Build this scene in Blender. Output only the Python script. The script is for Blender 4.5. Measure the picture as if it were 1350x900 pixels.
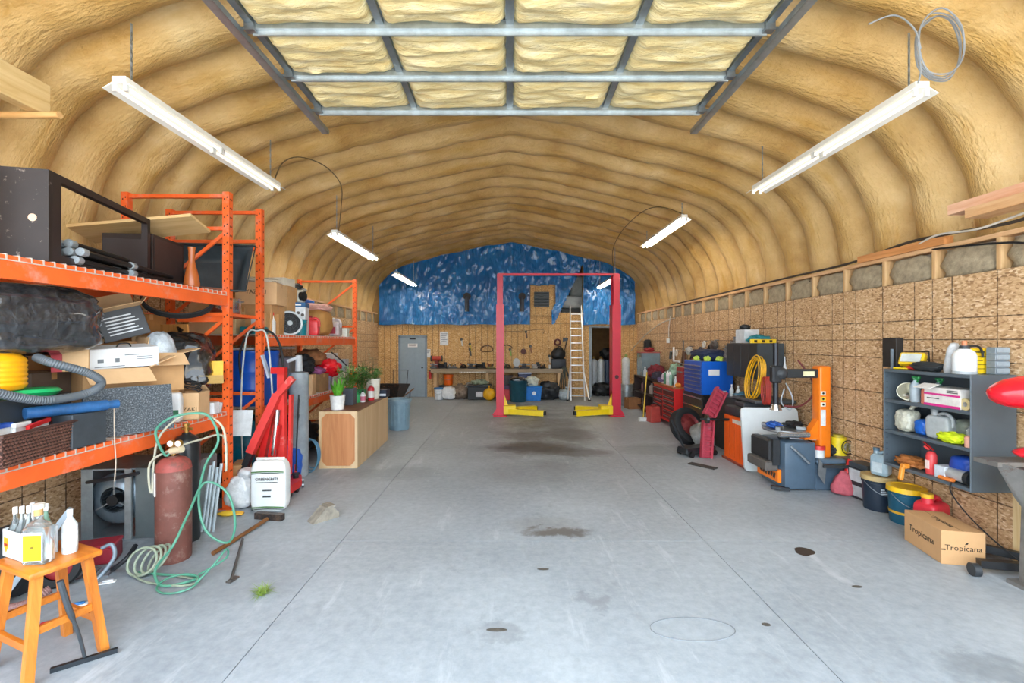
import bpy, bmesh, math, random
from mathutils import Vector, Matrix, Euler, noise
for o in list(bpy.data.objects): bpy.data.objects.remove(o)
SC = bpy.context.scene
COL = SC.collection
PI = math.pi
R = math.radians

# ------------------------------------------------------------ camera
CAMZ, FPX, CX, CY = 1.85, 600.0, 672.0, 450.0
cam_data = bpy.data.cameras.new('camera')
cam_data.sensor_width = 36.0
cam_data.lens = FPX / 1350.0 * 36.0
cam_data.shift_x = 3.0 / 1350.0
cam_data.clip_start = 0.05
cam_data.clip_end = 200
cam = bpy.data.objects.new('camera', cam_data)
cam.location = (0, 0, CAMZ)
cam.rotation_euler = (PI / 2, 0, 0)
COL.objects.link(cam)
SC.camera = cam

# ------------------------------------------------------------ sky, sun, exposure
world = bpy.data.worlds.new('sky')
SC.world = world
world.use_nodes = True
wn = world.node_tree
wn.nodes['Background'].inputs[0].default_value = (0.78, 0.89, 1.0, 1)
wn.nodes['Background'].inputs[1].default_value = 3.9
sun_d = bpy.data.lights.new('sun', 'SUN')
sun_d.energy = 17.0
sun_d.angle = R(2)
sun_d.color = (1.0, 0.95, 0.88)
sun = bpy.data.objects.new('sun', sun_d)
sun.rotation_euler = (R(-38), 0, R(12))      # stands behind the building, lights the yard in front
COL.objects.link(sun)
TUBE_POWER = 24.0
SC.view_settings.view_transform = 'Standard'
SC.view_settings.look = 'None'
SC.view_settings.exposure = 0.85
SC.view_settings.gamma = 1.0
SC.view_settings.use_curve_mapping = False

# ------------------------------------------------------------ helpers
def U(px, Y): return (px - CX) * Y / FPX            # metres right of the lens axis at depth Y
def V(py, Y): return CAMZ - (py - CY) * Y / FPX      # height above the floor at depth Y
def YG(py): return CAMZ * FPX / (py - CY)            # depth of a floor point
def s2l(c):
    return c / 12.92 if c <= 0.04045 else ((c + 0.055) / 1.055) ** 2.4
def rgb(h):
    if isinstance(h, str):
        h = h.lstrip('#')
        return tuple(s2l(int(h[i:i + 2], 16) / 255.0) for i in (0, 2, 4))
    return tuple(h)

class N:
    """tiny node-tree helper"""
    def __init__(s, name):
        s.m = bpy.data.materials.new(name)
        s.m.use_nodes = True
        s.t = s.m.node_tree
        s.b = s.t.nodes['Principled BSDF']
        s.tc = s.add('ShaderNodeTexCoord')
        s.obj = s.tc.outputs['Object']
    def add(s, typ, **kw):
        n = s.t.nodes.new(typ)
        for k, v in kw.items(): setattr(n, k, v)
        return n
    def link(s, a, b): s.t.links.new(a, b)
    def noise(s, scale, detail=4, rough=0.6, vec=None, dist=0):
        n = s.add('ShaderNodeTexNoise')
        n.inputs['Scale'].default_value = scale
        n.inputs['Detail'].default_value = detail
        n.inputs['Roughness'].default_value = rough
        n.inputs['Distortion'].default_value = dist
        s.link(vec or s.obj, n.inputs['Vector'])
        return n.outputs[0]
    def vor(s, scale, vec=None, feature='F1', out='Color'):
        n = s.add('ShaderNodeTexVoronoi', feature=feature)
        n.inputs['Scale'].default_value = scale
        s.link(vec or s.obj, n.inputs['Vector'])
        return n.outputs[out]
    def mapping(s, scale=(1, 1, 1), rot=(0, 0, 0), loc=(0, 0, 0), vec=None):
        n = s.add('ShaderNodeMapping')
        n.inputs['Scale'].default_value = scale
        n.inputs['Rotation'].default_value = rot
        n.inputs['Location'].default_value = loc
        s.link(vec or s.obj, n.inputs['Vector'])
        return n.outputs[0]
    def ramp(s, fac, stops):
        n = s.add('ShaderNodeValToRGB')
        cr = n.color_ramp
        while len(cr.elements) < len(stops): cr.elements.new(0.5)
        for e, (p, c) in zip(cr.elements, stops):
            e.position = p
            e.color = (*rgb(c), 1) if not isinstance(c, float) else (c, c, c, 1)
        s.link(fac, n.inputs[0])
        return n.outputs[0]
    def mix(s, fac, a, b, mode='MIX'):
        n = s.add('ShaderNodeMix', data_type='RGBA', blend_type=mode)
        for sock, v in ((n.inputs[0], fac), (n.inputs[6], a), (n.inputs[7], b)):
            if hasattr(v, 'is_output'): s.link(v, sock)
            elif isinstance(v, (int, float)): sock.default_value = v if sock.type == 'VALUE' else (v, v, v, 1)
            else: sock.default_value = (*rgb(v), 1)
        return n.outputs[2]
    def math(s, op, a, b=0.0, c=0.0):
        n = s.add('ShaderNodeMath', operation=op)
        for i, v in enumerate((a, b, c)):
            if hasattr(v, 'is_output'): s.link(v, n.inputs[i])
            else: n.inputs[i].default_value = v
        return n.outputs[0]
    def sep(s, vec=None):
        n = s.add('ShaderNodeSeparateXYZ')
        s.link(vec or s.obj, n.inputs[0])
        return n.outputs
    def bump(s, h, strength=0.3, dist=0.01):
        n = s.add('ShaderNodeBump')
        n.inputs['Strength'].default_value = strength
        n.inputs['Distance'].default_value = dist
        s.link(h, n.inputs['Height'])
        s.link(n.outputs[0], s.b.inputs['Normal'])
    def done(s, col=None, rough=0.6, metal=0.0, **kw):
        if col is not None:
            if hasattr(col, 'is_output'): s.link(col, s.b.inputs['Base Color'])
            else: s.b.inputs['Base Color'].default_value = (*rgb(col), 1)
        if hasattr(rough, 'is_output'): s.link(rough, s.b.inputs['Roughness'])
        else: s.b.inputs['Roughness'].default_value = rough
        s.b.inputs['Metallic'].default_value = metal
        for k, v in kw.items(): s.b.inputs[k].default_value = v
        return s.m

_MC = {}
def M(col, rough=0.55, metal=0.0, var=0.18, scale=9.0, bump=0.0, wear_or_sheen=None, wamt=0.5, wscale=14.0, **kw):
    """painted / plain material with a mottled tone and optional patches of wear in a second colour"""
    key = (str(col), rough, metal, var, scale, bump, str(wear_or_sheen), wamt, wscale, str(kw))
    if key in _MC: return _MC[key]
    n = N('paint_' + str(col).lstrip('#'))
    c = rgb(col)
    nz = n.noise(scale, 5, 0.65)
    lo = tuple(v * (1 - var) for v in c)
    hi = tuple(min(1, v * (1 + var)) for v in c)
    out = n.ramp(nz, [(0.3, lo), (0.7, hi)])
    if wear_or_sheen is not None:
        f = n.ramp(n.noise(wscale, 6, 0.7), [(1 - wamt, 0.0), (min(1.0, 1 - wamt + 0.16), 1.0)])
        out = n.mix(f, out, wear_or_sheen)
    if bump: n.bump(n.noise(scale * 4, 4), bump, 0.01)
    _MC[key] = n.done(out, rough, metal, **kw)
    return _MC[key]

def wood(col, dark, axis='x', scale=1.0, rough=0.5):
    key = ('wood', str(col), str(dark), axis, scale, rough)
    if key in _MC: return _MC[key]
    n = N('wood_' + str(col).lstrip('#'))
    sc = {'x': (1.2, 14, 14), 'y': (14, 1.2, 14), 'z': (14, 14, 1.2)}[axis]
    v = n.mapping(tuple(k * scale for k in sc))
    a = n.noise(1.0, 6, 0.65, v, 0.8)
    n.bump(a, 0.1, 0.004)
    _MC[key] = n.done(n.ramp(a, [(0.3, dark), (0.62, col)]), rough)
    return _MC[key]

class B:
    """collects shapes into ONE mesh"""
    def __init__(s): s.bm = bmesh.new(); s.mi = 0
    def m(s, i): s.mi = i; return s
    def _fin(s, f0):
        for f in s.bm.faces[f0:] if False else list(s.bm.faces)[f0:]: f.material_index = s.mi
        return s
    def _faces(s): return len(s.bm.faces)
    def pd(s, vs, fs):
        bv = [s.bm.verts.new(v) for v in vs]
        for f in fs:
            try:
                fc = s.bm.faces.new([bv[i] for i in f]); fc.material_index = s.mi
            except ValueError: pass
        return s
    def box(s, c, d, r=(0, 0, 0), bev=0.0, seg=1):
        t = bmesh.new()
        bmesh.ops.create_cube(t, size=1.0)
        bmesh.ops.scale(t, vec=d, verts=t.verts)
        if bev: bmesh.ops.bevel(t, geom=list(t.edges), offset=min(bev, 0.45 * min(d)), segments=seg, affect='EDGES', profile=0.5)
        mat = Matrix.Translation(c) @ Euler(r).to_matrix().to_4x4()
        t.verts.ensure_lookup_table(); t.verts.index_update()
        vs = [mat @ v.co for v in t.verts]; fs = [[v.index for v in f.verts] for f in t.faces]
        t.free()
        return s.pd(vs, fs)
    def bx(s, x0, x1, y0, y1, z0, z1, bev=0.0, seg=1):
        return s.box(((x0 + x1) / 2, (y0 + y1) / 2, (z0 + z1) / 2), (abs(x1 - x0), abs(y1 - y0), abs(z1 - z0)), (0, 0, 0), bev, seg)
    def cyl(s, p0, p1, r0, r1=None, n=14, caps=True):
        p0, p1 = Vector(p0), Vector(p1)
        if r1 is None: r1 = r0
        d = (p1 - p0).normalized()
        a = d.orthogonal().normalized(); b = d.cross(a)
        vs = []
        for p, r in ((p0, r0), (p1, r1)):
            for k in range(n):
                t = 2 * PI * k / n
                vs.append(p + a * (r * math.cos(t)) + b * (r * math.sin(t)))
        fs = [[k, (k + 1) % n, n + (k + 1) % n, n + k] for k in range(n)]
        if caps: fs += [list(range(n))[::-1], list(range(n, 2 * n))]
        return s.pd(vs, fs)
    def bar(s, p0, p1, w, h, up=(0, 0, 1)):
        """rectangular bar between two points: w across, h along 'up'"""
        p0, p1 = Vector(p0), Vector(p1); d = (p1 - p0).normalized()
        u = Vector(up); sd = d.cross(u)
        if sd.length < 1e-4: sd = d.orthogonal()
        sd.normalize(); u = sd.cross(d).normalized()
        vs = []
        for p in (p0, p1):
            for a, b in ((-1, -1), (1, -1), (1, 1), (-1, 1)): vs.append(p + sd * (a * w / 2) + u * (b * h / 2))
        return s.pd(vs, [[0, 1, 5, 4], [1, 2, 6, 5], [2, 3, 7, 6], [3, 0, 4, 7], [3, 2, 1, 0], [4, 5, 6, 7]])
    def tube(s, pts, r, n=8, closed=False, sub=6, caps=True):
        P = [Vector(p) for p in pts]
        if sub > 1: P = spline(P, sub, closed)
        L = len(P); rings = []; a = None
        for i, p in enumerate(P):
            if closed: d = P[(i + 1) % L] - P[i - 1]
            else: d = P[min(i + 1, L - 1)] - P[max(i - 1, 0)]
            d.normalize()
            a = d.orthogonal().normalized() if a is None else (a - d * a.dot(d)).normalized()
            b = d.cross(a)
            rr = r(i / max(1, L - 1)) if callable(r) else r
            rings.append([p + a * (rr * math.cos(2 * PI * k / n)) + b * (rr * math.sin(2 * PI * k / n)) for k in range(n)])
        vs = [v for g in rings for v in g]; fs = []
        for i in range(L if closed else L - 1):
            j = (i + 1) % L
            for k in range(n): fs.append([i * n + k, i * n + (k + 1) % n, j * n + (k + 1) % n, j * n + k])
        if caps and not closed: fs += [list(range(n))[::-1], [(L - 1) * n + k for k in range(n)]]
        return s.pd(vs, fs)
    def lathe(s, prof, c=(0, 0, 0), n=20, rot=(0, 0, 0), sx=1.0, sy=1.0):
        mat = Matrix.Translation(c) @ Euler(rot).to_matrix().to_4x4()
        vs = []; fs = []; idx = []
        for (r, z) in prof:
            if r < 1e-5: idx.append([len(vs)]); vs.append(mat @ Vector((0, 0, z)))
            else:
                idx.append(list(range(len(vs), len(vs) + n)))
                vs += [mat @ Vector((sx * r * math.cos(2 * PI * k / n), sy * r * math.sin(2 * PI * k / n), z)) for k in range(n)]
        for a, b in zip(idx[:-1], idx[1:]):
            for k in range(n):
                q = [a[k % len(a)], a[(k + 1) % len(a)], b[(k + 1) % len(b)], b[k % len(b)]]
                q = list(dict.fromkeys(q))
                if len(q) > 2: fs.append(q)
        return s.pd(vs, fs)
    def ell(s, c, d, sub=3, amp=0.0, freq=3.0, seed=0.0, r=(0, 0, 0), flat=None):
        """ellipsoid with optional lumps; flat = lowest local z"""
        t = bmesh.new()
        bmesh.ops.create_icosphere(t, subdivisions=sub, radius=1.0)
        mat = Matrix.Translation(c) @ Euler(r).to_matrix().to_4x4()
        t.verts.index_update(); vs = []
        for v in t.verts:
            p = v.co.copy()
            if amp:
                q = p * freq + Vector((seed * 7.3, seed * 3.1, seed))
                p *= 1 + amp * (noise.noise(q) + 0.5 * noise.noise(q * 2.3))
            p = Vector((p.x * d[0], p.y * d[1], p.z * d[2]))
            if flat is not None and p.z < flat: p.z = flat
            vs.append(mat @ p)
        fs = [[v.index for v in f.verts] for f in t.faces]
        t.free()
        return s.pd(vs, fs)
    def sack(s, c, d, pw=0.45, amp=0.06, freq=3.0, seed=1.0, rz=0.0, nu=36, nv=20, pinch=None):
        """pillow-like super-ellipsoid standing on z=0 of c; d = full size"""
        vs = []; fs = []
        def pw_(v, e): return math.copysign(abs(v) ** e, v)
        rot = Matrix.Rotation(rz, 3, 'Z')
        for j in range(nv + 1):
            ph = -PI / 2 + PI * j / nv
            for i in range(nu):
                th = 2 * PI * i / nu
                x = pw_(math.cos(ph), pw) * pw_(math.cos(th), pw)
                y = pw_(math.cos(ph), pw) * pw_(math.sin(th), pw)
                z = pw_(math.sin(ph), pw * 1.1)
                q = Vector((x, y, z)) * freq + Vector((seed * 5, seed * 2, seed))
                k = 1 + amp * (noise.noise(q) + 0.6 * noise.noise(q * 2.4))
                if pinch: k *= pinch((z + 1) / 2)
                p = Vector((x * k * d[0] / 2, y * k * d[1] / 2, max(0.0, (z * (1 + 0.5 * amp * noise.noise(q)) + 1) * d[2] / 2)))
                vs.append(Vector(c) + rot @ p)
        for j in range(nv):
            for i in range(nu):
                fs.append([j * nu + i, j * nu + (i + 1) % nu, (j + 1) * nu + (i + 1) % nu, (j + 1) * nu + i])
        s.pd(vs, fs)
        bmesh.ops.remove_doubles(s.bm, verts=s.bm.verts, dist=1e-5)
        return s
    def prism(s, poly, axis, a0, a1):
        """poly in the plane normal to axis, extruded from a0 to a1"""
        def P(u, v, w): return {'x': (w, u, v), 'y': (u, w, v), 'z': (u, v, w)}[axis]
        n = len(poly)
        vs = [P(u, v, a0) for u, v in poly] + [P(u, v, a1) for u, v in poly]
        return s.pd(vs, [list(range(n))[::-1], list(range(n, 2 * n))] + [[k, (k + 1) % n, n + (k + 1) % n, n + k] for k in range(n)])
    def sheet(s, f, nu, nv, thick=0.0):
        """f(u,v) -> point; single or thick sheet"""
        P = [[Vector(f(i / nu, j / nv)) for i in range(nu + 1)] for j in range(nv + 1)]
        W = nu + 1; vs = [p for row in P for p in row]
        fs = [[j * W + i, j * W + i + 1, (j + 1) * W + i + 1, (j + 1) * W + i] for j in range(nv) for i in range(nu)]
        if thick:
            K = len(vs); nn = []
            for j in range(nv + 1):
                for i in range(nu + 1):
                    du = P[j][min(i + 1, nu)] - P[j][max(i - 1, 0)]; dv = P[min(j + 1, nv)][i] - P[max(j - 1, 0)][i]
                    w = du.cross(dv)
                    if w.length > 0: w.normalize()
                    nn.append(P[j][i] + w * thick)
            vs += nn
            fs += [[K + a for a in f_][::-1] for f_ in fs[:nu * nv]]
            rim = [(0, i) for i in range(nu)] + [(j, nu) for j in range(nv)] + [(nv, nu - i) for i in range(nu)] + [(nv - j, 0) for j in range(nv)]
            ids = [j * W + i for j, i in rim]
            for a, b in zip(ids, ids[1:] + ids[:1]): fs.append([b, a, K + a, K + b])
        return s.pd(vs, fs)
    def text(s, body, size, c, rot=(PI / 2, 0, 0), ext=0.0008, align='CENTER', sx=1.0):
        cu = bpy.data.curves.new('t', 'FONT')
        cu.body = body; cu.size = size; cu.extrude = ext; cu.align_x = align; cu.align_y = 'CENTER'; cu.resolution_u = 2
        o = bpy.data.objects.new('t', cu); COL.objects.link(o)
        me = bpy.data.meshes.new_from_object(o.evaluated_get(bpy.context.evaluated_depsgraph_get()))
        mat = Matrix.Translation(c) @ Euler(rot).to_matrix().to_4x4() @ Matrix.Diagonal((sx, 1, 1, 1))
        s.pd([mat @ v.co for v in me.vertices], [list(p.vertices) for p in me.polygons])
        bpy.data.objects.remove(o); bpy.data.meshes.remove(me); bpy.data.curves.remove(cu)
        return s
    def mesh(s, name, mats, smooth=35):
        bmesh.ops.recalc_face_normals(s.bm, faces=s.bm.faces)
        me = bpy.data.meshes.new(name)
        s.bm.to_mesh(me); s.bm.free()
        for m_ in (mats if isinstance(mats, (list, tuple)) else [mats]): me.materials.append(m_)
        if smooth:
            me.polygons.foreach_set('use_smooth', [True] * len(me.polygons))
            me.set_sharp_from_angle(angle=R(smooth))
        return me
    def part(s, name, mats, parent, smooth=35, label=None, world=False):
        """link as a part of `parent`, coordinates local to it (world=True: subtract its location)"""
        if world:
            bmesh.ops.translate(s.bm, verts=s.bm.verts, vec=-Vector(parent.location))
        o = bpy.data.objects.new(name, s.mesh(name, mats, smooth))
        COL.objects.link(o); o.parent = parent
        if label: o['label'] = label
        return o
    def solo(s, name, mats, label, cat, loc=(0, 0, 0), rz=0.0, group=None, smooth=35, rot=None):
        o = bpy.data.objects.new(name, s.mesh(name, mats, smooth))
        COL.objects.link(o); o.location = loc; o.rotation_euler = rot or (0, 0, rz)
        return tag(o, label, cat, group)

def tag(o, label, cat, group=None, kind=None):
    if label: o['label'] = label
    if cat: o['category'] = cat
    if group: o['group'] = group
    if kind: o['kind'] = kind
    return o
def thing(name, label, cat, loc=(0, 0, 0), rz=0.0, group=None, rot=None):
    o = bpy.data.objects.new(name, None)
    o.empty_display_size = 0.1
    COL.objects.link(o); o.location = loc; o.rotation_euler = rot or (0, 0, rz)
    return tag(o, label, cat, group)
def struct(b, name, mats, label, smooth=35, cat='structure'):
    o = bpy.data.objects.new(name, b.mesh(name, mats, smooth)); COL.objects.link(o)
    return tag(o, label, cat, None, 'structure')
def inst(me, name, parent=None, loc=(0, 0, 0), rot=(0, 0, 0)):
    o = bpy.data.objects.new(name, me); COL.objects.link(o)
    o.parent = parent; o.location = loc; o.rotation_euler = rot
    return o
def copy_tree(o, parent=None):
    c = o.copy(); COL.objects.link(c); c.parent = parent
    for ch in [k for k in COL.objects if k.parent == o]: copy_tree(ch, c)
    return c
def spline(P, sub, closed=False):
    out = []; L = len(P)
    if L < 3 and not closed: return P
    for i in range(L if closed else L - 1):
        g = (lambda k: P[k % L]) if closed else (lambda k: P[max(0, min(L - 1, k))])
        p0, p1, p2, p3 = g(i - 1), g(i), g(i + 1), g(i + 2)
        for k in range(sub):
            t = k / sub
            out.append(0.5 * ((2 * p1) + (p2 - p0) * t + (2 * p0 - 5 * p1 + 4 * p2 - p3) * t * t + (3 * p1 - p0 - 3 * p2 + p3) * t ** 3))
    if not closed: out.append(P[-1])
    return out

# ------------------------------------------------------------ shared materials
def mat_osb(name, u_axis, ramp=None):
    """oriented strand board with printed stud marks every 16 and 24 inches; coordinates local to each sheet"""
    n = N(name)
    info = n.add('ShaderNodeObjectInfo')
    off = n.add('ShaderNodeVectorMath', operation='MULTIPLY_ADD')
    cmb = n.add('ShaderNodeCombineXYZ')
    rnd = n.math('MULTIPLY', info.outputs['Random'], 37.0)
    for i in range(3): n.link(rnd, cmb.inputs[i])
    off.inputs[1].default_value = (1, 1, 1)
    n.link(n.obj, off.inputs[0]); n.link(cmb.outputs[0], off.inputs[2])
    p = off.outputs[0]
    base = None
    flakes = []
    for k, (ang, sc) in enumerate(((0.35, (34, 76)), (-0.5, (38, 84)), (1.25, (34, 72)))):
        if u_axis == 'y': v = n.mapping((1, sc[0], sc[1]), (ang, 0, 0), (k * 3.3,) * 3, p)
        else: v = n.mapping((sc[0], 1, sc[1]), (0, ang, 0), (k * 3.3,) * 3, p)
        # distort the cells a little
        flakes.append(n.sep(n.vor(1.0, v))[0])
    a = n.mix(0.5, flakes[0], flakes[1])
    sel = n.ramp(n.noise(7.0, 2, 0.5, p), [(0.47, 0.0), (0.53, 1.0)])
    a = n.mix(sel, a, flakes[2])
    f = n.math('ADD', n.math('MULTIPLY', a, 0.75), n.math('MULTIPLY', n.noise(2.2, 4, 0.6, p), 0.25))
    col = n.ramp(f, ramp or [(0.2, '#94704c'), (0.34, '#b89268'), (0.52, '#c8a47a'), (0.68, '#d2b088'), (0.86, '#e4cba8')])
    xyz = n.sep()
    u = xyz['Y' if u_axis == 'y' else 'X'] if False else xyz[1 if u_axis == 'y' else 0]
    w = xyz[2]
    line = None
    for c_, stops in ((u, (0.0, 1 / 3, 0.5, 2 / 3, 1.0) if u_axis == 'y' else (0.0, 1 / 6, 1 / 3, 0.5, 2 / 3, 5 / 6, 1.0)), (w, (0.0, 1 / 3, 0.5, 2 / 3, 1.0) if u_axis == 'y' else (0.0, 1.0))):
        fr = n.math('FRACT', n.math('DIVIDE', n.math('ADD', c_, 12.19), 1.219))
        for st in stops:
            d = n.math('LESS_THAN', n.math('ABSOLUTE', n.math('SUBTRACT', fr, st)), 0.0048)
            line = d if line is None else n.math('MAXIMUM', line, d)
    brk = n.math('MULTIPLY', line, n.ramp(n.noise(16, 3, 0.6, p), [(0.36, 0.35), (0.52, 0.92)]))
    col = n.mix(brk, col, '#46301c')
    n.bump(a, 0.25, 0.004)
    return n.done(col, 0.75)

def mat_foam():
    n = N('spray_foam')
    a = n.noise(1.1, 5, 0.6)
    col = n.ramp(a, [(0.28, '#b08644'), (0.45, '#cda868'), (0.6, '#dcbb80'), (0.75, '#e8ce9a')])
    rib = n.noise(1.0, 5, 0.6, n.mapping((0.8, 5, 0.8)))
    col = n.mix(n.ramp(rib, [(0.52, 0.0), (0.7, 0.6)]), col, '#c0902f')
    h = n.mix(0.5, n.noise(26, 4, 0.6, n.mapping((0.6, 1.5, 0.6))), n.noise(6, 4, 0.6, n.mapping((0.5, 2.5, 0.5))))
    n.bump(h, 0.8, 0.05)
    return n.done(col, 0.45)

STAINS = [(0.45, 7.95, 0.9, 0.55, 0.85, '#4a4640'), (1.15, 7.6, 0.65, 0.35, 0.7, '#55514a'), (1.2, 9.1, 0.6, 0.8, 0.7, '#4e4a44'), (0.3, 8.9, 0.5, 0.5, 0.5, '#55514a'),
          (1.0, 10.3, 0.9, 0.8, 0.5, '#57544e'), (0.45, 4.42, 0.40, 0.12, 0.85, '#5a544d'), (0.36, 4.6, 0.42, 0.26, 0.3, '#77736c'), (0.6, 3.25, 0.14, 0.12, 0.4, '#6a6e72'), (2.75, 2.55, 0.35, 0.22, 0.45, '#5d6468'), (-0.1, 2.9, 0.2, 0.12, 0.35, '#6a6e72'),
          (-2.3, 3.6, 0.9, 0.5, 0.25, '#6d7378'), (-1.6, 6.4, 0.8, 0.4, 0.3, '#666a6e'), (0.2, 6.4, 1.1, 0.7, 0.25, '#6a6c6c'), (2.5, 7.8, 0.8, 0.5, 0.35, '#666868')]
def mat_concrete():
    n = N('concrete')
    big = n.noise(0.55, 6, 0.62)
    fine = n.noise(14, 6, 0.7)
    col = n.ramp(big, [(0.3, '#848d95'), (0.5, '#9aa3ab'), (0.68, '#aeb7be')])
    col = n.mix(0.35, col, n.ramp(fine, [(0.3, '#79838b'), (0.7, '#b8c0c6')]))
    streak = n.noise(1.0, 6, 0.7, n.mapping((5, 0.9, 1), (0, 0, 0.25)))
    col = n.mix(n.ramp(streak, [(0.58, 0.0), (0.7, 0.45)]), col, '#c6ccd1')
    blot = n.noise(2.3, 5, 0.7, n.mapping((1.3, 0.8, 1), (0, 0, 0), (4, 9, 0)))
    col = n.mix(n.ramp(blot, [(0.6, 0.0), (0.72, 0.3)]), col, '#676a6d')
    # darker driving lane down the middle, oil ground into it
    x, y, z = n.sep()
    lane = n.math('SUBTRACT', 1.0, n.math('MINIMUM', n.math('DIVIDE', n.math('ABSOLUTE', n.math('SUBTRACT', x, 0.6)), 1.7), 1.0))
    deep = n.math('MINIMUM', n.math('MAXIMUM', n.math('DIVIDE', n.math('SUBTRACT', y, 5.0), 3.5), 0.0), 1.0)
    oil = n.math('MULTIPLY', n.math('MULTIPLY', lane, deep), n.ramp(n.noise(1.7, 6, 0.75), [(0.35, 0.0), (0.62, 1.0)]))
    col = n.mix(n.math('MULTIPLY', oil, 0.75), col, '#4b4740')
    wx = n.math('ADD', x, n.math('MULTIPLY', n.math('SUBTRACT', n.noise(4.0, 5, 0.7), 0.5), 0.55))
    wy = n.math('ADD', y, n.math('MULTIPLY', n.math('SUBTRACT', n.noise(4.0, 5, 0.7, n.mapping((1, 1, 1), (0, 0, 0), (7, 3, 0))), 0.5), 0.55))
    for cx_, cy_, rx, ry, amt, hue in STAINS:
        dx = n.math('DIVIDE', n.math('SUBTRACT', wx, cx_), rx); dy = n.math('DIVIDE', n.math('SUBTRACT', wy, cy_), ry)
        d = n.math('ADD', n.math('MULTIPLY', dx, dx), n.math('MULTIPLY', dy, dy))
        col = n.mix(n.ramp(d, [(0.25, amt), (1.0, 0.0)]), col, hue)
    n.bump(n.noise(40, 4, 0.7), 0.12, 0.004)
    return n.done(col, n.ramp(big, [(0.3, 0.42), (0.7, 0.62)]))

def mat_tarp():
    n = N('blue_tarp')
    v = n.mapping((1, 1, 1), (0, 0.6, 0))
    a = n.noise(1.6, 7, 0.72, n.mapping((4.2, 1, 0.55), (0, 0.8, 0)), 0.9)
    b = n.noise(4.5, 6, 0.72, n.mapping((2.8, 1, 0.5), (0, 0.35, 0)), 0.9)
    h = n.mix(0.5, a, b)
    n.bump(h, 1.0, 0.10)
    col = n.ramp(n.noise(1.4, 3), [(0.3, '#0f63ab'), (0.7, '#2180c8')])
    return n.done(col, 0.22, 0.0, **{'Coat Weight': 0.6, 'Coat Roughness': 0.12})

def mat_plastic_wrap(name, col='#17191c', rough=0.22, scale=7.0, stretch=(1, 1, 1), dist=0.05):
    n = N(name)
    a = n.noise(scale, 6, 0.7, n.mapping(stretch), 1.6)
    b = n.vor(scale * 1.1, n.mapping(stretch), 'DISTANCE_TO_EDGE', 'Distance')
    n.bump(n.mix(0.4, a, b), 0.9, dist)
    return n.done(n.ramp(a, [(0.3, col), (0.8, tuple(min(1, c * 1.6 + 0.004) for c in rgb(col)))]), rough, 0.0, **{'Coat Weight': 1.0, 'Coat Roughness': 0.06})

def mat_glass(name, col=(0.9, 0.95, 0.95), rough=0.05, trans=0.9):
    n = N(name)
    a = n.noise(6, 2)
    return n.done(n.mix(0.06, col, a), rough, 0.0, **{'Transmission Weight': trans, 'IOR': 1.4})

def mat_weave(name, c1, c2, scale=60):
    n = N(name)
    w1 = n.add('ShaderNodeTexChecker'); w1.inputs['Scale'].default_value = scale
    n.link(n.mapping((1, 1, 1)), w1.inputs['Vector'])
    w1.inputs['Color1'].default_value = (*rgb(c1), 1); w1.inputs['Color2'].default_value = (*rgb(c2), 1)
    n.bump(w1.outputs['Fac'], 0.6, 0.004)
    return n.done(w1.outputs['Color'], 0.5)

def mat_tube_light(power):
    n = N('fluorescent_tube')
    n.done('#f6f2e6', 0.3)
    n.b.inputs['Emission Color'].default_value = (1.0, 0.93, 0.80, 1)
    n.b.inputs['Emission Strength'].default_value = power
    return n.m

OSB_Y, OSB_X = mat_osb('osb_side', 'y'), mat_osb('osb_back', 'x', [(0.2, '#a97c4a'), (0.34, '#c2955c'), (0.52, '#d0a468'), (0.68, '#d9b27a'), (0.86, '#e8cc9c')])
FOAM, CONC, TARP = mat_foam(), mat_concrete(), mat_tarp()
PINE = wood('#dcb787', '#b98c55', 'z', 1.0, 0.6)
PINEY = wood('#dfb78a', '#c08a58', 'y', 1.0, 0.6)
PINEX = wood('#e2c598', '#c79c66', 'x', 1.0, 0.6)
ORANGE = M('#ec6428', 0.45, 0, 0.1, 5, wear_or_sheen='#de8a72', wamt=0.46, wscale=4)
ORANGE_CLEAN = M('#f2621c', 0.4, 0, 0.08, 5)
GALV = M('#a9b2b8', 0.35, 0.75, 0.15, 14)
STEEL = M('#8d9499', 0.35, 0.8, 0.2, 12)
DARKST = M('#3a3d40', 0.45, 0.6, 0.25, 12)
BLACK = M('#17181a', 0.5, 0, 0.25)
BLACKR = M('#1c1d1f', 0.75, 0, 0.25)
WHITE = M('#e9e9e6', 0.45, 0, 0.05)
GREY = M('#83888c', 0.5, 0, 0.12)
DGREY = M('#4c5258', 0.5, 0, 0.15)
CARD = M('#c79a68', 0.8, 0, 0.1, 5)
CARDL = M('#d8b184', 0.8, 0, 0.08, 5)
RED = M('#cf2a28', 0.4, 0, 0.12)
DRED = M('#8d1f22', 0.5, 0, 0.2)
BLUE = M('#1c4fae', 0.4, 0, 0.12)
YELLOW = M('#f2c81a', 0.4, 0, 0.08)
GREEN = M('#2f8a4a', 0.45, 0, 0.15)
TEAL = M('#137f8c', 0.4, 0, 0.12)
CHROME = M('#c9cdd0', 0.18, 0.95, 0.06)
INK = M('#241a12', 0.8, 0, 0.05)
BAGBLK = mat_plastic_wrap('black_bag_plastic', '#101113', 0.25, 6.0)

# ================================================================= the setting
X_R, X_L, Y_B = 4.25, -4.40, 15.2
Y_F = 0.6                                         # open front end of the building
PER, Y0R = 0.61, 7.03                             # width of one arch panel, one groove
CREST = [(4.52, -0.02), (4.52, 1.6), (4.52, 2.6), (4.47, 3.15), (4.30, 3.66), (4.0, 4.06), (3.55, 4.36), (2.7, 4.64), (1.5, 4.92), (0.62, 5.10), (0.0, 5.19)]

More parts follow.
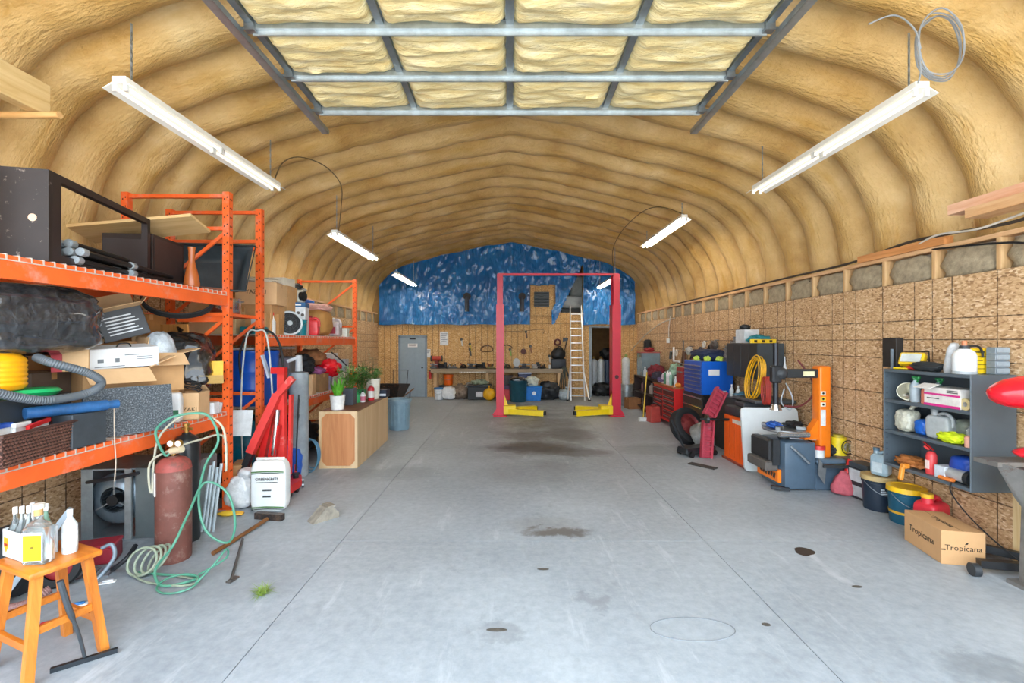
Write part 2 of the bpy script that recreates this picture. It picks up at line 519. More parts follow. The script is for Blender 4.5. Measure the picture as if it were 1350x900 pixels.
def arch_profile():
    half = spline([Vector((x, 0, z)) for x, z in CREST], 8)
    pts = half + [Vector((-p.x, 0, p.z)) for p in half[-2::-1]]
    for p in pts:
        if p.x < 0: p.x *= (4.62 / 4.52)
    out = []
    for i, p in enumerate(pts):
        d = pts[min(i + 1, len(pts) - 1)] - pts[max(i - 1, 0)]
        d.normalize()
        out.append((p, Vector((-d.z, 0, d.x))))
    for i, (p, nrm) in enumerate(out):             # make normals point into the room
        if nrm.dot(Vector((0, 0, 2.2)) - p) < 0: out[i] = (p, -nrm)
    return out
PROF = arch_profile()
def arch_z(x):
    best = None
    for (a, _), (b, _) in zip(PROF[:-1], PROF[1:]):
        lo, hi = sorted((a.x, b.x))
        if lo <= x <= hi and hi - lo > 1e-6 and max(a.z, b.z) > 2.7:
            return a.z + (b.z - a.z) * (x - a.x) / (b.x - a.x)
    return 2.6

def build_arch():
    b = B(); rows = []
    ny = int((Y_B + 0.12 - Y_F) / PER * 12)
    W = len(PROF)
    vs = []
    for j in range(ny + 1):
        y = Y_F + (Y_B + 0.12 - Y_F) * j / ny
        ph = (y - Y0R) / PER
        k = math.floor(ph); fr = ph - k
        bulge = abs(math.sin(PI * fr)) ** 0.62
        for i, (p, nrm) in enumerate(PROF):
            s = i * 0.12
            lump = noise.noise(Vector((s * 0.9, y * 1.6, k * 3.7))) * 0.05 + noise.noise(Vector((s * 2.6, y * 4.0, k * 1.3 + 9))) * 0.022
            # overlap seams of the steel arches: a short dent across each rib
            dent = 0.0
            for sx in (-2.25, 2.45):
                dx = p.x - (sx + 0.1 * math.sin(k * 1.7))
                if p.z > 4: dent += 0.035 * math.exp(-(dx / 0.05) ** 2)
            off = 0.27 * (bulge - 1.0) + lump * (0.4 + 0.6 * bulge) - dent
            wob = noise.noise(Vector((s * 1.3, k * 2.1, 4.0))) * 0.03
            q = p + nrm * off
            vs.append((q.x, y + wob, q.z))
    fs = [[j * W + i, j * W + i + 1, (j + 1) * W + i + 1, (j + 1) * W + i] for j in range(ny) for i in range(W - 1)]
    b.pd(vs, fs)
    # outer steel skin so daylight stays out
    vs2 = []
    for y in (Y_F, Y_B + 2.6):
        for p, nrm in PROF:
            q = p - nrm * 0.32
            vs2.append((q.x, y, max(q.z, -0.02)))
    b.m(1).pd(vs2, [[i, i + 1, W + i + 1, W + i] for i in range(W - 1)])
    for y in (Y_F,):                               # closes the edge of the shell
        vs3 = [(p.x, y, p.z) for p, nrm in PROF] + [(p.x - nrm.x * 0.32, y, max(-0.02, p.z - nrm.z * 0.32)) for p, nrm in PROF]
        b.pd(vs3, [[i, i + 1, W + i + 1, W + i] for i in range(W - 1)])
    return struct(b, 'ceiling', [FOAM, GALV], 'ribbed arched ceiling coated in golden tan spray foam', 60)
build_arch()

# floor: base with cast slabs between saw-cut joints
fl = struct(B().bx(-5.2, 5.2, -0.2, 18.0, -0.25, -0.022), 'floor', CONC, 'grey blue concrete slab floor with saw cut joints and oil stains')
XJ = [-5.0, -1.56, 1.81, 5.0]
YJ = [-0.2, 4.22, 8.0, 11.8, 15.4, 18.0]
for i in range(3):
    for j in range(5):
        b = B().bx(XJ[i] + 0.003, XJ[i + 1] - 0.003, YJ[j] + 0.003, YJ[j + 1] - 0.003, -0.022, 0.0)
        b.part('slab', CONC, fl)
yard = struct(B().bx(-40, 40, -60, -0.2, -0.25, -0.01), 'floor_yard', M('#b7b2a8', 0.85, 0, 0.1, 3), 'pale gravel yard in front of the open doorway')

# stains and patches lying on the concrete
def stain(pts, mat, label, name='oil_stain'):
    b = B(); c = [(x, y) for x, y in pts]
    P = spline([Vector((x, y, 0)) for x, y in c], 5, True)
    P = [Vector((p.x + 0.03 * noise.noise(p * 9), p.y + 0.03 * noise.noise(p * 9 + Vector((5, 0, 0))), 0.0)) for p in P]
    b.pd([(p.x, p.y, 0.0015) for p in P], [list(range(len(P)))])
    b.solo(name, mat, label, 'stain', smooth=0)
OILM = M('#55524d', 0.5, 0, 0.3, 18)
def gp(px, py): y = YG(py); return (U(px, y), y)
def ring_px(pxs): return [gp(x, y) for x, y in pxs]
#stain(ring_px([(688, 688), (715, 686), (750, 690), (778, 696), (765, 703), (735, 708), (712, 702)]), M('#6d6862', 0.8, 0, 0.35, 30, 0.4), 'rough broken concrete patch in the middle of the floor', 'broken_patch')
stain(ring_px([(1046, 724), (1058, 722), (1072, 726), (1074, 731), (1060, 732), (1048, 729)]), M('#37302b', 0.5), 'small dark brown oil spot on the floor near the printed carton')
b = B(); y0 = YG(829); b.tube([(0.27 * math.cos(t) , 0.12 * math.sin(t), 0.0015) for t in [2 * PI * k / 16 for k in range(16)]], 0.003, 4, True, 2)
b.solo('ring_mark', M('#757b80'), 'thin dark ring mark left on the concrete', 'stain', (U(913, 2.93), 2.93, 0))
b = B()
for (px, py, w) in ((716, 750, 0.05), (655, 830, 0.07), (1010, 823, 0.03), (1130, 773, 0.04)):
    x, y = gp(px, py); b.ell((x, y, 0.001), (w, 0.02, 0.0015), 2)
    b.solo('oil_spot', OILM, {716: 'small black oil drip below the broken concrete patch', 655: 'small dark scuff at the front centre of the floor', 1010: 'tiny dark drip in the right foreground of the floor', 1130: 'small dark drip left of the printed carton'}[px], 'stain'); b = B()

# side walls: studs, OSB sheets, plates
def side_wall(name, x, sgn, label):
    """sgn = direction from the wall into the room"""
    w = struct(B().bx(x - sgn * 0.17, x - sgn * 0.13, 0.7, Y_B, 0.0, 2.76), name, M('#b9b0a2', 0.9, 0, 0.2, 6, 0.4), label)
    B().bx(x - sgn * 0.15, x - sgn * 0.011, 0.7, Y_B, 2.76, 2.80).part('top_plate', PINEY, w)
    B().bx(x - sgn * 0.15, x - sgn * 0.011, 0.7, Y_B, 0.0, 0.04).part('bottom_plate', PINEY, w)
    stud = B().bx(-0.07, 0.07, -0.019, 0.019, 0, 2.72).mesh('stud', PINE)
    batt = B().sack((0, 0, 0), (0.10, 0.52, 0.30), 0.55, 0.3, 4.0, 2.0, 0, 16, 10).mesh('insulation', M('#a1937a', 0.95, 0, 0.35, 12, 0.8), 60)
    k0 = 3.966 if sgn < 0 else 3.7
    y = k0 - 5 * 0.61
    while y < Y_B - 0.05:
        inst(stud, 'stud', w, (x - sgn * 0.081, y, 0.04))
        if y + 0.3 < Y_B - 0.3: inst(batt, 'insulation', w, (x - sgn * 0.08, y + 0.305, 2.45), (0, 0, 0 if int(y * 10) % 2 else PI))
        y += 0.61
    L = 2.438
    for row in range(2):
        z0 = 0.04 + row * 1.219
        y = k0 - 2 * L + (0 if row == 0 else 1.219)
        while y < Y_B:
            y1 = min(y + L, Y_B); ya = max(y, 0.7)
            if y1 - ya > 0.05:
                bb = B().bx(-0.0055, 0.0055, ya - y + 0.001, y1 - y - 0.002, 0.001, 1.217)
                o = bb.part('osb_sheet', OSB_Y, w); o.location = (x - sgn * 0.0055, y, z0)
            y += L
    return w
wr = side_wall('wall_right', X_R, -1, 'stud wall sheeted with chipboard along the right side')
wl = side_wall('wall_left', X_L, 1, 'stud wall sheeted with chipboard behind the orange racks')

# back wall with door, storage doorway and loft opening
DOORX0, DOORX1 = U(527, Y_B), U(562, Y_B)
OPX0, OPX1, OPZ = U(780, Y_B), U(806, Y_B), V(432, Y_B)
LOX0, LOX1, LOZ0, LOZ1 = U(739, Y_B), U(768, Y_B), V(412, Y_B), V(345, Y_B)
def back_wall():
    b = B()
    pieces = [(-4.6, OPX0, 0, 2.44), (OPX1, 4.6, 0, 2.44), (OPX0, OPX1, OPZ, 2.44),
              (-4.6, LOX0, 2.44, 5.4), (LOX1, 4.6, 2.44, 5.4), (LOX0, LOX1, 2.44, LOZ0), (LOX0, LOX1, LOZ1, 5.4)]
    for x0, x1, z0, z1 in pieces: b.bx(x0, x1, Y_B + 0.012, Y_B + 0.10, z0, z1)
    w = struct(b, 'wall_back', M('#a5824f', 0.8), 'chipboard back wall under the blue tarp with a storage doorway')
    xs = -4.55
    def osb(x0, x1, z0, z1):
        o = B().bx(0.001, x1 - x0 - 0.001, -0.006, 0.006, 0.001, z1 - z0 - 0.001).part('osb_sheet', OSB_X, w)
        o.location = (x0, Y_B + 0.006, z0)
    e = X_L
    while e < X_R - 0.02:
        a, z = e, min(e + 1.219, X_R)
        if a < OPX0 < z: osb(a, OPX0, 0, 2.44); osb(OPX0, min(z, OPX1), OPZ, 2.44); 
        elif a < OPX1 < z: osb(a, OPX1, OPZ, 2.44) if a > OPX0 else None; osb(OPX1, z, 0, 2.44)
        elif a >= OPX0 and z <= OPX1: osb(a, z, OPZ, 2.44)
        else: osb(a, z, 0, 2.44)
        e += 1.219
    osb(U(699, Y_B), LOX0, 2.44, 3.75); osb(LOX0, LOX1, 2.44, LOZ0)
    # storage room and loft behind
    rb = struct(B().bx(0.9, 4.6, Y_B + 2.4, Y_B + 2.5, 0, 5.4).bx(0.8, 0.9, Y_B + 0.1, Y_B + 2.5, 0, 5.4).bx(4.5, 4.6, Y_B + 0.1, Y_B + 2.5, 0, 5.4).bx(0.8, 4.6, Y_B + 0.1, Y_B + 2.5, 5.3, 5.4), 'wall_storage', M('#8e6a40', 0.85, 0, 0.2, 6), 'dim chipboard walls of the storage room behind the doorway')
    struct(B().bx(0.9, 4.5, Y_B + 0.1, Y_B + 2.4, 2.5, 2.62), 'floor_loft', PINEX, 'timber loft deck over the storage room')
    b = B()
    b.bx(OPX0 - 0.09, OPX0, Y_B - 0.025, Y_B + 0.1, 0, OPZ).bx(OPX1, OPX1 + 0.07, Y_B - 0.025, Y_B + 0.1, 0, OPZ).bx(OPX0 - 0.09, OPX1 + 0.07, Y_B - 0.025, Y_B + 0.1, OPZ, OPZ + 0.05)
    struct(b, 'trim_1', M('#8d99a3', 0.6), 'grey timber frame around the storage doorway')
    b = B().bx(-4.62, 4.55, Y_B + 0.1, Y_B + 2.6, 5.4, 5.5); b.bx(-4.7, 4.65, Y_B + 2.5, Y_B + 2.6, 0, 5.5)
    struct(b, 'wall_rear', GREY, 'steel end sheet behind the back wall')
back_wall()

# grey panelled door
def door():
    x0, x1, h = DOORX0, DOORX1, V(443, Y_B)
    d = thing('door_1', 'blue grey six panel door with a white notice', 'door', ((x0 + x1) / 2, Y_B - 0.03, 0)); d['kind'] = 'structure'
    w = (x1 - x0) / 2
    DM = M('#93a4b1', 0.45, 0, 0.05)
    B().bx(-w + 0.04, w - 0.04, -0.01, 0.028, 0.01, h - 0.05).part('door_leaf', DM, d)
    b = B()
    b.bx(-w - 0.03, -w + 0.04, -0.025, 0.03, 0, h).bx(w - 0.04, w + 0.03, -0.025, 0.03, 0, h).bx(-w - 0.03, w + 0.03, -0.025, 0.03, h - 0.05, h + 0.03)
    b.part('door_frame', M('#7d8e9c', 0.5), d)
    for sx in (-1, 1):
        for z0, z1 in ((0.2, 0.72), (0.86, 1.5), (1.6, 1.82)):
            cx = sx * w * 0.42
            b = B().bx(cx - w * 0.30, cx + w * 0.30, -0.018, -0.009, z0, z1, 0.006)
            b.part('door_panel', DM, d)
    B().cyl((w - 0.12, -0.02, 0.98), (w - 0.12, -0.07, 0.98), 0.028).part('door_handle', M('#2c2c2c', 0.3, 0.8), d)
    p = B().bx(-0.16, 0.16, -0.021, -0.019, 1.66, 1.78).part('notice', WHITE, d)
    B().bx(-0.13, 0.13, -0.0225, -0.021, 1.74, 1.755).bx(-0.13, 0.1, -0.0225, -0.021, 1.70, 1.712).part('print', INK, p)
    B().bx(-0.1, 0.1, -0.05, -0.012, h - 0.11, h - 0.06).part('door_closer', DARKST, d)
door()

# blue tarp hung over the upper back wall
def tarp():
    zb = V(428, Y_B)
    def hole(x, z):
        px = CX + x * FPX / (Y_B - 0.05); py = CY - (z - CAMZ) * FPX / (Y_B - 0.05)
        if 699 < px < 727 and py > 376: return True
        if 727 <= px < 732 + (px - 727) * 0 and py > 376 and (px - 727) < (405 - py) * 0.0 + (5 if py < 400 else max(0, 5 - (py - 400) * 0.5)): return True
        edge = 767 - max(0, (py - 350)) * 0.47        # slit pulled to the left of the loft opening
        if px < 768.5 and px > max(edge, 729 + (428 - py) * 0.35) and py > 350: return True
        if 727 <= px < 768.5 and py > 350 and px > 729 + (428 - py) * 0.32 + (0 if py > 412 else 0) and px > edge: return True
        return False
    step = 0.04
    def make(name, xa, xb, label, seed):
        b = B(); nx = int((xb - xa) / step); nz = int(3.0 / step)
        ids = {}; vs = []; fs = []
        def vid(i, j):
            if (i, j) in ids: return ids[(i, j)]
            x = xa + (xb - xa) * i / nx
            zt = arch_z(x) - 0.06 if abs(x) < 4.34 else 2.6
            z = zb + 0.015 * math.sin(x * 5 + seed) + (max(zt, zb + 0.02) - zb) * j / nz
            q = Vector((x * 1.0, seed, z))
            fold = 0.06 * noise.noise(Vector((x * 2.2 + z * 1.1, seed, z * 0.8 - x * 0.5))) + 0.045 * noise.noise(Vector((x * 5 - z * 2.6, 3 + seed, z * 2.0 + x * 1.5))) + 0.02 * noise.noise(Vector((x * 13 + z * 6, seed, z * 7 - x * 3)))
            ids[(i, j)] = len(vs)
            vs.append((x, Y_B - 0.11 + fold - 0.05 * max(0, 1 - j / 8.0), z))
            return ids[(i, j)]
        for i in range(nx):
            xm = xa + (xb - xa) * (i + 0.5) / nx
            zt = arch_z(xm) if abs(xm) < 4.34 else 2.6
            for j in range(nz):
                zm = zb + (zt - 0.06 - zb) * (j + 0.5) / nz
                if hole(xm, zm): continue
                fs.append([vid(i, j), vid(i + 1, j), vid(i + 1, j + 1), vid(i, j + 1)])
        b.pd(vs, fs)
        b.solo(name, TARP, label, 'tarp', smooth=80)
    make('tarp', -4.33, LOX1, 'wide blue plastic tarp covering the upper back wall', 0.0)
    make('tarp', LOX1 + 0.01, 4.15, 'narrow blue tarp strip hung right of the loft opening behind the lift', 5.0)
tarp()

# ------------------------------------------------------------ overhead door parked under the ceiling
def overhead_door():
    hw, z = 2.1, 4.42
    d = thing('overhead_door', 'raised sectional garage door insulated with pale spray foam', 'garage door', (0, 5.04, z))
    FP = None
    n = N('door_foam')
    a = n.noise(3.0, 5, 0.65, n.mapping((1, 6, 1)))
    n.bump(n.noise(9, 5, 0.7, n.mapping((1, 4, 1))), 0.8, 0.03)
    FP = n.done(n.ramp(a, [(0.3, '#dcc07e'), (0.5, '#f0deA4'), (0.7, '#faefc8')]), 0.6)
    sec = 0.655
    cw = 2 * hw / 4
    for s in range(6):
        ya, yb = -s * sec, -(s + 1) * sec
        B().bx(-hw, hw, yb, ya - 0.004, 0.03, 0.05).part('section_skin', GALV, d)
        for c in range(4):
            x0 = -hw + c * cw
            def f(u, v, x0=x0, ya=ya, seed=s * 4 + c):
                x = x0 + 0.035 + u * (cw - 0.07); y = ya - 0.05 - v * (sec - 0.10)
                e = min(1.0, min(u, 1 - u) * 12, min(v, 1 - v) * 7) ** 0.5
                h = 0.07 + 0.05 * noise.noise(Vector((x * 2.2, y * 15, seed))) + 0.014 * noise.noise(Vector((x * 9, y * 26, seed + 3)))
                return (x + 0.014 * noise.noise(Vector((x * 4, y * 14, seed + 8))), y, 0.03 - e * h)
            B().sheet(f, 22, 16).part('foam_panel', FP, d, 80)
        for c in range(5):
            x = -hw + c * cw
            B().bx(x - 0.03, x + 0.03, yb + 0.01, ya - 0.01, -0.005, 0.03).part('stile', M('#8c969c', 0.4, 0.7), d)
        b = B().bx(-hw, hw, ya - 0.045, ya - 0.0, -0.035, 0.03).bx(-hw, hw, ya - 0.012, ya + 0.004, -0.07, -0.03)
        b.part('strut_rail', M('#b9c3c9', 0.35, 0.7), d)
        for sx in (-1, 1):
            b = B().bx(sx * hw - 0.04, sx * hw + 0.04, ya - 0.07, ya - 0.01, -0.06, 0.01)
            b.cyl((sx * hw, ya - 0.04, -0.03), (sx * (hw + 0.1), ya - 0.04, -0.03), 0.012)
            b.part('roller_hinge', STEEL, d)
    return d
overhead_door()
for sx, nm in ((-1, 'left'), (1, 'right')):
    b = B()
    x = sx * 2.2
    b.bx(x - 0.035, x + 0.035, 0.9, 5.45, 4.33, 4.345).bx(x - sx * 0.035 - 0.004, x - sx * 0.035 + 0.004, 0.9, 5.45, 4.33, 4.38).bx(x + sx * 0.035 - 0.004, x + sx * 0.035 + 0.004, 0.9, 5.45, 4.33, 4.44)
    t = thing('door_track', 'galvanised steel door track on the %s side of the raised door' % nm, 'track', (x, 5.45, 4.33))
    b.part('rail', GALV, t, world=True)
    b = B().bx(x + sx * 0.04, x + sx * 0.10, 0.9, 5.35, 4.40, 4.405).bx(x + sx * 0.04, x + sx * 0.045, 0.9, 5.35, 4.34, 4.41)
    b.part('angle_iron', M('#7c878e', 0.4, 0.7), t, world=True)
    for yy in (5.3, 3.2, 1.4):
        B().bar((x + sx * 0.04, yy, 4.4), (x + sx * 0.04, yy, arch_z(x) - 0.02), 0.03, 0.004).part('hanger', GALV, t, world=True)

# ------------------------------------------------------------ fluorescent fixtures
TUBE_LIT = mat_tube_light(TUBE_POWER)
TUBE_DIM = mat_tube_light(0.55)                        # faint glow set on the front pair so its tubes read white
FIXW = M('#f4f4ee', 0.4, 0, 0.02)
def fixture(x, y0, y1, z, label, chains, lit=True):
    L = y1 - y0
    t = thing('strip_light', label, 'light', (x, y0, z), 0, 'hanging fluorescent strip lights')
    b = B().prism([(-0.055, 0.06), (-0.055, 0.015), (-0.13, -0.03), (-0.128, -0.034), (-0.05, 0.006), (0.05, 0.006), (0.128, -0.034), (0.13, -0.03), (0.055, 0.015), (0.055, 0.06)], 'y', 0, L)
    b.part('housing', FIXW, t)
    for sx in (-0.045, 0.045):
        for k in range(2):
            a = 0.03 + k * (L / 2); c = a + L / 2 - 0.06
            B().cyl((sx, a, -0.022), (sx, c, -0.022), 0.014, n=10).part('tube', TUBE_LIT if lit else TUBE_DIM, t)
            for yy in (a - 0.012, c + 0.012): B().bx(sx - 0.016, sx + 0.016, yy - 0.012, yy + 0.012, -0.05, 0.012).part('socket', WHITE, t)
    for yc in chains:
        zt = arch_z(x) - z - 0.12
        b = B(); nlk = int((zt - 0.06) / 0.035)
        for i in range(max(1, nlk)):
            zz = 0.06 + i * 0.035
            b.box((0, yc, zz + 0.02), (0.006 if i % 2 else 0.016, 0.016 if i % 2 else 0.006, 0.036))
        b.part('chain', GALV, t)
    return t
fixture(-3.05, 3.55, 5.95, 3.86, 'long white fluorescent strip light hanging at the front left', (0.12, 2.25), False)
fixture(3.22, 3.55, 5.95, 3.82, 'long white fluorescent strip light hanging at the front right beside a coiled cable', (0.12, 2.25), False)
fixture(-3.05, 7.9, 10.3, 3.73, 'second fluorescent strip light along the left side of the ceiling', (0.12, 2.25))
fixture(3.15, 8.2, 10.6, 4.08, 'second fluorescent strip light along the right side of the ceiling', (0.12, 2.25))
fixture(-3.05, 12.2, 14.6, 3.66, 'farthest fluorescent strip light at the left in front of the tarp', (0.12, 2.25))
fixture(2.92, 12.5, 14.9, 3.62, 'farthest fluorescent strip light at the right behind the lift column', (0.12, 2.25))
# coil of cable over the front right fixture
b = B(); rnd = random.Random(4)
for k in range(4):
    b.tube([(0.17 * math.cos(a) * (1 + 0.06 * rnd.uniform(-1, 1)) + 0.02 * k, 0.03 * k, 0.24 * math.sin(a) * (1 + 0.05 * rnd.uniform(-1, 1))) for a in [2 * PI * i / 12 for i in range(12)]], 0.006, 6, True, 4)
b.tube([(-0.15, 0, -0.05), (-0.2, 0, 0.1), (-0.3, 0.05, 0.23), (-0.45, 0.1, 0.2)], 0.006, 6)
b.tube([(-0.17, 0, 0), (-0.15, 0, -0.2), (-0.17, 0, -0.30)], 0.006, 6)
b.solo('cable_coil', M('#8b9094', 0.4), 'coiled grey cable hanging over the front right strip light', 'cable', (3.13, 3.3, 4.02))
for (pts, lab) in (([(-3.02, 5.85, 3.94), (-2.98, 5.98, 4.2), (-2.85, 6.2, 4.36), (-2.75, 6.8, 4.46), (-2.78, 7.5, 4.42), (-2.95, 7.95, 4.15), (-3.03, 8.05, 3.80)], 'dark power cord looping from the front left strip light to the next'),
                   ([(3.2, 8.3, 4.16), (2.9, 8.8, 4.45), (2.75, 9.6, 4.55), (2.7, 11, 4.5), (2.8, 12.4, 4.3), (2.92, 12.7, 3.7)], 'dark power cord running along the right ceiling to the far strip light')):
    B().tube(pts, 0.008, 6).solo('light_wiring', M('#6b5836', 0.6), lab, 'cord')

# ================================================================= shared builders for goods
def carton(label, loc, size, rz=0.0, flaps=None, mat=CARD, tape=True, text=None, name='cardboard_box', inner=None, rot=None, tmat=None):
    """cardboard box, loc = centre of its base; flaps = {side: tilt degrees} when open (sides: f b l r)"""
    w, d, h = size
    t = thing(name, label, 'box', loc, rz, rot=rot)
    if flaps is None:
        B().bx(-w / 2, w / 2, -d / 2, d / 2, 0, h, 0.004).part('body', mat, t)
        if tape: B().bx(-w / 2 - 0.001, w / 2 + 0.001, -0.025, 0.025, h - 0.06, h + 0.001).part('tape', M('#b98b58', 0.35), t)
    else:
        k = 0.006
        b = B().bx(-w / 2, w / 2, -d / 2, -d / 2 + k, 0, h).bx(-w / 2, w / 2, d / 2 - k, d / 2, 0, h).bx(-w / 2, -w / 2 + k, -d / 2, d / 2, 0, h).bx(w / 2 - k, w / 2, -d / 2, d / 2, 0, h).bx(-w / 2, w / 2, -d / 2, d / 2, 0, k)
        b.part('body', mat, t)
        for sd, ang in flaps.items():
            a = R(ang); fl = (d if sd in 'fb' else w) * 0.5
            if sd in 'fb':
                s_ = -1 if sd == 'f' else 1
                b = B().box((0, s_ * fl / 2, 0), (w - 0.006, fl, 0.005))
                o = b.part('flap', CARDL, t); o.location = (0, s_ * d / 2, h - 0.002); o.rotation_euler = (s_ * a, 0, 0)
            else:
                s_ = -1 if sd == 'l' else 1
                b = B().box((s_ * fl / 2, 0, 0), (fl, d - 0.006, 0.005))
                o = b.part('flap', CARDL, t); o.location = (s_ * w / 2, 0, h - 0.002); o.rotation_euler = (0, -s_ * a, 0)
    if text:
        for side, body, sz, zc in text:
            if side == 'f': B().text(body, sz, (0, -d / 2 - 0.001, zc), (PI / 2, 0, 0)).part('lettering', tmat or INK, t, 0)
            elif side == 'r': B().text(body, sz, (w / 2 + 0.001, 0, zc), (PI / 2, 0, PI / 2)).part('lettering', tmat or INK, t, 0)
            elif side == 'l': B().text(body, sz, (-w / 2 - 0.001, 0, zc), (PI / 2, 0, -PI / 2)).part('lettering', tmat or INK, t, 0)
    return t

def pail(label, loc, r, h, mat, lid=None, lmat=None, handle=True, name='bucket', stuff=None, lbl=None, rz=0.0):
    t = thing(name, label, 'bucket', loc, rz)
    b = B().lathe([(0, 0), (r * 0.88, 0), (r * 0.9, 0.01), (r * 0.985, h * 0.82), (r * 1.03, h * 0.83), (r * 1.03, h * 0.86), (r * 0.99, h * 0.87), (r, h * 0.96), (r * 1.05, h * 0.965), (r * 1.05, h), (r * 0.97, h), (r * 0.88, 0.02), (0, 0.02)], n=28)
    b.part('body', mat, t)
    if lid is not None:
        B().lathe([(0, h + 0.012), (r * 0.8, h + 0.012), (r * 0.84, h + 0.022), (r * 1.07, h + 0.018), (r * 1.09, h - 0.03), (r * 1.055, h - 0.03), (r * 1.05, h + 0.001), (0, h + 0.001)], n=28).part('lid', lid, t)
    if handle:
        a = [(r * 1.05 * math.cos(k), r * 1.05 * math.sin(k) - 0.0, h * 0.86 - 0.55 * r * math.sin(k) * 0 - 0.35 * h * math.sin(k)) for k in [PI * i / 10 for i in range(11)]]
        B().tube([(x, -y * 1.03, z) for x, y, z in a], 0.004, 6, sub=2).part('handle', STEEL, t)
    if lbl: lbl(t)
    return t

def bottle(label, loc, r, h, mat, cap, neck=0.35, sq=False, name='bottle', lab=None, labmat=None, group=None, trig=None, cat='bottle', rz=0.0):
    t = thing(name, label, cat, loc, rz, group)
    hb = h * (1 - neck)
    prof = [(0, 0), (r * 0.95, 0), (r, 0.012), (r, hb * 0.92), (r * 0.75, hb * 1.02), (r * 0.34, hb + h * neck * 0.42), (r * 0.32, h * 0.93), (0, h * 0.93)]
    B().lathe(prof, n=4 if sq == 4 else 18, rot=(0, 0, PI / 4 if sq == 4 else 0)).part('body', mat, t)
    if trig is None:
        B().cyl((0, 0, h * 0.86), (0, 0, h), r * 0.38, n=12).part('cap', cap, t)
    else:
        b = B().cyl((0, 0, h * 0.84), (0, 0, h * 0.9), r * 0.4, n=12).bx(-r * 0.35, r * 0.35, -r * 1.3, r * 0.7, h * 0.9, h, 0.006).box((0, -r * 0.7, h * 0.82), (r * 0.3, 0.012, h * 0.16), (0.5, 0, 0))
        b.part('trigger', cap, t)
    if labmat: B().cyl((0, 0, hb * 0.22), (0, 0, hb * 0.72), r * 1.012, n=18, caps=False).part('label_band', labmat, t)
    return t

def jug(label, loc, w, d, h, mat, cap, rz=0.0, labmat=None, name='jug', cat='jug'):
    """moulded jug with a side handle and a short neck"""
    t = thing(name, label, cat, loc, rz)
    b = B().sack((0, 0, 0), (w, d, h * 0.8), 0.35, 0.02, 2, 1, 0, 28, 16)
    b.cyl((-w * 0.22, 0, h * 0.72), (-w * 0.25, 0, h * 0.92), d * 0.28, d * 0.2, 14)
    b.part('body', mat, t, 50)
    B().tube([(-w * 0.08, 0, h * 0.82), (w * 0.2, 0, h * 0.88), (w * 0.46, 0, h * 0.74), (w * 0.48, 0, h * 0.45)], d * 0.13, 10).part('handle', mat, t, 50)
    B().cyl((-w * 0.25, 0, h * 0.9), (-w * 0.25, 0, h), d * 0.24, n=14).part('cap', cap, t)
    if labmat: B().bx(-w * 0.36, w * 0.2, -d * 0.505, -d * 0.49, h * 0.14, h * 0.5, 0.003).part('label_sticker', labmat, t)
    return t

def bag(label, loc, size, mat, seed=1.0, rz=0.0, amp=0.12, knot=True, name='plastic_bag', cat='bag', pw=0.55):
    t = thing(name, label, cat, loc, rz)
    B().sack((0, 0, 0), size, pw, amp, 2.6, seed, 0, 48, 28).part('body', mat, t, 80)
    if knot:
        b = B().lathe([(size[0] * 0.10, -0.03), (0.02, 0.03), (0.018, 0.04), (0.05, 0.09), (0.03, 0.10), (0, 0.06)], (0.03, 0, size[2] * 0.95), 10, (0.3, 0.4, 0))
        b.part('knot', mat, t, 80)
    return t

def crumple(name, label, cat, loc, size, mat, seed=1.0, rz=0.0, amp=0.25, freq=2.4, rot=None):
    return B().ell((0, 0, size[2] * 0.42), (size[0] / 2, size[1] / 2, size[2] / 2), 4, amp, freq, seed, (0, 0, 0), -size[2] * 0.42).solo(name, mat, label, cat, loc, rz, None, 70, rot)

def book(name, label, loc, size, mat, rz=0.0, rot=None, page=WHITE, cat='book'):
    w, d, h = size
    t = thing(name, label, cat, loc, rz, rot=rot)
    B().bx(-w / 2, w / 2, -d / 2, d / 2, 0, h * 0.12).bx(-w / 2, w / 2, -d / 2, d / 2, h * 0.88, h).bx(-w / 2, -w / 2 + 0.006, -d / 2, d / 2, 0, h).part('cover', mat, t)
    B().bx(-w / 2 + 0.006, w / 2 - 0.008, -d / 2 + 0.008, d / 2 - 0.008, h * 0.12, h * 0.88).part('pages', page, t)
    return t

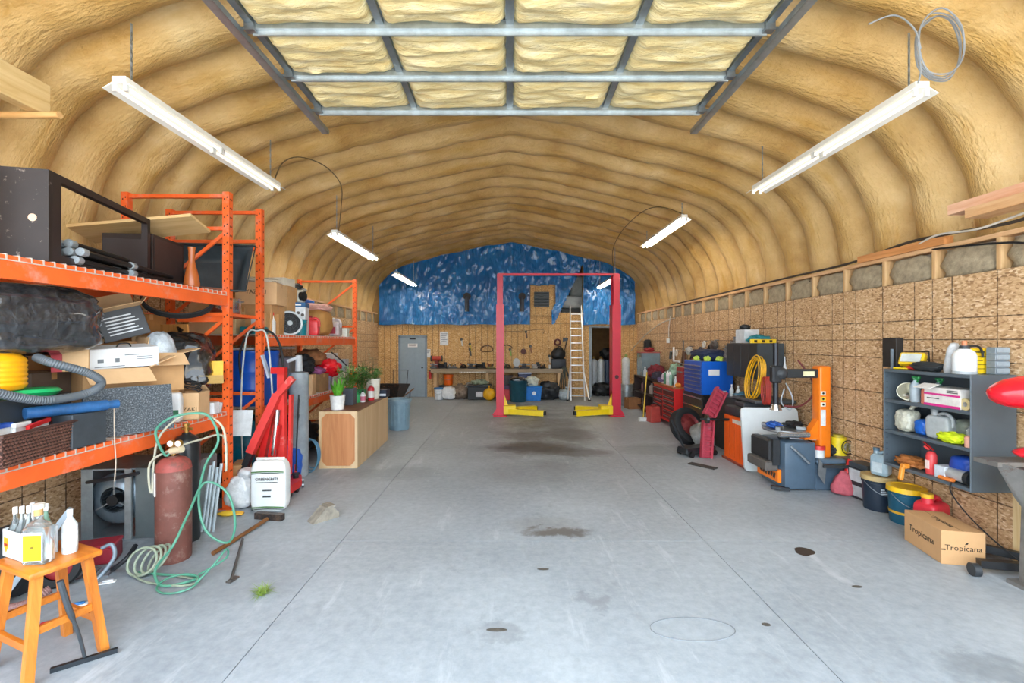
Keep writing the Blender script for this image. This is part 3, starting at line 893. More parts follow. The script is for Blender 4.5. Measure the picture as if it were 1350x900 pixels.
# ================================================================= pallet racks
XFR, XRR = -3.13, -4.25
POSTH = M('#3b1a10', 0.8)
def rack(label, y0, y1, levels, h0, h1):
    t = thing('pallet_rack', label, 'rack', (XFR, y0, 0))
    def W(b, nm, mat): return b.part(nm, mat, t, world=True)
    for yy, hh in ((y0, h0), (y1, h1)):
        for xx in (XFR, XRR):
            p = W(B().bx(xx - 0.037, xx + 0.037, yy - 0.035, yy + 0.035, 0.006, hh), 'post', ORANGE)
            b = B(); z = 0.12
            while z < hh - 0.05:
                for dx in (-0.015, 0.015):
                    b.box((xx + dx, yy - 0.0352, z + (0.02 if dx > 0 else 0)), (0.011, 0.001, 0.018))  # thin dark tabs on the face, coloured as the shade inside open slots
                if xx == XFR:
                    for dy in (-0.015, 0.015): b.box((xx + 0.0372, yy + dy, z), (0.001, 0.011, 0.018))
                z += 0.1
            o = b.part('dark_slot_tabs', POSTH, p); o.location = (0, 0, 0)
            for v in o.data.vertices: v.co -= Vector((XFR, y0, 0))
            o['kind'] = 'stuff'
            W(B().bx(xx - 0.07, xx + 0.07, yy - 0.06, yy + 0.06, 0, 0.008), 'foot_plate', ORANGE)
        zz = 0.25; k = 0
        while zz < hh - 0.1:
            W(B().bx(XRR + 0.03, XFR - 0.03, yy - 0.02, yy + 0.02, zz - 0.02, zz + 0.02), 'cross_brace', ORANGE)
            z2 = min(zz + 0.95, hh - 0.05)
            if z2 - zz > 0.4:
                a, c = (XRR + 0.04, XFR - 0.04)
                W(B().bar((a, yy + 0.0, zz + 0.04), (c, yy, z2 - 0.06), 0.025, 0.035), 'diagonal_brace', ORANGE)
            zz += 0.95; k += 1
        W(B().bx(XRR + 0.03, XFR - 0.03, yy - 0.02, yy + 0.02, hh - 0.06, hh - 0.02), 'cross_brace', ORANGE)
    for zt in levels:
        for xx in (XFR, XRR):
            W(B().bx(xx - 0.025, xx + 0.025, y0 + 0.036, y1 - 0.036, zt - 0.15, zt - 0.004), 'beam', ORANGE)
            for yy, s in ((y0, 1), (y1, -1)):
                W(B().bx(xx - 0.042, xx + 0.042, yy + s * 0.036 - 0.003, yy + s * 0.036 + 0.003, zt - 0.19, zt + 0.03), 'beam_bracket', ORANGE)
        b = B(); y = y0 + 0.08
        while y < y1 - 0.05:
            b.bx(XRR - 0.02, XFR + 0.027, y - 0.003, y + 0.003, zt - 0.003, zt + 0.003)
            b.bx(XFR + 0.0255, XFR + 0.030, y - 0.004, y + 0.004, zt - 0.035, zt)
            y += 0.075
        for k in range(7):
            x = XRR + (XFR - XRR) * (k + 0.5) / 7
            b.bx(x - 0.003, x + 0.003, y0 + 0.06, y1 - 0.06, zt - 0.008, zt - 0.002)
        b.bx(XFR + 0.0255, XFR + 0.031, y0 + 0.06, y1 - 0.06, zt - 0.038, zt - 0.031)
        o = W(b, 'wire_deck', M('#d8d0c6', 0.4, 0.4)); o['kind'] = 'stuff'
    return t
rack('near orange steel pallet rack holding the dark cabinet and wicker basket', 1.6, 5.05, (2.39, 1.08), 3.5, 3.5)
rack('far orange pallet rack holding cartons and fan boxes above the blue drum', 5.7, 9.2, (1.94, 1.0), 3.5, 3.1)
Z1T, Z1L, Z2T, Z2L = 2.394, 1.084, 1.944, 1.004

# ================================================================= on top of the near rack
DBROWN = M('#241b19', 0.55, 0, 0.2, 6, wear_or_sheen='#a8978c', wamt=0.40, wscale=16)
DBROWN2 = M('#2a201f', 0.5, 0, 0.12, 6)
def dark_cabinet():
    t = thing('cabinet_frame', 'scratched dark brown open cabinet frame on top of the near rack', 'cabinet', (-3.12, 3.08, Z1T), R(14))
    h = 0.62
    B().bx(-0.36, 0.0, 0, 0.035, 0, h).part('end_panel', DBROWN, t)
    B().bx(-0.02, 0.0, 0.0355, 0.12, 0, h).part('stile', DBROWN2, t)
    B().bx(-0.05, 0.0, 1.26, 1.31, 0, h).part('stile', DBROWN2, t)
    B().bx(-0.05, 0.0, 0.12, 1.26, h - 0.05, h).part('rail', DBROWN2, t)
    B().bx(-0.05, 0.0, 0.12, 1.26, 0, 0.06).part('rail', DBROWN2, t)
    B().bx(-0.36, -0.05, 0.035, 1.30, 0, 0.02).part('bottom_board', DBROWN2, t)
    B().bx(-0.36, -0.05, 1.27, 1.30, 0.02, 0.42).part('divider', DBROWN2, t)
    B().cyl((-0.09, -0.002, 0.29), (-0.09, 0.001, 0.29), 0.025, n=12).part('paint_chip', M('#d6b79a', 0.8), t)
dark_cabinet()
t = thing('drawer_box', 'closed dark brown drawer box behind the cabinet frame', 'cabinet', (-3.47, 4.42, Z1T), R(6))
B().bx(-0.45, 0.0, 0, 0.5, 0, 0.5, 0.003).part('body', DBROWN2, t)
B().bx(0.0, 0.004, 0.03, 0.47, 0.03, 0.47).part('side_panel', M('#3a2d2a', 0.4), t)
# beige plank lying askew
B().bx(-0.56, 0.56, -0.17, 0.17, 0, 0.03).solo('plank', wood('#e0bf8a', '#c9a268', 'x'), 'beige plank lying crosswise on the drawer box behind the cabinet frame', 'plank', (-3.68, 4.55, Z1T + 0.57), rot=(R(-14), R(-7), R(6)))
# pipes with galvanised end caps
k = 0
PIPEB = B().cyl((0, 0, 0), (0, 0.72, 0), 0.022, n=10).mesh('pipe', M('#1e2022', 0.5, 0.3))
PIPEC = B().cyl((0, -0.03, 0), (0, 0.03, 0), 0.031, n=8).cyl((0, -0.038, 0), (0, -0.03, 0), 0.018, n=6).mesh('end_cap', M('#a9b2b8', 0.45, 0.4), 30)
spots = [(-3.44, 3.42, z) for z in ()] 
for r_, (zz, n_) in enumerate(((0.055, 4), (0.118, 4), (0.181, 3))):
    for i in range(n_): spots.append((-3.41 + i * 0.066 + r_ % 2 * 0.02 + 0.02, 3.36 + 0.02 * ((i * 7 + r_) % 3), Z1T + zz))
for i in range(4): spots.append((-3.40 + (i % 2) * 0.075, 3.95 + 0.06 * (i % 2), Z1T + 0.055 + 0.066 * (i // 2)))
for q in spots:
    t = thing('capped_pipe', 'black capped pipe in the larger stack inside the dark cabinet frame' if q[1] < 3.7 else 'black capped pipe in the small far stack of four in the cabinet frame', 'pipe', q, R(14), 'capped pipes in the larger stack' if q[1] < 3.7 else 'capped pipes in the small stack')
    inst(PIPEB, 'pipe', t); inst(PIPEC, 'end_cap', t); k += 1
# dark grey barrow tray on edge
def tray():
    t = thing('barrow_tray', 'dark grey plastic wheelbarrow tray standing on edge', 'tray', (-3.52, 4.98, Z1T + 0.02), 0, rot=(R(66), 0, R(10)))
    def f(u, v):
        x, y = (u - 0.5) * 1.15, (v - 0.5) * 0.62
        e = max(abs(u - 0.5) * 2, abs(v - 0.5) * 2)
        rr = 0.25 if e < 0.72 else 0.25 * (1 - (e - 0.72) / 0.28) ** 1.5
        return (x, y + 0.31, -rr * 0.8 + 0.0)
    B().sheet(f, 24, 16, 0.006).part('shell', M('#3b4348', 0.35), t, 60)
    pts = [(-0.58, 0), (0.58, 0), (0.6, 0.6), (-0.6, 0.6)]
    B().tube([(x, y, 0.0) for x, y in pts], 0.012, 8, True, 1).part('rim', M('#2b3135', 0.4), t, 60)
tray()
B().lathe([(0, 0), (0.066, 0), (0.072, 0.03), (0.06, 0.12), (0.036, 0.22), (0.028, 0.27), (0.03, 0.36), (0.036, 0.40), (0.028, 0.40), (0.02, 0.3), (0, 0.28)]).solo('vase', M('#a8592a', 0.25, 0, 0.12), 'tall brown glazed vase on the front edge of the near rack', 'vase', (-3.2, 4.58, Z1T + 0.003))
b = B()
for i in range(5): b.cyl((-0.30 , 0, 0.03 + 0.0 * i), (0.30, 0, 0.03), 0.001, n=6)
b = B()
for i in range(4): b.bar((-0.25, 0.05 * i - 0.07, 0.02), (0.25, 0.05 * i - 0.07, 0.02), 0.045, 0.035)
b.solo('folded_blind', M('#7a4a36', 0.45, 0, 0.3, 10), 'bundle of dark brown blind slats beside the vase', 'blind', (-3.33, 4.92, Z1T + 0.003), R(62))
# lumber stored up at the eaves
b = B().bx(-0.10, 0.0, -2.6, 0.0, 0.0, 0.24, 0.004)
b.solo('timber_beam', wood('#e2c690', '#c9a468', 'y'), 'thick pale timber beam high at the upper left edge', 'beam', (-3.58, 3.55, 3.60), 0)
B().cyl((-4.45, 0, 0), (-3.42, 0, 0.0), 0.026, n=12).solo('wooden_pole', wood('#dfb47a', '#c28f52', 'x'), 'round wooden pole under the pale timber beam', 'pole', (0, 3.46, 3.57))
B().bx(-0.05, 0.05, -0.4, 0.0, 0, 0.05, 0.005).solo('steel_bracket', DARKST, 'dark steel bracket end above the dark cabinet frame', 'bracket', (-3.62, 3.35, Z1T + 0.64), 0)
B().bx(-0.3, 0.0, -0.6, 0.0, 0, 0.64, 0.004).solo('board_stack', M('#cdb08a', 0.7), 'tan board end standing at the left of the dark cabinet frame', 'board', (-3.52, 3.32, Z1T), R(14))

# ================================================================= lower shelf of the near rack
WRAP = mat_plastic_wrap('stretch_wrap', '#23272c', 0.2, 4.0, (0.9, 2.6, 1.3), 0.11)
bag('long bale wrapped in shiny black stretch film under the top beam', (-3.62, 3.26, Z1L + 0.66), (0.80, 0.92, 0.52), WRAP, 2.0, R(-4), 0.13, False, 'wrapped_bale', 'bale', 0.5)
carton('brown carton with a black and red printed side under the wrapped bale', (-3.76, 3.52, Z1L), (0.42, 0.4, 0.53), R(8), None, M('#5a4a3e', 0.7))
carton('brown box carrying the right end of the wrapped bale', (-3.86, 4.0, Z1L), (0.4, 0.4, 0.65), R(0), None, CARD)
carton('flat crate holding up the left end of the wrapped bale', (-3.95, 3.2, Z1L), (0.5, 0.6, 0.65), 0, None, M('#4b4640', 0.7))
# yellow shop vacuum and its hose
t = thing('shop_vacuum', 'yellow ribbed shop vacuum canister at the left edge of the lower shelf', 'vacuum', (-3.43, 3.03, Z1L + 0.44))
prof = [(0, 0), (0.13, 0)]
for i in range(12): prof += [(0.15 + 0.006 * (i % 2), 0.02 + i * 0.016)]
prof += [(0.14, 0.22), (0.10, 0.25), (0, 0.26)]
B().lathe(prof, n=28).part('canister', M('#f2a90f', 0.35, 0, 0.08), t)
B().lathe([(0, 0.26), (0.1, 0.25), (0.09, 0.30), (0, 0.32)], n=20).part('motor_head', BLACK, t)
hp = [(-3.33, 3.2, 1.74), (-3.22, 3.2, 1.70), (-3.12, 3.36, 1.62), (-3.07, 3.42, 1.54), (-3.10, 3.34, 1.47), (-3.15, 3.1, 1.45), (-3.20, 2.95, 1.49), (-3.25, 2.8, 1.56)]
P = spline([Vector(p) for p in hp], 26)
B().tube(P, lambda u: 0.028 + (0.003 if int(u * 180) % 2 else 0.0), 12, sub=1).solo('vacuum_hose', M('#596066', 0.5, 0, 0.1), 'grey corrugated vacuum hose looped over the lower shelf', 'hose')
B().lathe([(0, 0), (0.14, 0.0), (0.17, 0.03), (0.15, 0.05), (0, 0.055)], n=24).solo('plastic_lid', M('#1fa55f', 0.35), 'bright green plastic lid below the vacuum hose', 'basin', (-3.38, 3.2, Z1L + 0.385))  # green plastic lid, modelled as a low closed disc
carton('dark case under the green lid', (-3.46, 3.12, Z1L + 0.0), (0.36, 0.6, 0.382), R(4), None, M('#2a3036', 0.5), False, name='storage_case')
b = B().cyl((-0.25, 0, 0.04), (0.2, 0, 0.04), 0.04, n=16).cyl((0.2, 0, 0.04), (0.27, 0, 0.04), 0.03, 0.034, n=16)
b.solo('rolled_mat', M('#235485', 0.45, 0, 0.35, 12), 'blue rolled plastic sheet behind the wicker basket', 'roll', (-3.14, 3.27, Z1L + 0.245), R(66))
carton('low grey case under the blue rolled sheet', (-3.17, 3.36, Z1L), (0.15, 0.26, 0.243), R(-3), None, M('#3a4046', 0.5), False, name='storage_case')
# wicker basket with papers
def basket():
    t = thing('wicker_basket', 'dark brown wicker basket full of papers on the front of the shelf', 'basket', (-3.19, 2.98, Z1L), R(10))
    w, d, h = 0.26, 0.62, 0.20
    WV = mat_weave('brown_wicker', '#5a3a30', '#2b1b17', 75)
    def ring(k): return [(x * (0.84 + 0.16 * k), y * (0.9 + 0.1 * k), h * k) for x, y in ((-w / 2, -d / 2), (w / 2, -d / 2), (w / 2, d / 2), (-w / 2, d / 2))]
    b = B()
    a, c = ring(0), ring(1)
    vs = a + c + [(x * 0.93, y * 0.96, z) for x, y, z in c] + [(x * 0.93, y * 0.96, 0.01) for x, y, z in a]
    b.pd(vs, [[0, 1, 2, 3]] + [[i, (i + 1) % 4, 4 + (i + 1) % 4, 4 + i] for i in range(4)] + [[4 + i, 4 + (i + 1) % 4, 8 + (i + 1) % 4, 8 + i] for i in range(4)] + [[8 + i, 8 + (i + 1) % 4, 12 + (i + 1) % 4, 12 + i] for i in range(4)] + [[12, 13, 14, 15]])
    b.part('body', WV, t, 0)
    B().tube([(x, y, h) for x, y, z in c], 0.011, 8, True, 1).part('rim', M('#4a2f28', 0.6), t)
    # woven knuckles on the visible sides
    kn = B().ell((0, 0, 0), (0.005, 0.013, 0.008), 1).mesh('weave_strand', M('#6d4a3e', 0.4))
    b = B()
    for j in range(9):
        for i in range(22):
            kz = (j + 0.5) / 9; yy = (-0.5 + (i + 0.5 + 0.5 * (j % 2)) / 22.5) * d * (0.9 + 0.1 * kz)
            b.ell((w / 2 * (0.84 + 0.16 * kz) + 0.001, yy, h * kz), (0.006, 0.012, 0.008), 1)
        for i in range(9):
            kz = (j + 0.5) / 9; xx = (-0.5 + (i + 0.5 + 0.5 * (j % 2)) / 9.5) * w * (0.84 + 0.16 * kz)
            b.ell((xx, -d / 2 * (0.9 + 0.1 * kz) - 0.001, h * kz), (0.012, 0.006, 0.008), 1)
    o = b.part('weave_strands', M('#6d4a3e', 0.4), t); o['kind'] = 'stuff'
basket()
book('binder', 'royal blue binder in the wicker basket', (-3.21, 2.80, Z1L + 0.02), (0.05, 0.28, 0.225), BLUE, R(10))
book('magazine', 'red and white magazine sticking out of the wicker basket', (-3.19, 3.08, Z1L + 0.015), (0.02, 0.2, 0.215), RED, R(18), (R(6), R(4), R(16)))
book('magazine', 'white catalogue standing in the middle of the wicker basket', (-3.21, 2.99, Z1L + 0.015), (0.03, 0.12, 0.22), WHITE, R(12))
# speckled grey board
n = N('felt_board'); sp = n.noise(90, 4, 0.75)
FELT = n.done(n.ramp(sp, [(0.36, '#33383d'), (0.52, '#50565c'), (0.66, '#8b9298')]), 0.85)
B().bx(-0.33, 0.27, -0.012, 0.012, 0, 0.39).bx(-0.33, 0.27, 0.012, 0.10, 0, 0.012).solo('felt_board', FELT, 'large speckled charcoal felt board leaning on the lower shelf', 'board', (-3.10, 3.78, Z1L + 0.004), rot=(R(-8), 0, R(60)))
# cartons in the middle
b = B()
def open_box(label, loc, size, rz, flaps, mat=CARD, rot=None): return carton(label, loc, size, rz, flaps, mat, rot=rot)
open_box('open brown carton with a long ragged front flap over the felt board', (-3.44, 3.90, Z1L), (0.46, 0.34, 0.54), R(62), {'f': -42, 'r': 25, 'l': 60})
t = thing('appliance_box', 'white printed carton lying in the open brown carton', 'box', (-3.40, 3.96, Z1L + 0.555), R(58), rot=(R(6), R(-3), R(58)))
B().bx(-0.25, 0.25, -0.13, 0.13, 0, 0.17, 0.004).part('body', M('#dfe2e4', 0.6, 0, 0.05), t)
b = B()
for i, (x, z, w_, h_) in enumerate(((-0.16, 0.07, 0.04, 0.03), (-0.05, 0.07, 0.03, 0.035), (0.05, 0.11, 0.1, 0.008), (0.14, 0.09, 0.12, 0.006), (0.14, 0.07, 0.12, 0.006), (-0.1, 0.02, 0.2, 0.006))): b.bx(x - w_ / 2, x + w_ / 2, -0.1312, -0.13, z - h_ / 2, z + h_ / 2)
o = b.part('print', M('#6d7378', 0.7), t); o['kind'] = 'stuff'
B().tube([(-0.03, -0.05, 0.17), (-0.01, -0.06, 0.2), (0.05, -0.06, 0.2), (0.07, -0.05, 0.17)], 0.006, 6).part('handle', BLACK, t)
t = carton('tan carton with a red band beside the white printed carton', (-3.46, 3.60, Z1L + 0.532), (0.2, 0.18, 0.19), R(40), None, CARDL)
B().bx(-0.111, -0.05, -0.101, 0.101, 0.0, 0.1905).part('printed_band', M('#b3202e', 0.5), t)
t = carton('black printed carton with raised flaps tilted beside the wrapped bale', (-3.60, 4.28, Z1L + 0.80), (0.34, 0.30, 0.27), R(50), {'r': 40, 'b': 95, 'f': 10}, M('#2c3036', 0.5), rot=(R(0), R(-18), R(46)))
b = B()
for i in range(6): b.bx(-0.12, 0.12 - 0.02 * (i % 3), -0.1512, -0.15, 0.05 + i * 0.03, 0.062 + i * 0.03)
o = b.part('print', M('#cfd4d8', 0.6), t); o['kind'] = 'stuff'
carton('plain carton under the black printed carton', (-3.78, 4.42, Z1L), (0.42, 0.42, 0.77), R(10), None)
open_box('tall open carton stuffed with clear bubble wrap', (-3.38, 4.38, Z1L + 0.30), (0.30, 0.34, 0.36), R(56), {'b': 75, 'r': 15, 'l': 100, 'f': -40})
carton('low carton supporting the bubble wrap carton', (-3.42, 4.36, Z1L), (0.32, 0.34, 0.298), R(56), None)
BUB = mat_plastic_wrap('bubble_wrap', '#aeb9c2', 0.2, 18, (1, 1, 1), 0.02)
crumple('bubble_wrap', 'clear bubble wrapped parcel in the open carton', 'packaging', (-3.36, 4.37, Z1L + 0.50), (0.26, 0.26, 0.40), BUB, 3, 0, 0.12)
bag('big black rubbish bag at the right end of the near lower shelf', (-3.54, 4.82, Z1L + 0.20), (0.68, 0.46, 0.66), BAGBLK, 5.0, R(20), 0.16)
carton('low brown carton under the black rubbish bag', (-3.62, 4.76, Z1L), (0.5, 0.4, 0.198), 0, None)
t = carton('small open carton with black letters at the front of the near shelf', (-3.20, 4.58, Z1L), (0.23, 0.26, 0.26), R(14), {'b': 150, 'l': 130}, CARDL, text=[('f', 'YAZAKI', 0.055, 0.10)])
b = B(); rnd = random.Random(8)
for k in range(4):
    b.tube([(0.08 * math.cos(a) + rnd.uniform(-.015, .015), 0.05 * math.sin(a), 0.02 * k + 0.05 * math.sin(a * 0.5)) for a in [2 * PI * i / 9 for i in range(9)]], 0.006, 6, True, 3)
b.solo('wire_bundle', M('#2a2c2e', 0.5), 'tangle of black wire lying on the small lettered carton', 'wire', (-3.2, 4.58, Z1L + 0.265))
t = thing('warning_sign', 'bright yellow folded card hanging from the black rubbish bag', 'card', (-3.19, 4.86, Z1L + 0.36), R(30), rot=(R(-14), 0, R(30)))
B().bx(-0.11, 0.11, -0.004, 0.0, 0, 0.20).part('card', M('#f5b512', 0.45), t)
B().cyl((-0.06, -0.006, 0.09), (-0.06, -0.003, 0.09), 0.035, n=16).part('emblem', M('#d84a2a', 0.5), t)
B().box((0.0, -0.05, -0.01), (0.23, 0.12, 0.005), (R(-35), 0, 0)).part('fold', M('#d9b36a', 0.6), t)
t = thing('paper_sack', 'small white printed paper sack beside the felt board', 'bag', (-3.16, 4.30, Z1L + 0.004), R(20))
B().sack((0, 0, 0), (0.11, 0.10, 0.28), 0.35, 0.05, 3, 4, 0, 24, 14).part('body', M('#dedede', 0.6, 0, 0.08), t)
B().bx(-0.04, 0.04, -0.052, -0.045, 0.06, 0.12).part('print', M('#3d7a58', 0.6), t)
carton('small white box with grey print at the right end of the near shelf', (-3.18, 4.83, Z1L), (0.13, 0.12, 0.12), R(8), None, M('#dcdfe2', 0.5), False)
B().lathe([(0, 0.004), (0.03, 0.004), (0.045, 0.1), (0.042, 0.1), (0.028, 0.008), (0, 0.008)]).solo('plastic_cup', mat_glass('clear_cup', (0.92, 0.95, 0.97), 0.2, 0.5), 'translucent plastic cup beside the rack post', 'cup', (-3.17, 4.95, Z1L))
# hose coil and brown panel under top beam
b = B()
for k in range(4): b.tube([(0.30 * math.cos(a), 0.02 * k, 0.16 * math.sin(a) - 0.01 * k) for a in [2 * PI * i / 14 for i in range(14)]], 0.013, 8, True, 3)
b.solo('hose_coil', BLACKR, 'coil of black hose hanging below the top beam', 'hose', (-3.42, 4.70, 2.29), R(35))
carton('wide brown carton standing behind the coil of black hose', (-3.95, 4.75, Z1L), (0.42, 0.42, 1.05), R(0), None, M('#a06f3c', 0.7))
B().bx(-0.008, 0.008, -0.2, 0.2, 0, 0.95).solo('wood_panel', wood('#b97f42', '#8f5c2a', 'z'), 'thin brown wood panel beside the wide carton', 'panel', (-3.55, 4.93, Z1L + 0.004), rot=(0, R(-6), R(75)))
# string hanging from the near beam
B().tube([(-3.095, 2.66 + 0.9, 1.36), (-3.092, 3.56, 1.1), (-3.09, 3.57, 0.9), (-3.11, 3.58, 0.75)], 0.004, 5).solo('string', M('#c9b9a6', 0.7), 'thin pale string hanging over the lower front beam', 'string')

# ================================================================= under the near rack
def blower():
    t = thing('furnace_blower', 'grey sheet metal furnace blower with a round fan inlet under the near rack', 'blower', (-3.55, 4.55, 0), R(6))
    SM = M('#7b8688', 0.4, 0.5, 0.12, 5)
    w, d, h = 0.92, 0.55, 0.66
    b = B().bx(0.0, 0.45, -d / 2, d / 2, 0, h, 0.004); b.part('cabinet', SM, t)
    b = B().bx(-0.46, 0.0, -d / 2, -d / 2 + 0.006, 0, 0.02).bx(-0.46, 0, -d / 2, d / 2, 0, 0.012).bx(-0.46, 0, -d / 2, d / 2, h - 0.012, h).bx(-0.46, -0.44, -d / 2, d / 2, 0, h).bx(-0.46, -0.36, -d / 2 - 0.005, -d / 2, 0, h)
    b.part('housing', M('#93a0a6', 0.35, 0.6), t)
    B().bx(-0.08, -0.02, -d / 2 - 0.02, -d / 2 + 0.01, 0, h, 0.004).part('flange', M('#c7d0d4', 0.3, 0.7), t)
    b = B().lathe([(0.24, 0.0), (0.20, 0.04), (0.12, 0.055), (0.12, -0.12)], (-0.20, -d / 2 + 0.08, 0.36), 32, (PI / 2, 0, 0)); b.part('fan_inlet', M('#8fa0ab', 0.3, 0.7), t, 50)
    b = B().cyl((-0.20, -d / 2 + 0.12, 0.36), (-0.20, -d / 2 + 0.14, 0.36), 0.23, n=32); b.part('fan_scroll', M('#6f808c', 0.35, 0.7), t)
    b = B()
    for k in range(20):
        a = 2 * PI * k / 20
        b.box((-0.20 + 0.1 * math.cos(a), -d / 2 + 0.07, 0.36 + 0.1 * math.sin(a)), (0.004, 0.1, 0.025), (0, -a, 0))
    o = b.part('fan_blades', M('#3a4247', 0.5, 0.6), t); o['kind'] = 'stuff'
    B().cyl((-0.2, -d / 2 - 0.0, 0.36), (-0.2, -d / 2 + 0.1, 0.36), 0.05).part('motor', BLACK, t)
    for sx in (-1, 0, 1):
        a = PI / 2 + sx * 2.1
        B().bar((-0.2, -d / 2 + 0.03, 0.36), (-0.2 + 0.19 * math.cos(a), -d / 2 + 0.03, 0.36 + 0.19 * math.sin(a)), 0.012, 0.012, (0, 1, 0)).part('motor_arm', GALV, t)
    B().bx(0.20, 0.30, -d / 2 - 0.002, -d / 2, 0.56, 0.62).part('sticker', WHITE, t)
blower()
def cylinder(label, loc, r, h, mat, valve, name='gas_cylinder'):
    t = thing(name, label, 'gas cylinder', loc)
    B().lathe([(0, 0.0), (r * 0.96, 0.0), (r, 0.02), (r, h * 0.86), (r * 0.93, h * 0.925), (r * 0.7, h * 0.965), (r * 0.34, h * 0.985), (r * 0.3, h), (0, h)], n=28).part('body', mat, t, 50)
    B().cyl((0, 0, h), (0, 0, h + 0.06), 0.018, n=10).cyl((-0.04, 0, h + 0.035), (0.05, 0, h + 0.035), 0.014, n=10).cyl((0, 0, h + 0.06), (0, 0, h + 0.085), 0.028, n=8).part('valve', valve, t)
    return t
BRASS = M('#b08d4a', 0.3, 0.8)
RUST = M('#6e4238', 0.65, 0, 0.2, 7, wear_or_sheen='#8f7468', wamt=0.45, wscale=8)
yc = YG(736); xc = U(229, yc)
t = cylinder('rust brown welding gas cylinder with a white sticker under the rack beam', (xc, yc, 0), 0.13, 0.88, RUST, BRASS)
B().lathe([(0.131, 0.765), (0.1225, 0.818), (0.092, 0.853), (0.046, 0.870)], n=24).part('red_shoulder', M('#97473f', 0.6, 0, 0.2, wear_or_sheen='#6e4238', wamt=0.5), t)
B().box((-0.092, -0.094, 0.66), (0.06, 0.008, 0.19), (0, 0, R(-44))).part('sticker', M('#d9d6d0', 0.6), t)
xk, yk = U(246, 4.25), 4.25
t = cylinder('tall black gas cylinder standing behind the rust brown one', (xk, yk, 0), 0.11, 1.0, M('#1d2124', 0.35), BRASS)
t = thing('gas_regulator', 'brass twin gauge regulator on the rust brown cylinder', 'regulator', (xc + 0.02, yc - 0.02, 0.93))
B().cyl((0, -0.03, 0), (0.10, -0.05, 0.02), 0.03, n=14).part('bonnet', M('#d7c9a8', 0.4, 0.3), t)
for dx in (0.02, 0.085):
    B().cyl((dx, -0.05, 0.07), (dx, -0.075, 0.07), 0.028, n=18).part('gauge', BRASS, t); B().cyl((dx, -0.0755, 0.07), (dx, -0.0765, 0.07), 0.024, n=18).part('dial', WHITE, t)
# welding hoses: green and tan, looped over beam and coiled on the floor
def lp(px, py, Y): return (U(px, Y), Y, V(py, Y))
HG, HT = M('#4f8f77', 0.35, 0, 0.12), M('#b0ad98', 0.4, 0, 0.12)
FG = [lp(228, 590, 3.86), lp(218, 600, 3.82), lp(205, 570, 3.78), lp(222, 552, 3.80), lp(250, 545, 3.9), lp(275, 548, 3.95), lp(288, 580, 3.92), lp(270, 615, 3.9), lp(262, 660, 3.9), lp(272, 700, 3.88), lp(300, 715, 3.9), lp(310, 690, 3.9), lp(300, 650, 3.9), lp(270, 636, 3.9), (U(250, 3.7), 3.68, 0.45), (U(228, 3.5), 3.5, 0.28), (U(205, 3.5), 3.5, 0.10), (U(212, 3.42), 3.42, 0.02), (U(240, 3.45), 3.45, 0.018), (U(255, 3.5), 3.55, 0.016), (U(215, 3.55), 3.58, 0.016), (U(180, 3.6), 3.62, 0.015)]
B().tube(FG, 0.010, 8).solo('welding_hose', HG, 'green welding hose draped over the beam and down to the floor', 'hose')
FT = [lp(232, 590, 3.88), lp(198, 610, 3.8), lp(200, 650, 3.8), lp(208, 580, 3.85), lp(240, 548, 3.95), lp(262, 545, 4.0), lp(282, 552, 3.98), lp(296, 570, 3.95), lp(298, 620, 3.95), lp(295, 575, 4.0), lp(262, 580, 4.05), lp(236, 588, 4.0)]
B().tube(FT, 0.009, 8).solo('welding_hose', HT, 'tan welding hose looped over the orange beam', 'hose')
b = B(); rnd = random.Random(3)
for k in range(4):
    cx, cy = U(190, 3.62) + 0.03 * k, 3.6 + 0.02 * k
    b.tube([(cx + (0.11 - 0.01 * k) * math.cos(a), cy + 0.05 * math.sin(a), 0.10 + 0.09 * math.sin(a + 0.2 * k) + 0.01) for a in [2 * PI * i / 10 for i in range(10)]], 0.0095, 7, True, 4)
b.tube([(U(175, 3.55), 3.55, 0.03), (U(200, 3.5), 3.46, 0.02), (U(245, 3.45), 3.42, 0.015), (U(262, 3.5), 3.5, 0.015), (U(240, 3.6), 3.56, 0.015)], 0.0075, 7)
b.solo('hose_coil', M('#8f9a86', 0.4, 0, 0.25, 14), 'pale green and tan hose coil in front of the rust brown cylinder', 'hose')
b = B(); 
b.tube([(0.14 * math.cos(a) , 0.10 * math.sin(a), 0.012 + 0.02 * (1 + math.sin(a))) for a in [2 * PI * i / 10 for i in range(10)]], 0.0075, 7, True, 4)
b.tube([(0.13, 0.0, 0.03), (0.2, 0.1, 0.12), (0.24, 0.2, 0.2), (0.2, 0.25, 0.1), (0.05, 0.15, 0.02)], 0.0075, 7)
b.solo('hose_coil', HG, 'loose green hose loop lying on the floor in front of the cylinder', 'hose', (U(232, 3.4), 3.42, 0))
# pale conduit bundle leaning behind
for k, (dx, hh) in enumerate(((0, 0.62), (0.035, 0.66), (0.07, 0.6), (0.11, 0.64))):
    B().cyl((0, 0, 0.003), (0.02, 0.1, hh), 0.014, n=10).solo('conduit', M('#aebabf', 0.35, 0.2), 'pale grey plastic conduit leaning beside the near rack post', 'pipe', (U(264, 4.4) + dx, 4.42, 0), 0, 'leaning conduits')
carton('flattened brown carton standing behind the near rack post', (U(312, 5.3), 5.4, 0), (0.16, 0.3, 0.42), R(20), None)
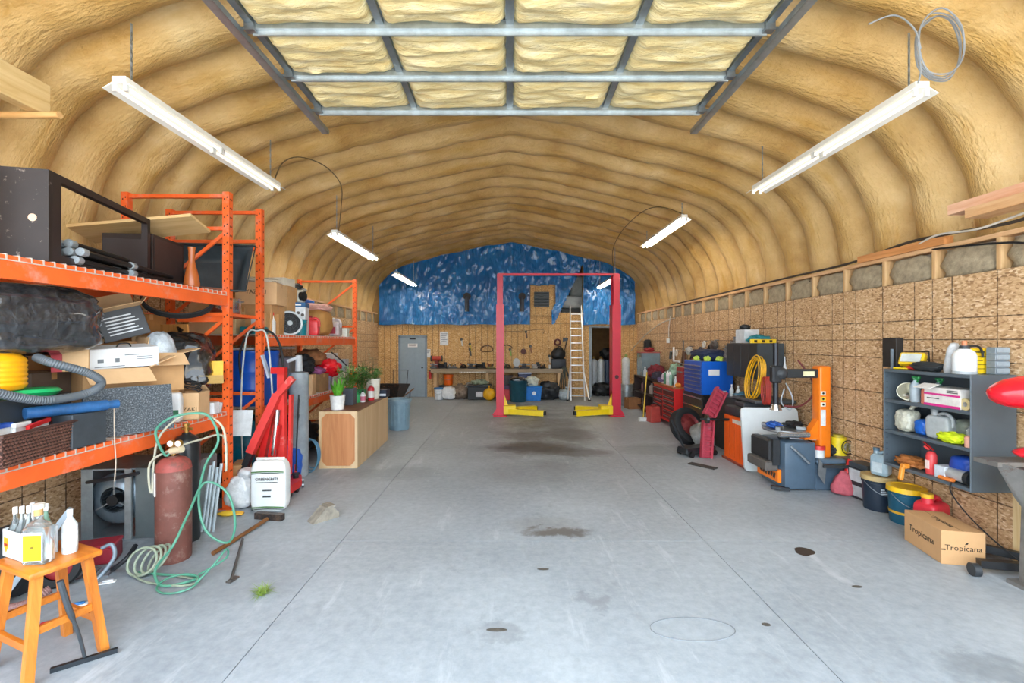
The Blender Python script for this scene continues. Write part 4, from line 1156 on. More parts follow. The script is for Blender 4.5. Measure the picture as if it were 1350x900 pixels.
# dark lengths lying at the left
B().tube([(-3.9, 4.2, 0.55), (-3.55, 4.1, 0.62), (-3.25, 3.98, 0.70)], 0.016, 8, sub=1).solo('pry_bar', M('#23262c', 0.45), 'long black bar slanting in front of the furnace blower', 'bar', smooth=0)
t = thing('tool_case', 'dark red metal case on the floor behind the wooden stool', 'case', (U(105, 3.75), 3.8, 0), R(24))
B().bx(-0.22, 0.22, -0.1, 0.1, 0, 0.13, 0.01).part('body', M('#8e2230', 0.4), t)
B().bx(-0.225, 0.225, -0.105, 0.105, 0.13, 0.16, 0.008).part('lid', M('#a32435', 0.4), t)
B().tube([(-0.06, -0.1, 0.09), (-0.06, -0.13, 0.09), (0.06, -0.13, 0.09), (0.06, -0.1, 0.09)], 0.006, 6, sub=1).part('handle', BLACK, t)
b = B()
for i in range(9): b.bx(-0.15 + 0.0375 * i - 0.004, -0.15 + 0.0375 * i + 0.004, -0.1, 0.1, 0, 0.012)
b.bx(-0.16, 0.16, -0.1, -0.092, 0, 0.014).bx(-0.16, 0.16, 0.092, 0.1, 0, 0.014)
b.solo('metal_grate', STEEL, 'small steel grate on the floor beside the red case', 'grate', (U(130, 3.7), 3.62, 0.0), R(20))
B().tube([(0, 0, 0.02), (0.06, 0.05, 0.1), (0.1, 0.1, 0.2), (0.06, 0.12, 0.28), (0.0, 0.1, 0.26)], 0.014, 8).solo('bent_tube', M('#7d8b96', 0.4, 0.3), 'bent grey blue tube handle right of the stool', 'handle', (U(126, 3.45), 3.4, 0))
B().tube([(0, 0, 0.014), (0.06, -0.05, 0.05), (0.14, -0.03, 0.12), (0.10, 0.1, 0.16)], 0.018, 8).solo('pipe_wrench', M('#2a2d31', 0.5, 0.4), 'dark pipe wrench lying behind the stool', 'wrench', (U(140, 3.6), 3.66, 0.004))
for (px, py, c1, lab, cat_) in ((142, 768, '#d0d4d8', 'small white and red pack on the floor right of the stool', 'packet'), (62, 824, '#c22a3c', 'small red packet on the floor under the stool', 'packet'), (104, 798, '#2a76b8', 'small blue packet on the floor by the stool leg', 'packet')):
    Y = YG(py); t = thing('blister_pack', lab, 'packet', (U(px, Y), Y, 0.001), R(28))
    B().bx(-0.05, 0.05, -0.02, 0.02, 0, 0.008, 0.002).part('card', WHITE, t); B().sack((0.0, 0, 0.008), (0.07, 0.028, 0.016), 0.6, 0.02, 2, 1, 0, 14, 8).part('blister', M(c1, 0.3), t)
b = B()
Pm = spline([Vector(p) for p in ((-0.35, 0, 0.03), (-0.1, 0.03, 0.03), (0.05, 0.06, 0.05), (0.12, 0.16, 0.10))], 20)
b.tube(Pm, lambda u: 0.026 + (0.004 if int(u * 60) % 2 else 0), 10, sub=1).solo('flex_duct', M('#8d6a66', 0.5), 'dusty pink corrugated hose on the floor under the stool', 'hose', (U(20, 3.1), 3.06, 0.002))
# flat dark steel pieces and blue drum behind the stool
t = thing('wheel', 'small black tyre with a dark red hub behind the stool', 'wheel', (U(88, 3.5), 3.44, 0.145), R(30), rot=(R(-8), 0, R(30)))
B().lathe([(0.085, -0.035), (0.13, -0.04), (0.145, -0.02), (0.145, 0.02), (0.13, 0.04), (0.085, 0.035)], n=28, rot=(PI / 2, 0, 0)).part('tyre', BLACKR, t, 50)
B().lathe([(0, -0.02), (0.03, -0.03), (0.085, -0.012), (0.085, 0.012), (0.03, 0.03), (0, 0.02)], n=24, rot=(PI / 2, 0, 0)).part('hub', DRED, t, 50)
B().bar((0, 0, 0.02), (0.32, 0.2, 0.62), 0.05, 0.035).solo('angle_bar', M('#9aa7b0', 0.45, 0.3), 'grey blue steel bar slanting at the left edge behind the bottles', 'bar', (-3.55, 3.15, 0), 0)
crumple('dark_tarp', 'crumpled dark cloth heap under the near rack at the left edge', 'cloth', (-3.75, 3.35, 0.0), (0.5, 0.5, 0.5), M('#2c3034', 0.7, 0, 0.3), 6)

# ================================================================= wooden stool with bottles
def stool():
    WS = wood('#d8822e', '#b05f18', 'x', 1.0, 0.35); WZ = wood('#da8834', '#b25f1a', 'z', 1.0, 0.35)
    t = thing('wooden_stool', 'orange pine stool with splayed legs in the front left corner', 'stool', (-2.68, 2.645, 0), R(-22))
    H = 0.61
    n_ = 20
    def f(u, v):
        x, y = (u - 0.5) * 0.40, (v - 0.5) * 0.32
        return (x, y, H - 0.012 * math.exp(-(x / 0.12) ** 2))
    b = B().sheet(f, 14, 10); 
    B().bx(-0.205, 0.205, -0.165, 0.165, H - 0.035, H, 0.012, 2).part('seat', WS, t)
    b.bm.free()
    feet = {}
    for sx in (-1, 1):
        for sy in (-1, 1):
            top = Vector((sx * 0.145, sy * 0.11, H - 0.035)); ft = Vector((sx * 0.195, sy * 0.17, 0.0))
            B().bar(ft, top, 0.042, 0.042, (0, 1, 0)).part('leg', WZ, t); feet[(sx, sy)] = (ft, top)
    def at(k, z): f_, t_ = feet[k]; return f_ + (t_ - f_) * (z / (H - 0.035))
    for z, pairs in ((0.20, (((-1, -1), (1, -1)), ((-1, 1), (1, 1)))), (0.28, (((-1, -1), (-1, 1)), ((1, -1), (1, 1))))):
        for a, c in pairs: B().bar(at(a, z), at(c, z), 0.022, 0.04).part('stretcher', WS, t)
    B().bx(0.17, 0.19, -0.16, -0.15, 0.2, 0.24).part('bracket', STEEL, t)
stool()
GL = mat_glass('clear_glass', (0.72, 0.8, 0.8), 0.04, 0.92)
sz = 0.611
def gin(px, dy, r, h, lab, labmat, cap, mat=GL, sq=4):
    return bottle(lab, (U(px, 2.3 + dy), 2.3 + dy, sz), r, h, mat, cap, 0.32, sq, 'glass_bottle', None, labmat)
def flat_bottle():
    t = thing('glass_bottle', 'clear square bottle with a yellow label and cork on the stool', 'bottle', (U(51, 2.55), 2.55, sz), R(6)); t.scale = (1.3, 1.3, 1.35)
    B().bx(-0.048, 0.048, -0.03, 0.03, 0, 0.155, 0.012, 2).lathe([(0.047, 0.15), (0.04, 0.165), (0.018, 0.178), (0.017, 0.2)], n=18, sy=0.65).part('body', GL, t, 50)
    B().bx(-0.036, 0.036, -0.0315, -0.0305, 0.02, 0.125).part('label_sticker', M('#f2d00c', 0.5), t)
    B().bx(-0.04, 0.04, -0.0309, -0.0303, 0.018, 0.135).part('label_border', M('#dfe3e6', 0.5), t)
    B().cyl((0, -0.033, 0.075), (0, -0.0316, 0.075), 0.006, n=10).part('emblem', M('#7d6b12', 0.5), t)
    B().cyl((0, 0, 0.198), (0, 0, 0.225), 0.015, n=12).part('cork', M('#c79a62', 0.7), t)
    B().cyl((0, 0, 0.225), (0, 0, 0.245), 0.02, n=12).part('cap', M('#d8d2c4', 0.3), t)
flat_bottle()
def carrier():
    t = thing('bottle_carrier', 'white cardboard six pack carrier of bottles on the stool', 'carrier', (-2.80, 2.66, sz), R(-22)); t.scale = (1.15, 1.15, 1.3)
    CW = M('#dadee0', 0.55, 0, 0.05)
    B().bx(-0.10, 0.10, -0.065, -0.062, 0, 0.12).bx(-0.10, 0.10, 0.062, 0.065, 0, 0.12).bx(-0.10, -0.097, -0.065, 0.065, 0, 0.12).bx(0.097, 0.10, -0.065, 0.065, 0, 0.12).bx(-0.1, 0.1, -0.065, 0.065, 0, 0.003).part('tray', CW, t)
    B().bx(-0.10, 0.10, -0.002, 0.002, 0.003, 0.17).part('divider', CW, t)
    B().prism([(-0.085, 0.085), (-0.045, 0.085), (-0.045, 0.045), (-0.065, 0.02), (-0.085, 0.045)], 'y', -0.0665, -0.065).part('crest', M('#e0a41e', 0.5), t)
    B().bx(-0.08, -0.05, -0.0675, -0.0665, 0.05, 0.06).part('crest_band', M('#9a2a1e', 0.5), t)
    return t
carrier()
for i, (dx, dy) in enumerate(((-0.065, -0.032), (0.0, -0.032), (0.065, -0.032), (-0.065, 0.032), (0.065, 0.032))):
    c_, s_ = math.cos(R(-22)) * 1.15, math.sin(R(-22)) * 1.15
    x = -2.80 + dx * c_ - dy * s_; y = 2.66 + dx * s_ + dy * c_
    bottle(['clear bottle at the front left of the carrier', 'clear bottle in the front middle of the carrier', 'clear bottle at the front right of the carrier', 'white capped bottle at the back left of the carrier', 'green necked bottle at the back right of the carrier'][i], (x, y, sz + 0.004), 0.029, 0.27 + 0.015 * (i % 3), GL if i < 3 else M('#e4e7e8', 0.3) if i == 3 else mat_glass('green_glass', (0.35, 0.6, 0.45), 0.08, 0.6), M('#e6e8ea', 0.35), 0.4, False, 'glass_bottle')
bottle('pale bottle with a white band behind the yellow labelled bottle', (-2.59, 2.68, sz), 0.036, 0.25, M('#d4dadd', 0.3), M('#eceff0', 0.4), 0.3, False, 'glass_bottle', None, M('#e7ebec', 0.5))
# chipping hammer against the stool
t = thing('chipping_hammer', 'grey steel chipping hammer leaning on the stool', 'hammer', (-2.03, 2.55, 0))
t.location = (U(112, YG(872)), YG(872), 0)
B().bar((-0.11, -0.09, 0.014), (0.12, 0.08, 0.016), 0.022, 0.026).part('head', M('#3a3f44', 0.4, 0.7), t)
B().tube([(0.0, 0.0, 0.02), (-0.005, -0.03, 0.17), (-0.03, -0.07, 0.36), (-0.045, -0.10, 0.52)], lambda u: 0.009 + 0.006 * (u > 0.55), 8).part('handle', M('#545b61', 0.4, 0.6), t)

# ================================================================= sacks and red crane near the post
def feed_bag():
    Y = YG(672)
    t = thing('seed_bag', 'white paper sack with green stripes and black lettering standing by the red crane', 'bag', (U(357, Y), Y, 0), R(4))
    SW = M('#e6e9e8', 0.5, 0, 0.05)
    B().sack((0, 0, 0), (0.37, 0.17, 0.56), 0.28, 0.025, 3, 2, 0, 40, 26, lambda z: 1.0 if z < 0.8 else 1 - (z - 0.8) * 0.25).part('body', SW, t, 70)
    GRN = M('#5c7f4e', 0.5)
    def band(z, hgt, mat, nm):
        def f(u, v):
            x = (u - 0.5) * 0.34
            return (x, -0.0935 + 0.012 * (abs(u - 0.5) * 2) ** 4, z + hgt * v + 0.012 * math.cos((u - 0.5) * PI))
        B().sheet(f, 12, 1, 0.001).part(nm, mat, t, 60)
    band(0.43, 0.014, GRN, 'stripe'); band(0.415, 0.008, M('#2f3a35', 0.5), 'stripe'); band(0.045, 0.016, GRN, 'stripe'); band(0.03, 0.008, M('#2f3a35', 0.5), 'stripe')
    B().text('GREENGRITS', 0.042, (0, -0.096, 0.365), ext=0.002).part('lettering', INK, t, 0)
    for w_, z_, h_ in ((0.11, 0.33, 0.006), (0.045, 0.245, 0.012), (0.04, 0.18, 0.018)): B().bx(-w_, w_, -0.098, -0.092, z_ - h_ / 2, z_ + h_ / 2).part('print', M('#4a4d4c', 0.7), t)
    B().box((0, 0, 0.565), (0.30, 0.012, 0.03)).part('stitched_top', M('#d8dbd9', 0.6), t)
feed_bag()
PLW = mat_plastic_wrap('white_sack_plastic', '#d5d9da', 0.35, 7, (1, 1, 1), 0.03)
Y = YG(668)
t = thing('plastic_sack', 'tied white plastic sack at the foot of the near rack post', 'bag', (U(318, Y), Y, 0), 0)
B().sack((0, 0, 0), (0.30, 0.24, 0.36), 0.6, 0.10, 3, 7, 0, 40, 26, lambda z: 1.0 if z < 0.6 else 1 - (z - 0.6) * 0.8).part('body', PLW, t, 80)
B().ell((0.06, 0, 0.38), (0.10, 0.07, 0.06), 3, 0.35, 2.5, 3).part('tied_neck', PLW, t, 80)
t = thing('work_glove', 'yellow work glove rolled on the floor under the white sack', 'glove', (U(300, YG(680)), YG(680), 0.0), R(10))
B().ell((0, 0, 0.028), (0.10, 0.035, 0.028), 3, 0.2, 3, 2).part('palm', M('#e3b92f', 0.7), t, 70)
for k in range(3): B().tube([(0.06, -0.02 + 0.02 * k, 0.03), (0.11, -0.025 + 0.025 * k, 0.025), (0.15, -0.02 + 0.02 * k, 0.016)], 0.013, 8).part('finger', M('#dca63a', 0.7), t)
def crane():
    REDP = M('#d93a35', 0.45, 0, 0.1, 6, wear_or_sheen='#e8a7a0', wamt=0.42, wscale=4)  # pale pink patches paint the shine on the red steel into its colour
    REDS = M('#c8211f', 0.4, 0, 0.12)
    t = thing('engine_crane', 'folded red steel engine crane standing between the racks', 'crane', (U(357, 5.55), 5.55, 0))
    def W(b, nm, mat=REDP): return b.part(nm, mat, t, world=True)
    W(B().bar(lp(372, 612, 5.55), lp(372, 487, 5.55), 0.085, 0.085, (0, 1, 0)), 'mast')
    W(B().bx(U(360, 5.5), U(378, 5.5), 5.44, 5.52, V(492, 5.5), V(484, 5.5)), 'mast_cap', REDS)
    W(B().bar(lp(330, 597, 5.32), lp(366, 520, 5.48), 0.085, 0.085, (0, 1, 0)), 'boom')
    W(B().bar(lp(366, 521, 5.48), lp(386, 498, 5.5), 0.07, 0.07, (0, 1, 0)), 'boom')
    W(B().bar(lp(322, 618, 5.30), lp(333, 592, 5.33), 0.07, 0.07, (0, 1, 0)), 'boom_extension', DARKST)
    W(B().bar(lp(339, 635, 5.45), lp(358, 545, 5.5), 0.07, 0.07, (0, 1, 0)), 'folded_leg', REDS)
    W(B().bar(lp(352, 640, 5.40), lp(366, 560, 5.46), 0.075, 0.07, (0, 1, 0)), 'folded_leg', REDS)
    W(B().bar(lp(382, 625, 5.60), lp(384, 520, 5.62), 0.03, 0.06, (0, 1, 0)), 'brace')
    W(B().bx(U(334, 5.4), U(386, 5.4), 5.36, 5.62, 0.06, 0.15), 'base', REDS)
    for px in (338, 384):
        for yy in (5.40, 5.58): W(B().cyl((U(px, 5.45) - 0.02, yy, 0.045), (U(px, 5.45) + 0.02, yy, 0.045), 0.045, n=14), 'caster', BLACK)
    W(B().cyl(lp(360, 600, 5.42), lp(366, 540, 5.46), 0.03, n=12), 'hydraulic_ram', CHROME)
crane()
t = thing('bottle_jack', 'small red trolley jack right of the white lettered sack', 'jack', (U(390, YG(640)), YG(640), 0), R(25))
B().bx(-0.07, 0.07, -0.15, 0.15, 0.03, 0.10, 0.012).part('frame', RED, t); B().lathe([(0, 0.1), (0.035, 0.1), (0.035, 0.14), (0.05, 0.145), (0.05, 0.16), (0, 0.16)]).part('saddle', DARKST, t)
for sx in (-1, 1):
    for sy in (-1, 1): B().cyl((sx * 0.07, sy * 0.11, 0.032), (sx * 0.095, sy * 0.11, 0.032), 0.032, n=12).part('caster', STEEL, t)
B().bar((0, 0.12, 0.08), (0, 0.2, 0.22), 0.03, 0.03).part('handle_socket', RED, t)
bag('blue cloth tool bag in front of the far rack', (U(385, 6.25), 6.25, 0), (0.32, 0.26, 0.42), M('#1d57b4', 0.6, 0, 0.2, 8, 0.3), 4, 0, 0.10, False, 'tool_bag')
b = B()
for k in range(3): b.tube([(0.15 * math.cos(a) * (1 - 0.1 * k), 0.05 * k, 0.24 + 0.24 * math.sin(a) * (1 - 0.08 * k)) for a in [2 * PI * i / 10 for i in range(10)]], 0.009, 7, True, 3)
b.solo('hose_coil', M('#4d7a94', 0.4, 0, 0.15), 'blue grey hose coil standing beside the blue tool bag', 'hose', (U(405, 6.35), 6.38, 0.012), R(-10))
B().tube([(0, 0, 0.0), (0.01, 0, 0.5), (0.03, 0.02, 1.15)], 0.01, 8, sub=1).solo('black_rod', BLACK, 'thin black rod leaning on the grey tank', 'rod', (U(391, 6.0), 5.98, 0.0))
# sledge hammer, chisel, wedge block, grass
t = thing('sledge_hammer', 'sledge hammer with a long brown handle lying on the floor', 'hammer', (U(340, 4.5), 4.45, 0))
pa, pb = gp(281, 732), gp(352, 688)
B().tube([(pa[0], pa[1], 0.02), ((pa[0] + pb[0]) / 2, (pa[1] + pb[1]) / 2, 0.024), (pb[0], pb[1], 0.032)], lambda u: 0.018 + 0.004 * abs(u - 0.5), 10).part('handle', wood('#8a5a2e', '#5f3a1a', 'y'), t, world=True)
pa, pb = gp(338, 683), gp(373, 686)
B().bar((pa[0], pa[1], 0.035), (pb[0], pb[1], 0.035), 0.06, 0.065).part('head', M('#4a4240', 0.5, 0.6, wear_or_sheen='#77604d', wamt=0.5), t, world=True)
pa, pb = gp(304, 768), gp(320, 712)
t = thing('cold_chisel', 'long grey steel chisel lying beside the sledge hammer', 'chisel', (pa[0], pa[1], 0))
B().tube([(pa[0], pa[1], 0.012), (pb[0], pb[1], 0.012)], 0.011, 8, sub=1).part('shank', M('#5d5a57', 0.45, 0.7), t, world=True)
B().box((pa[0] - 0.003, pa[1] + 0.03, 0.01), (0.04, 0.09, 0.012), (0, 0, -0.2)).part('blade', M('#77726d', 0.4, 0.8), t, world=True)
xw, yw = gp(426, 684)
B().prism([(-0.14, 0.0), (0.14, 0.0), (0.14, 0.05), (0.07, 0.13), (0.0, 0.13)], 'x', -0.07, 0.07).bx(-0.07, 0.07, 0.02, 0.10, 0.12, 0.14).solo('wheel_chock', M('#8c8578', 0.85, 0, 0.3, 14, 0.4), 'weathered grey wooden wheel chock lying on the floor', 'chock', (xw, yw, 0), R(-62 + 20))
xg, yg = gp(345, 783); b = B(); rnd = random.Random(5)
for k in range(110):
    a = rnd.uniform(0, 2 * PI); r_ = rnd.uniform(0, 0.05); L = rnd.uniform(0.04, 0.11); x, y = r_ * math.cos(a), r_ * math.sin(a)
    d = rnd.uniform(0, 2 * PI); w_ = 0.003; z = rnd.uniform(0.0, 0.04)
    ex, ey, ez = x + L * math.cos(d), y + L * math.sin(d), max(0.002, z + rnd.uniform(-0.03, 0.05))
    b.pd([(x - w_ * math.sin(d), y + w_ * math.cos(d), z), (x + w_ * math.sin(d), y - w_ * math.cos(d), z), (ex, ey, ez)], [[0, 1, 2]])
o = b.solo('grass_tuft', M('#7f9a3f', 0.6, 0, 0.35, 30), 'small tuft of cut green grass on the floor', 'grass', (xg, yg, 0), smooth=0)

# ================================================================= far rack, top shelf (z Z2T)
def fx(px, Y): return U(px, Y)
carton('pale carton with a line of dark letters stacked high on the far rack', (-3.42, 6.28, Z2T + 0.40), (0.52, 0.40, 0.30), R(8), None, CARDL, text=[('f', 'YAZAKI', 0.075, 0.17)])
carton('brown carton under the pale lettered carton on the far rack', (-3.46, 6.30, Z2T), (0.50, 0.42, 0.40), R(3), None, CARD)
carton('small tan carton at the top left of the far rack', (-4.0, 6.1, Z2T), (0.35, 0.35, 0.85), R(-5), None, CARDL)
b = B().bx(-0.2, 0.2, -0.14, 0.14, 0, 0.02)
for k in range(5): b.box((0.02 * k - 0.05, 0.01 * k, 0.03 + 0.012 * k), (0.38, 0.24, 0.008), (0.05 * k, 0.03, 0.12 * k))
b.solo('paper_pile', M('#cfc7b4', 0.7, 0, 0.15), 'untidy pile of papers on top of the pale lettered carton', 'papers', (-3.45, 6.3, Z2T + 0.705), R(10))
carton('narrow brown carton right of the pale lettered carton', (-3.42, 6.78, Z2T + 0.0), (0.36, 0.36, 0.72), R(4), None, CARD)
# steel pot between the frames
t = thing('steel_pot', 'shiny steel stock pot on a board between the two racks', 'pot', (-3.36, 5.38, 2.17))
B().lathe([(0, 0), (0.15, 0), (0.16, 0.015), (0.16, 0.18), (0.166, 0.185), (0.158, 0.188), (0.152, 0.02), (0, 0.012)], n=30).part('body', CHROME, t, 50)
for sx in (-1, 1): B().tube([(sx * 0.16, -0.03, 0.14), (sx * 0.20, -0.03, 0.15), (sx * 0.20, 0.03, 0.15), (sx * 0.16, 0.03, 0.14)], 0.006, 6, sub=1).part('handle', STEEL, t)
B().bx(-0.5, 0.05, -0.29, 0.29, -0.035, 0.0).bx(-0.5, 0.05, -0.31, -0.27, -0.10, -0.035).solo('shelf_board', ORANGE, 'orange steel tie plate bridging the two racks under the pot', 'shelf', (-3.2, 5.38, 2.168))
carton('wide cream carton with an arrow print behind the near rack post', (-3.72, 6.05, Z2T), (0.36, 0.3, 0.36), R(-3), None, M('#cdb489', 0.7))
t = thing('power_drill_case', 'teal moulded tool case at the left of the far rack shelf', 'case', (-3.33, 5.93, Z2T), R(6))
B().bx(-0.15, 0.15, -0.08, 0.08, 0, 0.10, 0.02, 2).part('shell', TEAL, t); B().tube([(-0.06, -0.08, 0.06), (-0.06, -0.12, 0.06), (0.06, -0.12, 0.06), (0.06, -0.08, 0.06)], 0.01, 8, sub=1).part('handle', M('#0f5f6a', 0.4), t)
t = thing('appliance_box', 'blue and white printed carton with product pictures on the far rack', 'box', (-3.36, 7.02, Z2T + 0.0), R(14))
B().bx(-0.22, 0.22, -0.15, 0.15, 0, 0.5, 0.004).part('body', M('#d6dce2', 0.5), t)
B().bx(-0.221, 0.221, -0.1515, 0.1515, 0.43, 0.5005).part('printed_band', M('#155a8e', 0.5), t)
B().lathe([(0, 0), (0.08, 0), (0, 0.004)], (-0.11, -0.151, 0.32), 18, (PI / 2, 0, 0)).part('print', M('#1f8da0', 0.5), t)
for k in range(4): B().cyl((0.0 + 0.06 * k, -0.150, 0.34 - 0.03 * (k % 2)), (0.0 + 0.06 * k, -0.153, 0.34 - 0.03 * (k % 2)), 0.024, n=12).part('print', M('#59524e', 0.5), t)
for k in range(3): B().bx(-0.17 + 0.12 * k, -0.08 + 0.12 * k, -0.153, -0.1515, 0.452, 0.476).part('print', WHITE, t)
carton('small carton with a white shipping label on the far rack', (-3.30, 6.05, Z2T), (0.18, 0.18, 0.28), R(8), None, CARD)
B().bx(-0.08, 0.06, -0.001, 0.0, 0.04, 0.22).solo('shipping_label', M('#dfe5e8', 0.5), 'white and blue label on the small carton', 'label', (-3.30, 5.957, Z2T), R(8))
carton('slim carton with a pale sticker beside the round fan', (-3.24, 6.30, Z2T), (0.15, 0.16, 0.28), R(4), None, M('#b98a55', 0.7))
t = thing('round_fan', 'round black fan with a pale rim leaning on the far rack shelf', 'fan', (-3.17, 6.55, Z2T + 0.17), R(26), rot=(R(-6), 0, R(40)))
B().tube([(0.165 * math.cos(a), 0, 0.165 * math.sin(a)) for a in [2 * PI * i / 20 for i in range(20)]], 0.016, 8, True, 3).part('rim', M('#c9d2d6', 0.3), t, 60)
b = B()
for r_ in (0.05, 0.09, 0.125): b.tube([(r_ * math.cos(a), -0.02, r_ * math.sin(a)) for a in [2 * PI * i / 16 for i in range(16)]], 0.004, 5, True, 2)
for k in range(12): a = 2 * PI * k / 12; b.cyl((0.03 * math.cos(a), -0.02, 0.03 * math.sin(a)), (0.16 * math.cos(a), -0.005, 0.16 * math.sin(a)), 0.003, n=5)
o = b.part('guard', M('#4c5257', 0.4, 0.5), t); o['kind'] = 'stuff'
B().cyl((0, 0.0, 0), (0, 0.04, 0), 0.155, n=28).part('back_plate', BLACK, t); B().cyl((0, -0.03, 0), (0, 0.0, 0), 0.035, n=16).part('hub', M('#9aa2a6', 0.3, 0.6), t)
pail('small teal plastic bucket at the front of the far rack', (-3.19, 6.92, Z2T), 0.10, 0.23, TEAL, None)
jug('red plastic fuel jug on the far rack shelf', (-3.18, 7.35, Z2T), 0.20, 0.16, 0.32, M('#dd3b3f', 0.35), DRED, R(10))
bag('torn brown paper sack with pink lining on the far rack', (-3.38, 7.85, Z2T), (0.55, 0.5, 0.46), M('#bb8a4c', 0.75, 0, 0.1, 4), 3, 0, 0.07, False, 'paper_sack')
crumple('pink_cloth', 'pale pink cloth draped over the torn paper sack', 'cloth', (-3.38, 7.85, Z2T + 0.43), (0.6, 0.52, 0.14), M('#d8aaa0', 0.8, 0, 0.15), 9)
jug('clear plastic jar with a white lid and red stripes on the far rack', (-3.2, 8.35, Z2T), 0.2, 0.2, 0.34, M('#b9aeb0', 0.3, 0, 0.3, 14), WHITE, 0, M('#a23c48', 0.5), 'plastic_jar', 'jar')
carton('small white carton with green print at the right end of the far rack', (-3.2, 8.72, Z2T), (0.2, 0.22, 0.16), R(8), None, M('#d9dcd4', 0.6), False)
bag('green and white crumpled packet behind the striped jar', (-3.28, 8.6, Z2T + 0.165), (0.16, 0.14, 0.14), M('#6fae5a', 0.5, 0, 0.3, 16), 6, 0, 0.15, False, 'packet')
t = thing('blue_crate', 'blue plastic parts crate behind the pink cloth on the far rack', 'crate', (-3.75, 7.9, Z2T))
B().bx(-0.22, 0.22, -0.3, 0.3, 0, 0.62, 0.01).part('body', M('#1d4f9c', 0.45), t); B().bx(-0.23, 0.23, -0.31, 0.31, 0.58, 0.64, 0.01).part('rim', M('#2a62b8', 0.45), t)
t = thing('blue_crate', 'second low blue crate at the right of the far rack top', 'crate', (-3.78, 8.55, Z2T))
B().bx(-0.2, 0.2, -0.25, 0.25, 0, 0.56, 0.01).part('body', M('#2c5fae', 0.45), t); B().bx(-0.21, 0.21, -0.26, 0.26, 0.52, 0.575, 0.01).part('rim', M('#3a70c4', 0.45), t)
crumple('motor_parts', 'dark greasy motor parts heaped on the blue crate', 'parts', (-3.72, 7.75, Z2T + 0.645), (0.4, 0.4, 0.28), M('#3a3a3c', 0.5, 0.5, 0.4, 20, 0.5), 4, 0, 0.4)
t = thing('projector', 'grey white boxy appliance with a dark grille high on the far rack', 'appliance', (-3.42, 7.1, Z2T + 0.505), R(20))
B().bx(-0.2, 0.2, -0.16, 0.16, 0, 0.2, 0.04, 3).part('case', M('#c4c2b6', 0.5), t); B().cyl((0.16, -0.13, 0.1), (0.215, -0.16, 0.1), 0.07, n=16).part('grille', BLACK, t)
t = carton('tall dark grey carton beside the printed carton on the far rack', (-3.40, 7.42, Z2T), (0.12, 0.2, 0.5), R(10), None, M('#4e5b5e', 0.6), False)
# plank under the beam
B().bx(-0.18, 0.18, -0.55, 0.55, 0, 0.025).solo('shelf_plank', M('#8f959a', 0.5), 'grey painted plank under the left end of the far top shelf', 'plank', (-3.42, 6.32, Z2T - 0.2), 0)

# ================================================================= far rack, lower levels
def drum(label, loc, r, h, mat, hoops=True):
    t = thing('plastic_drum', label, 'drum', loc)
    prof = [(0, 0), (r * 0.94, 0), (r, 0.03)]
    for k in (0.3, 0.62): prof += [(r, h * k - 0.02), (r * 1.025, h * k), (r, h * k + 0.02)]
    prof += [(r, h - 0.05), (r * 1.03, h - 0.04), (r * 1.03, h - 0.01), (r * 0.95, h), (r * 0.9, h - 0.015), (0, h - 0.012)]
    B().lathe(prof, n=30).part('body', mat, t, 50)
    for a in (0.6, -0.6): B().cyl((a * r, 0, h - 0.012), (a * r, 0, h + 0.012), 0.03, n=12).part('bung', BLACK, t)
drum('royal blue plastic drum on the lower shelf of the far rack', (-3.42, 6.1, 1.015), 0.29, 0.72, M('#0f4fb0', 0.35))
drum('teal plastic drum standing under the blue drum', (-3.45, 6.05, 0), 0.28, 0.84, M('#0f6f86', 0.4))
t = thing('water_filter', 'tall grey water filter tank with a pale valve head by the red crane', 'tank', (U(394, 6.3), 6.3, 0), 0)
B().lathe([(0, 0), (0.12, 0), (0.125, 0.05), (0.125, 1.25), (0.13, 1.26), (0.13, 1.38), (0.12, 1.42), (0, 1.44)], n=28).part('tank', M('#8d979d', 0.45), t, 50)
B().cyl((0, 0, 1.44), (0, 0, 1.66), 0.05, 0.04, n=18).part('valve_head', M('#b9bfc2', 0.45), t); B().box((-0.08, -0.02, 1.6), (0.14, 0.04, 0.04), (0, -0.35, 0)).part('arm', M('#c9cfd2', 0.4), t)
b = B()
for k in range(8): b.tube([(0.016 * math.cos(a), 0.0 if k % 2 else 0.016 * math.sin(a), -0.035 * k + (0.02 * math.sin(a))) for a in [2 * PI * i / 8 for i in range(8)]], 0.004, 5, True, 1)
b.solo('steel_chain', STEEL, 'short steel chain hanging on the grey filter tank', 'chain', (U(392, 6.1), 6.14, 1.05))
def hoop(label, px0, px1, pyt, pyb, Y, r, mat, name='hose'):
    b = B(); xs = (px0 + px1) / 2
    pts = [lp(px0 + 2, pyb, Y), lp(px0, (pyt + pyb) / 2, Y), lp(px0 + (xs - px0) * 0.35, pyt + 8, Y), lp(xs, pyt, Y), lp(px1 - (px1 - xs) * 0.35, pyt + 8, Y), lp(px1, (pyt + pyb) / 2, Y), lp(px1, pyb, Y)]
    b.tube(pts, r, 8).solo(name, mat, label, 'hose')
hoop('black hose arched over the beam in front of the blue drum', 316, 372, 434, 500, 5.62, 0.014, BLACKR)
hoop('pale grey hose arched over the post in front of the blue drum', 318, 359, 436, 605, 5.56, 0.010, M('#b9bdb8', 0.4), 'hose')
B().bar(lp(346, 468, 5.55), lp(355, 498, 5.55), 0.025, 0.05, (0, 1, 0)).solo('caulking_gun', M('#b8c4d4', 0.4, 0.3), 'white and black grease gun hanging by the far rack post', 'tool')
B().bx(-0.16, 0.16, -0.006, 0.006, 0, 0.3).solo('white_panel', M('#cfd5d6', 0.5), 'small white panel leaning under the near rack end', 'panel', (U(309, 5.25), 5.3, 0.75), rot=(R(-10), 0, 0))  # plain white panel, blank on both faces
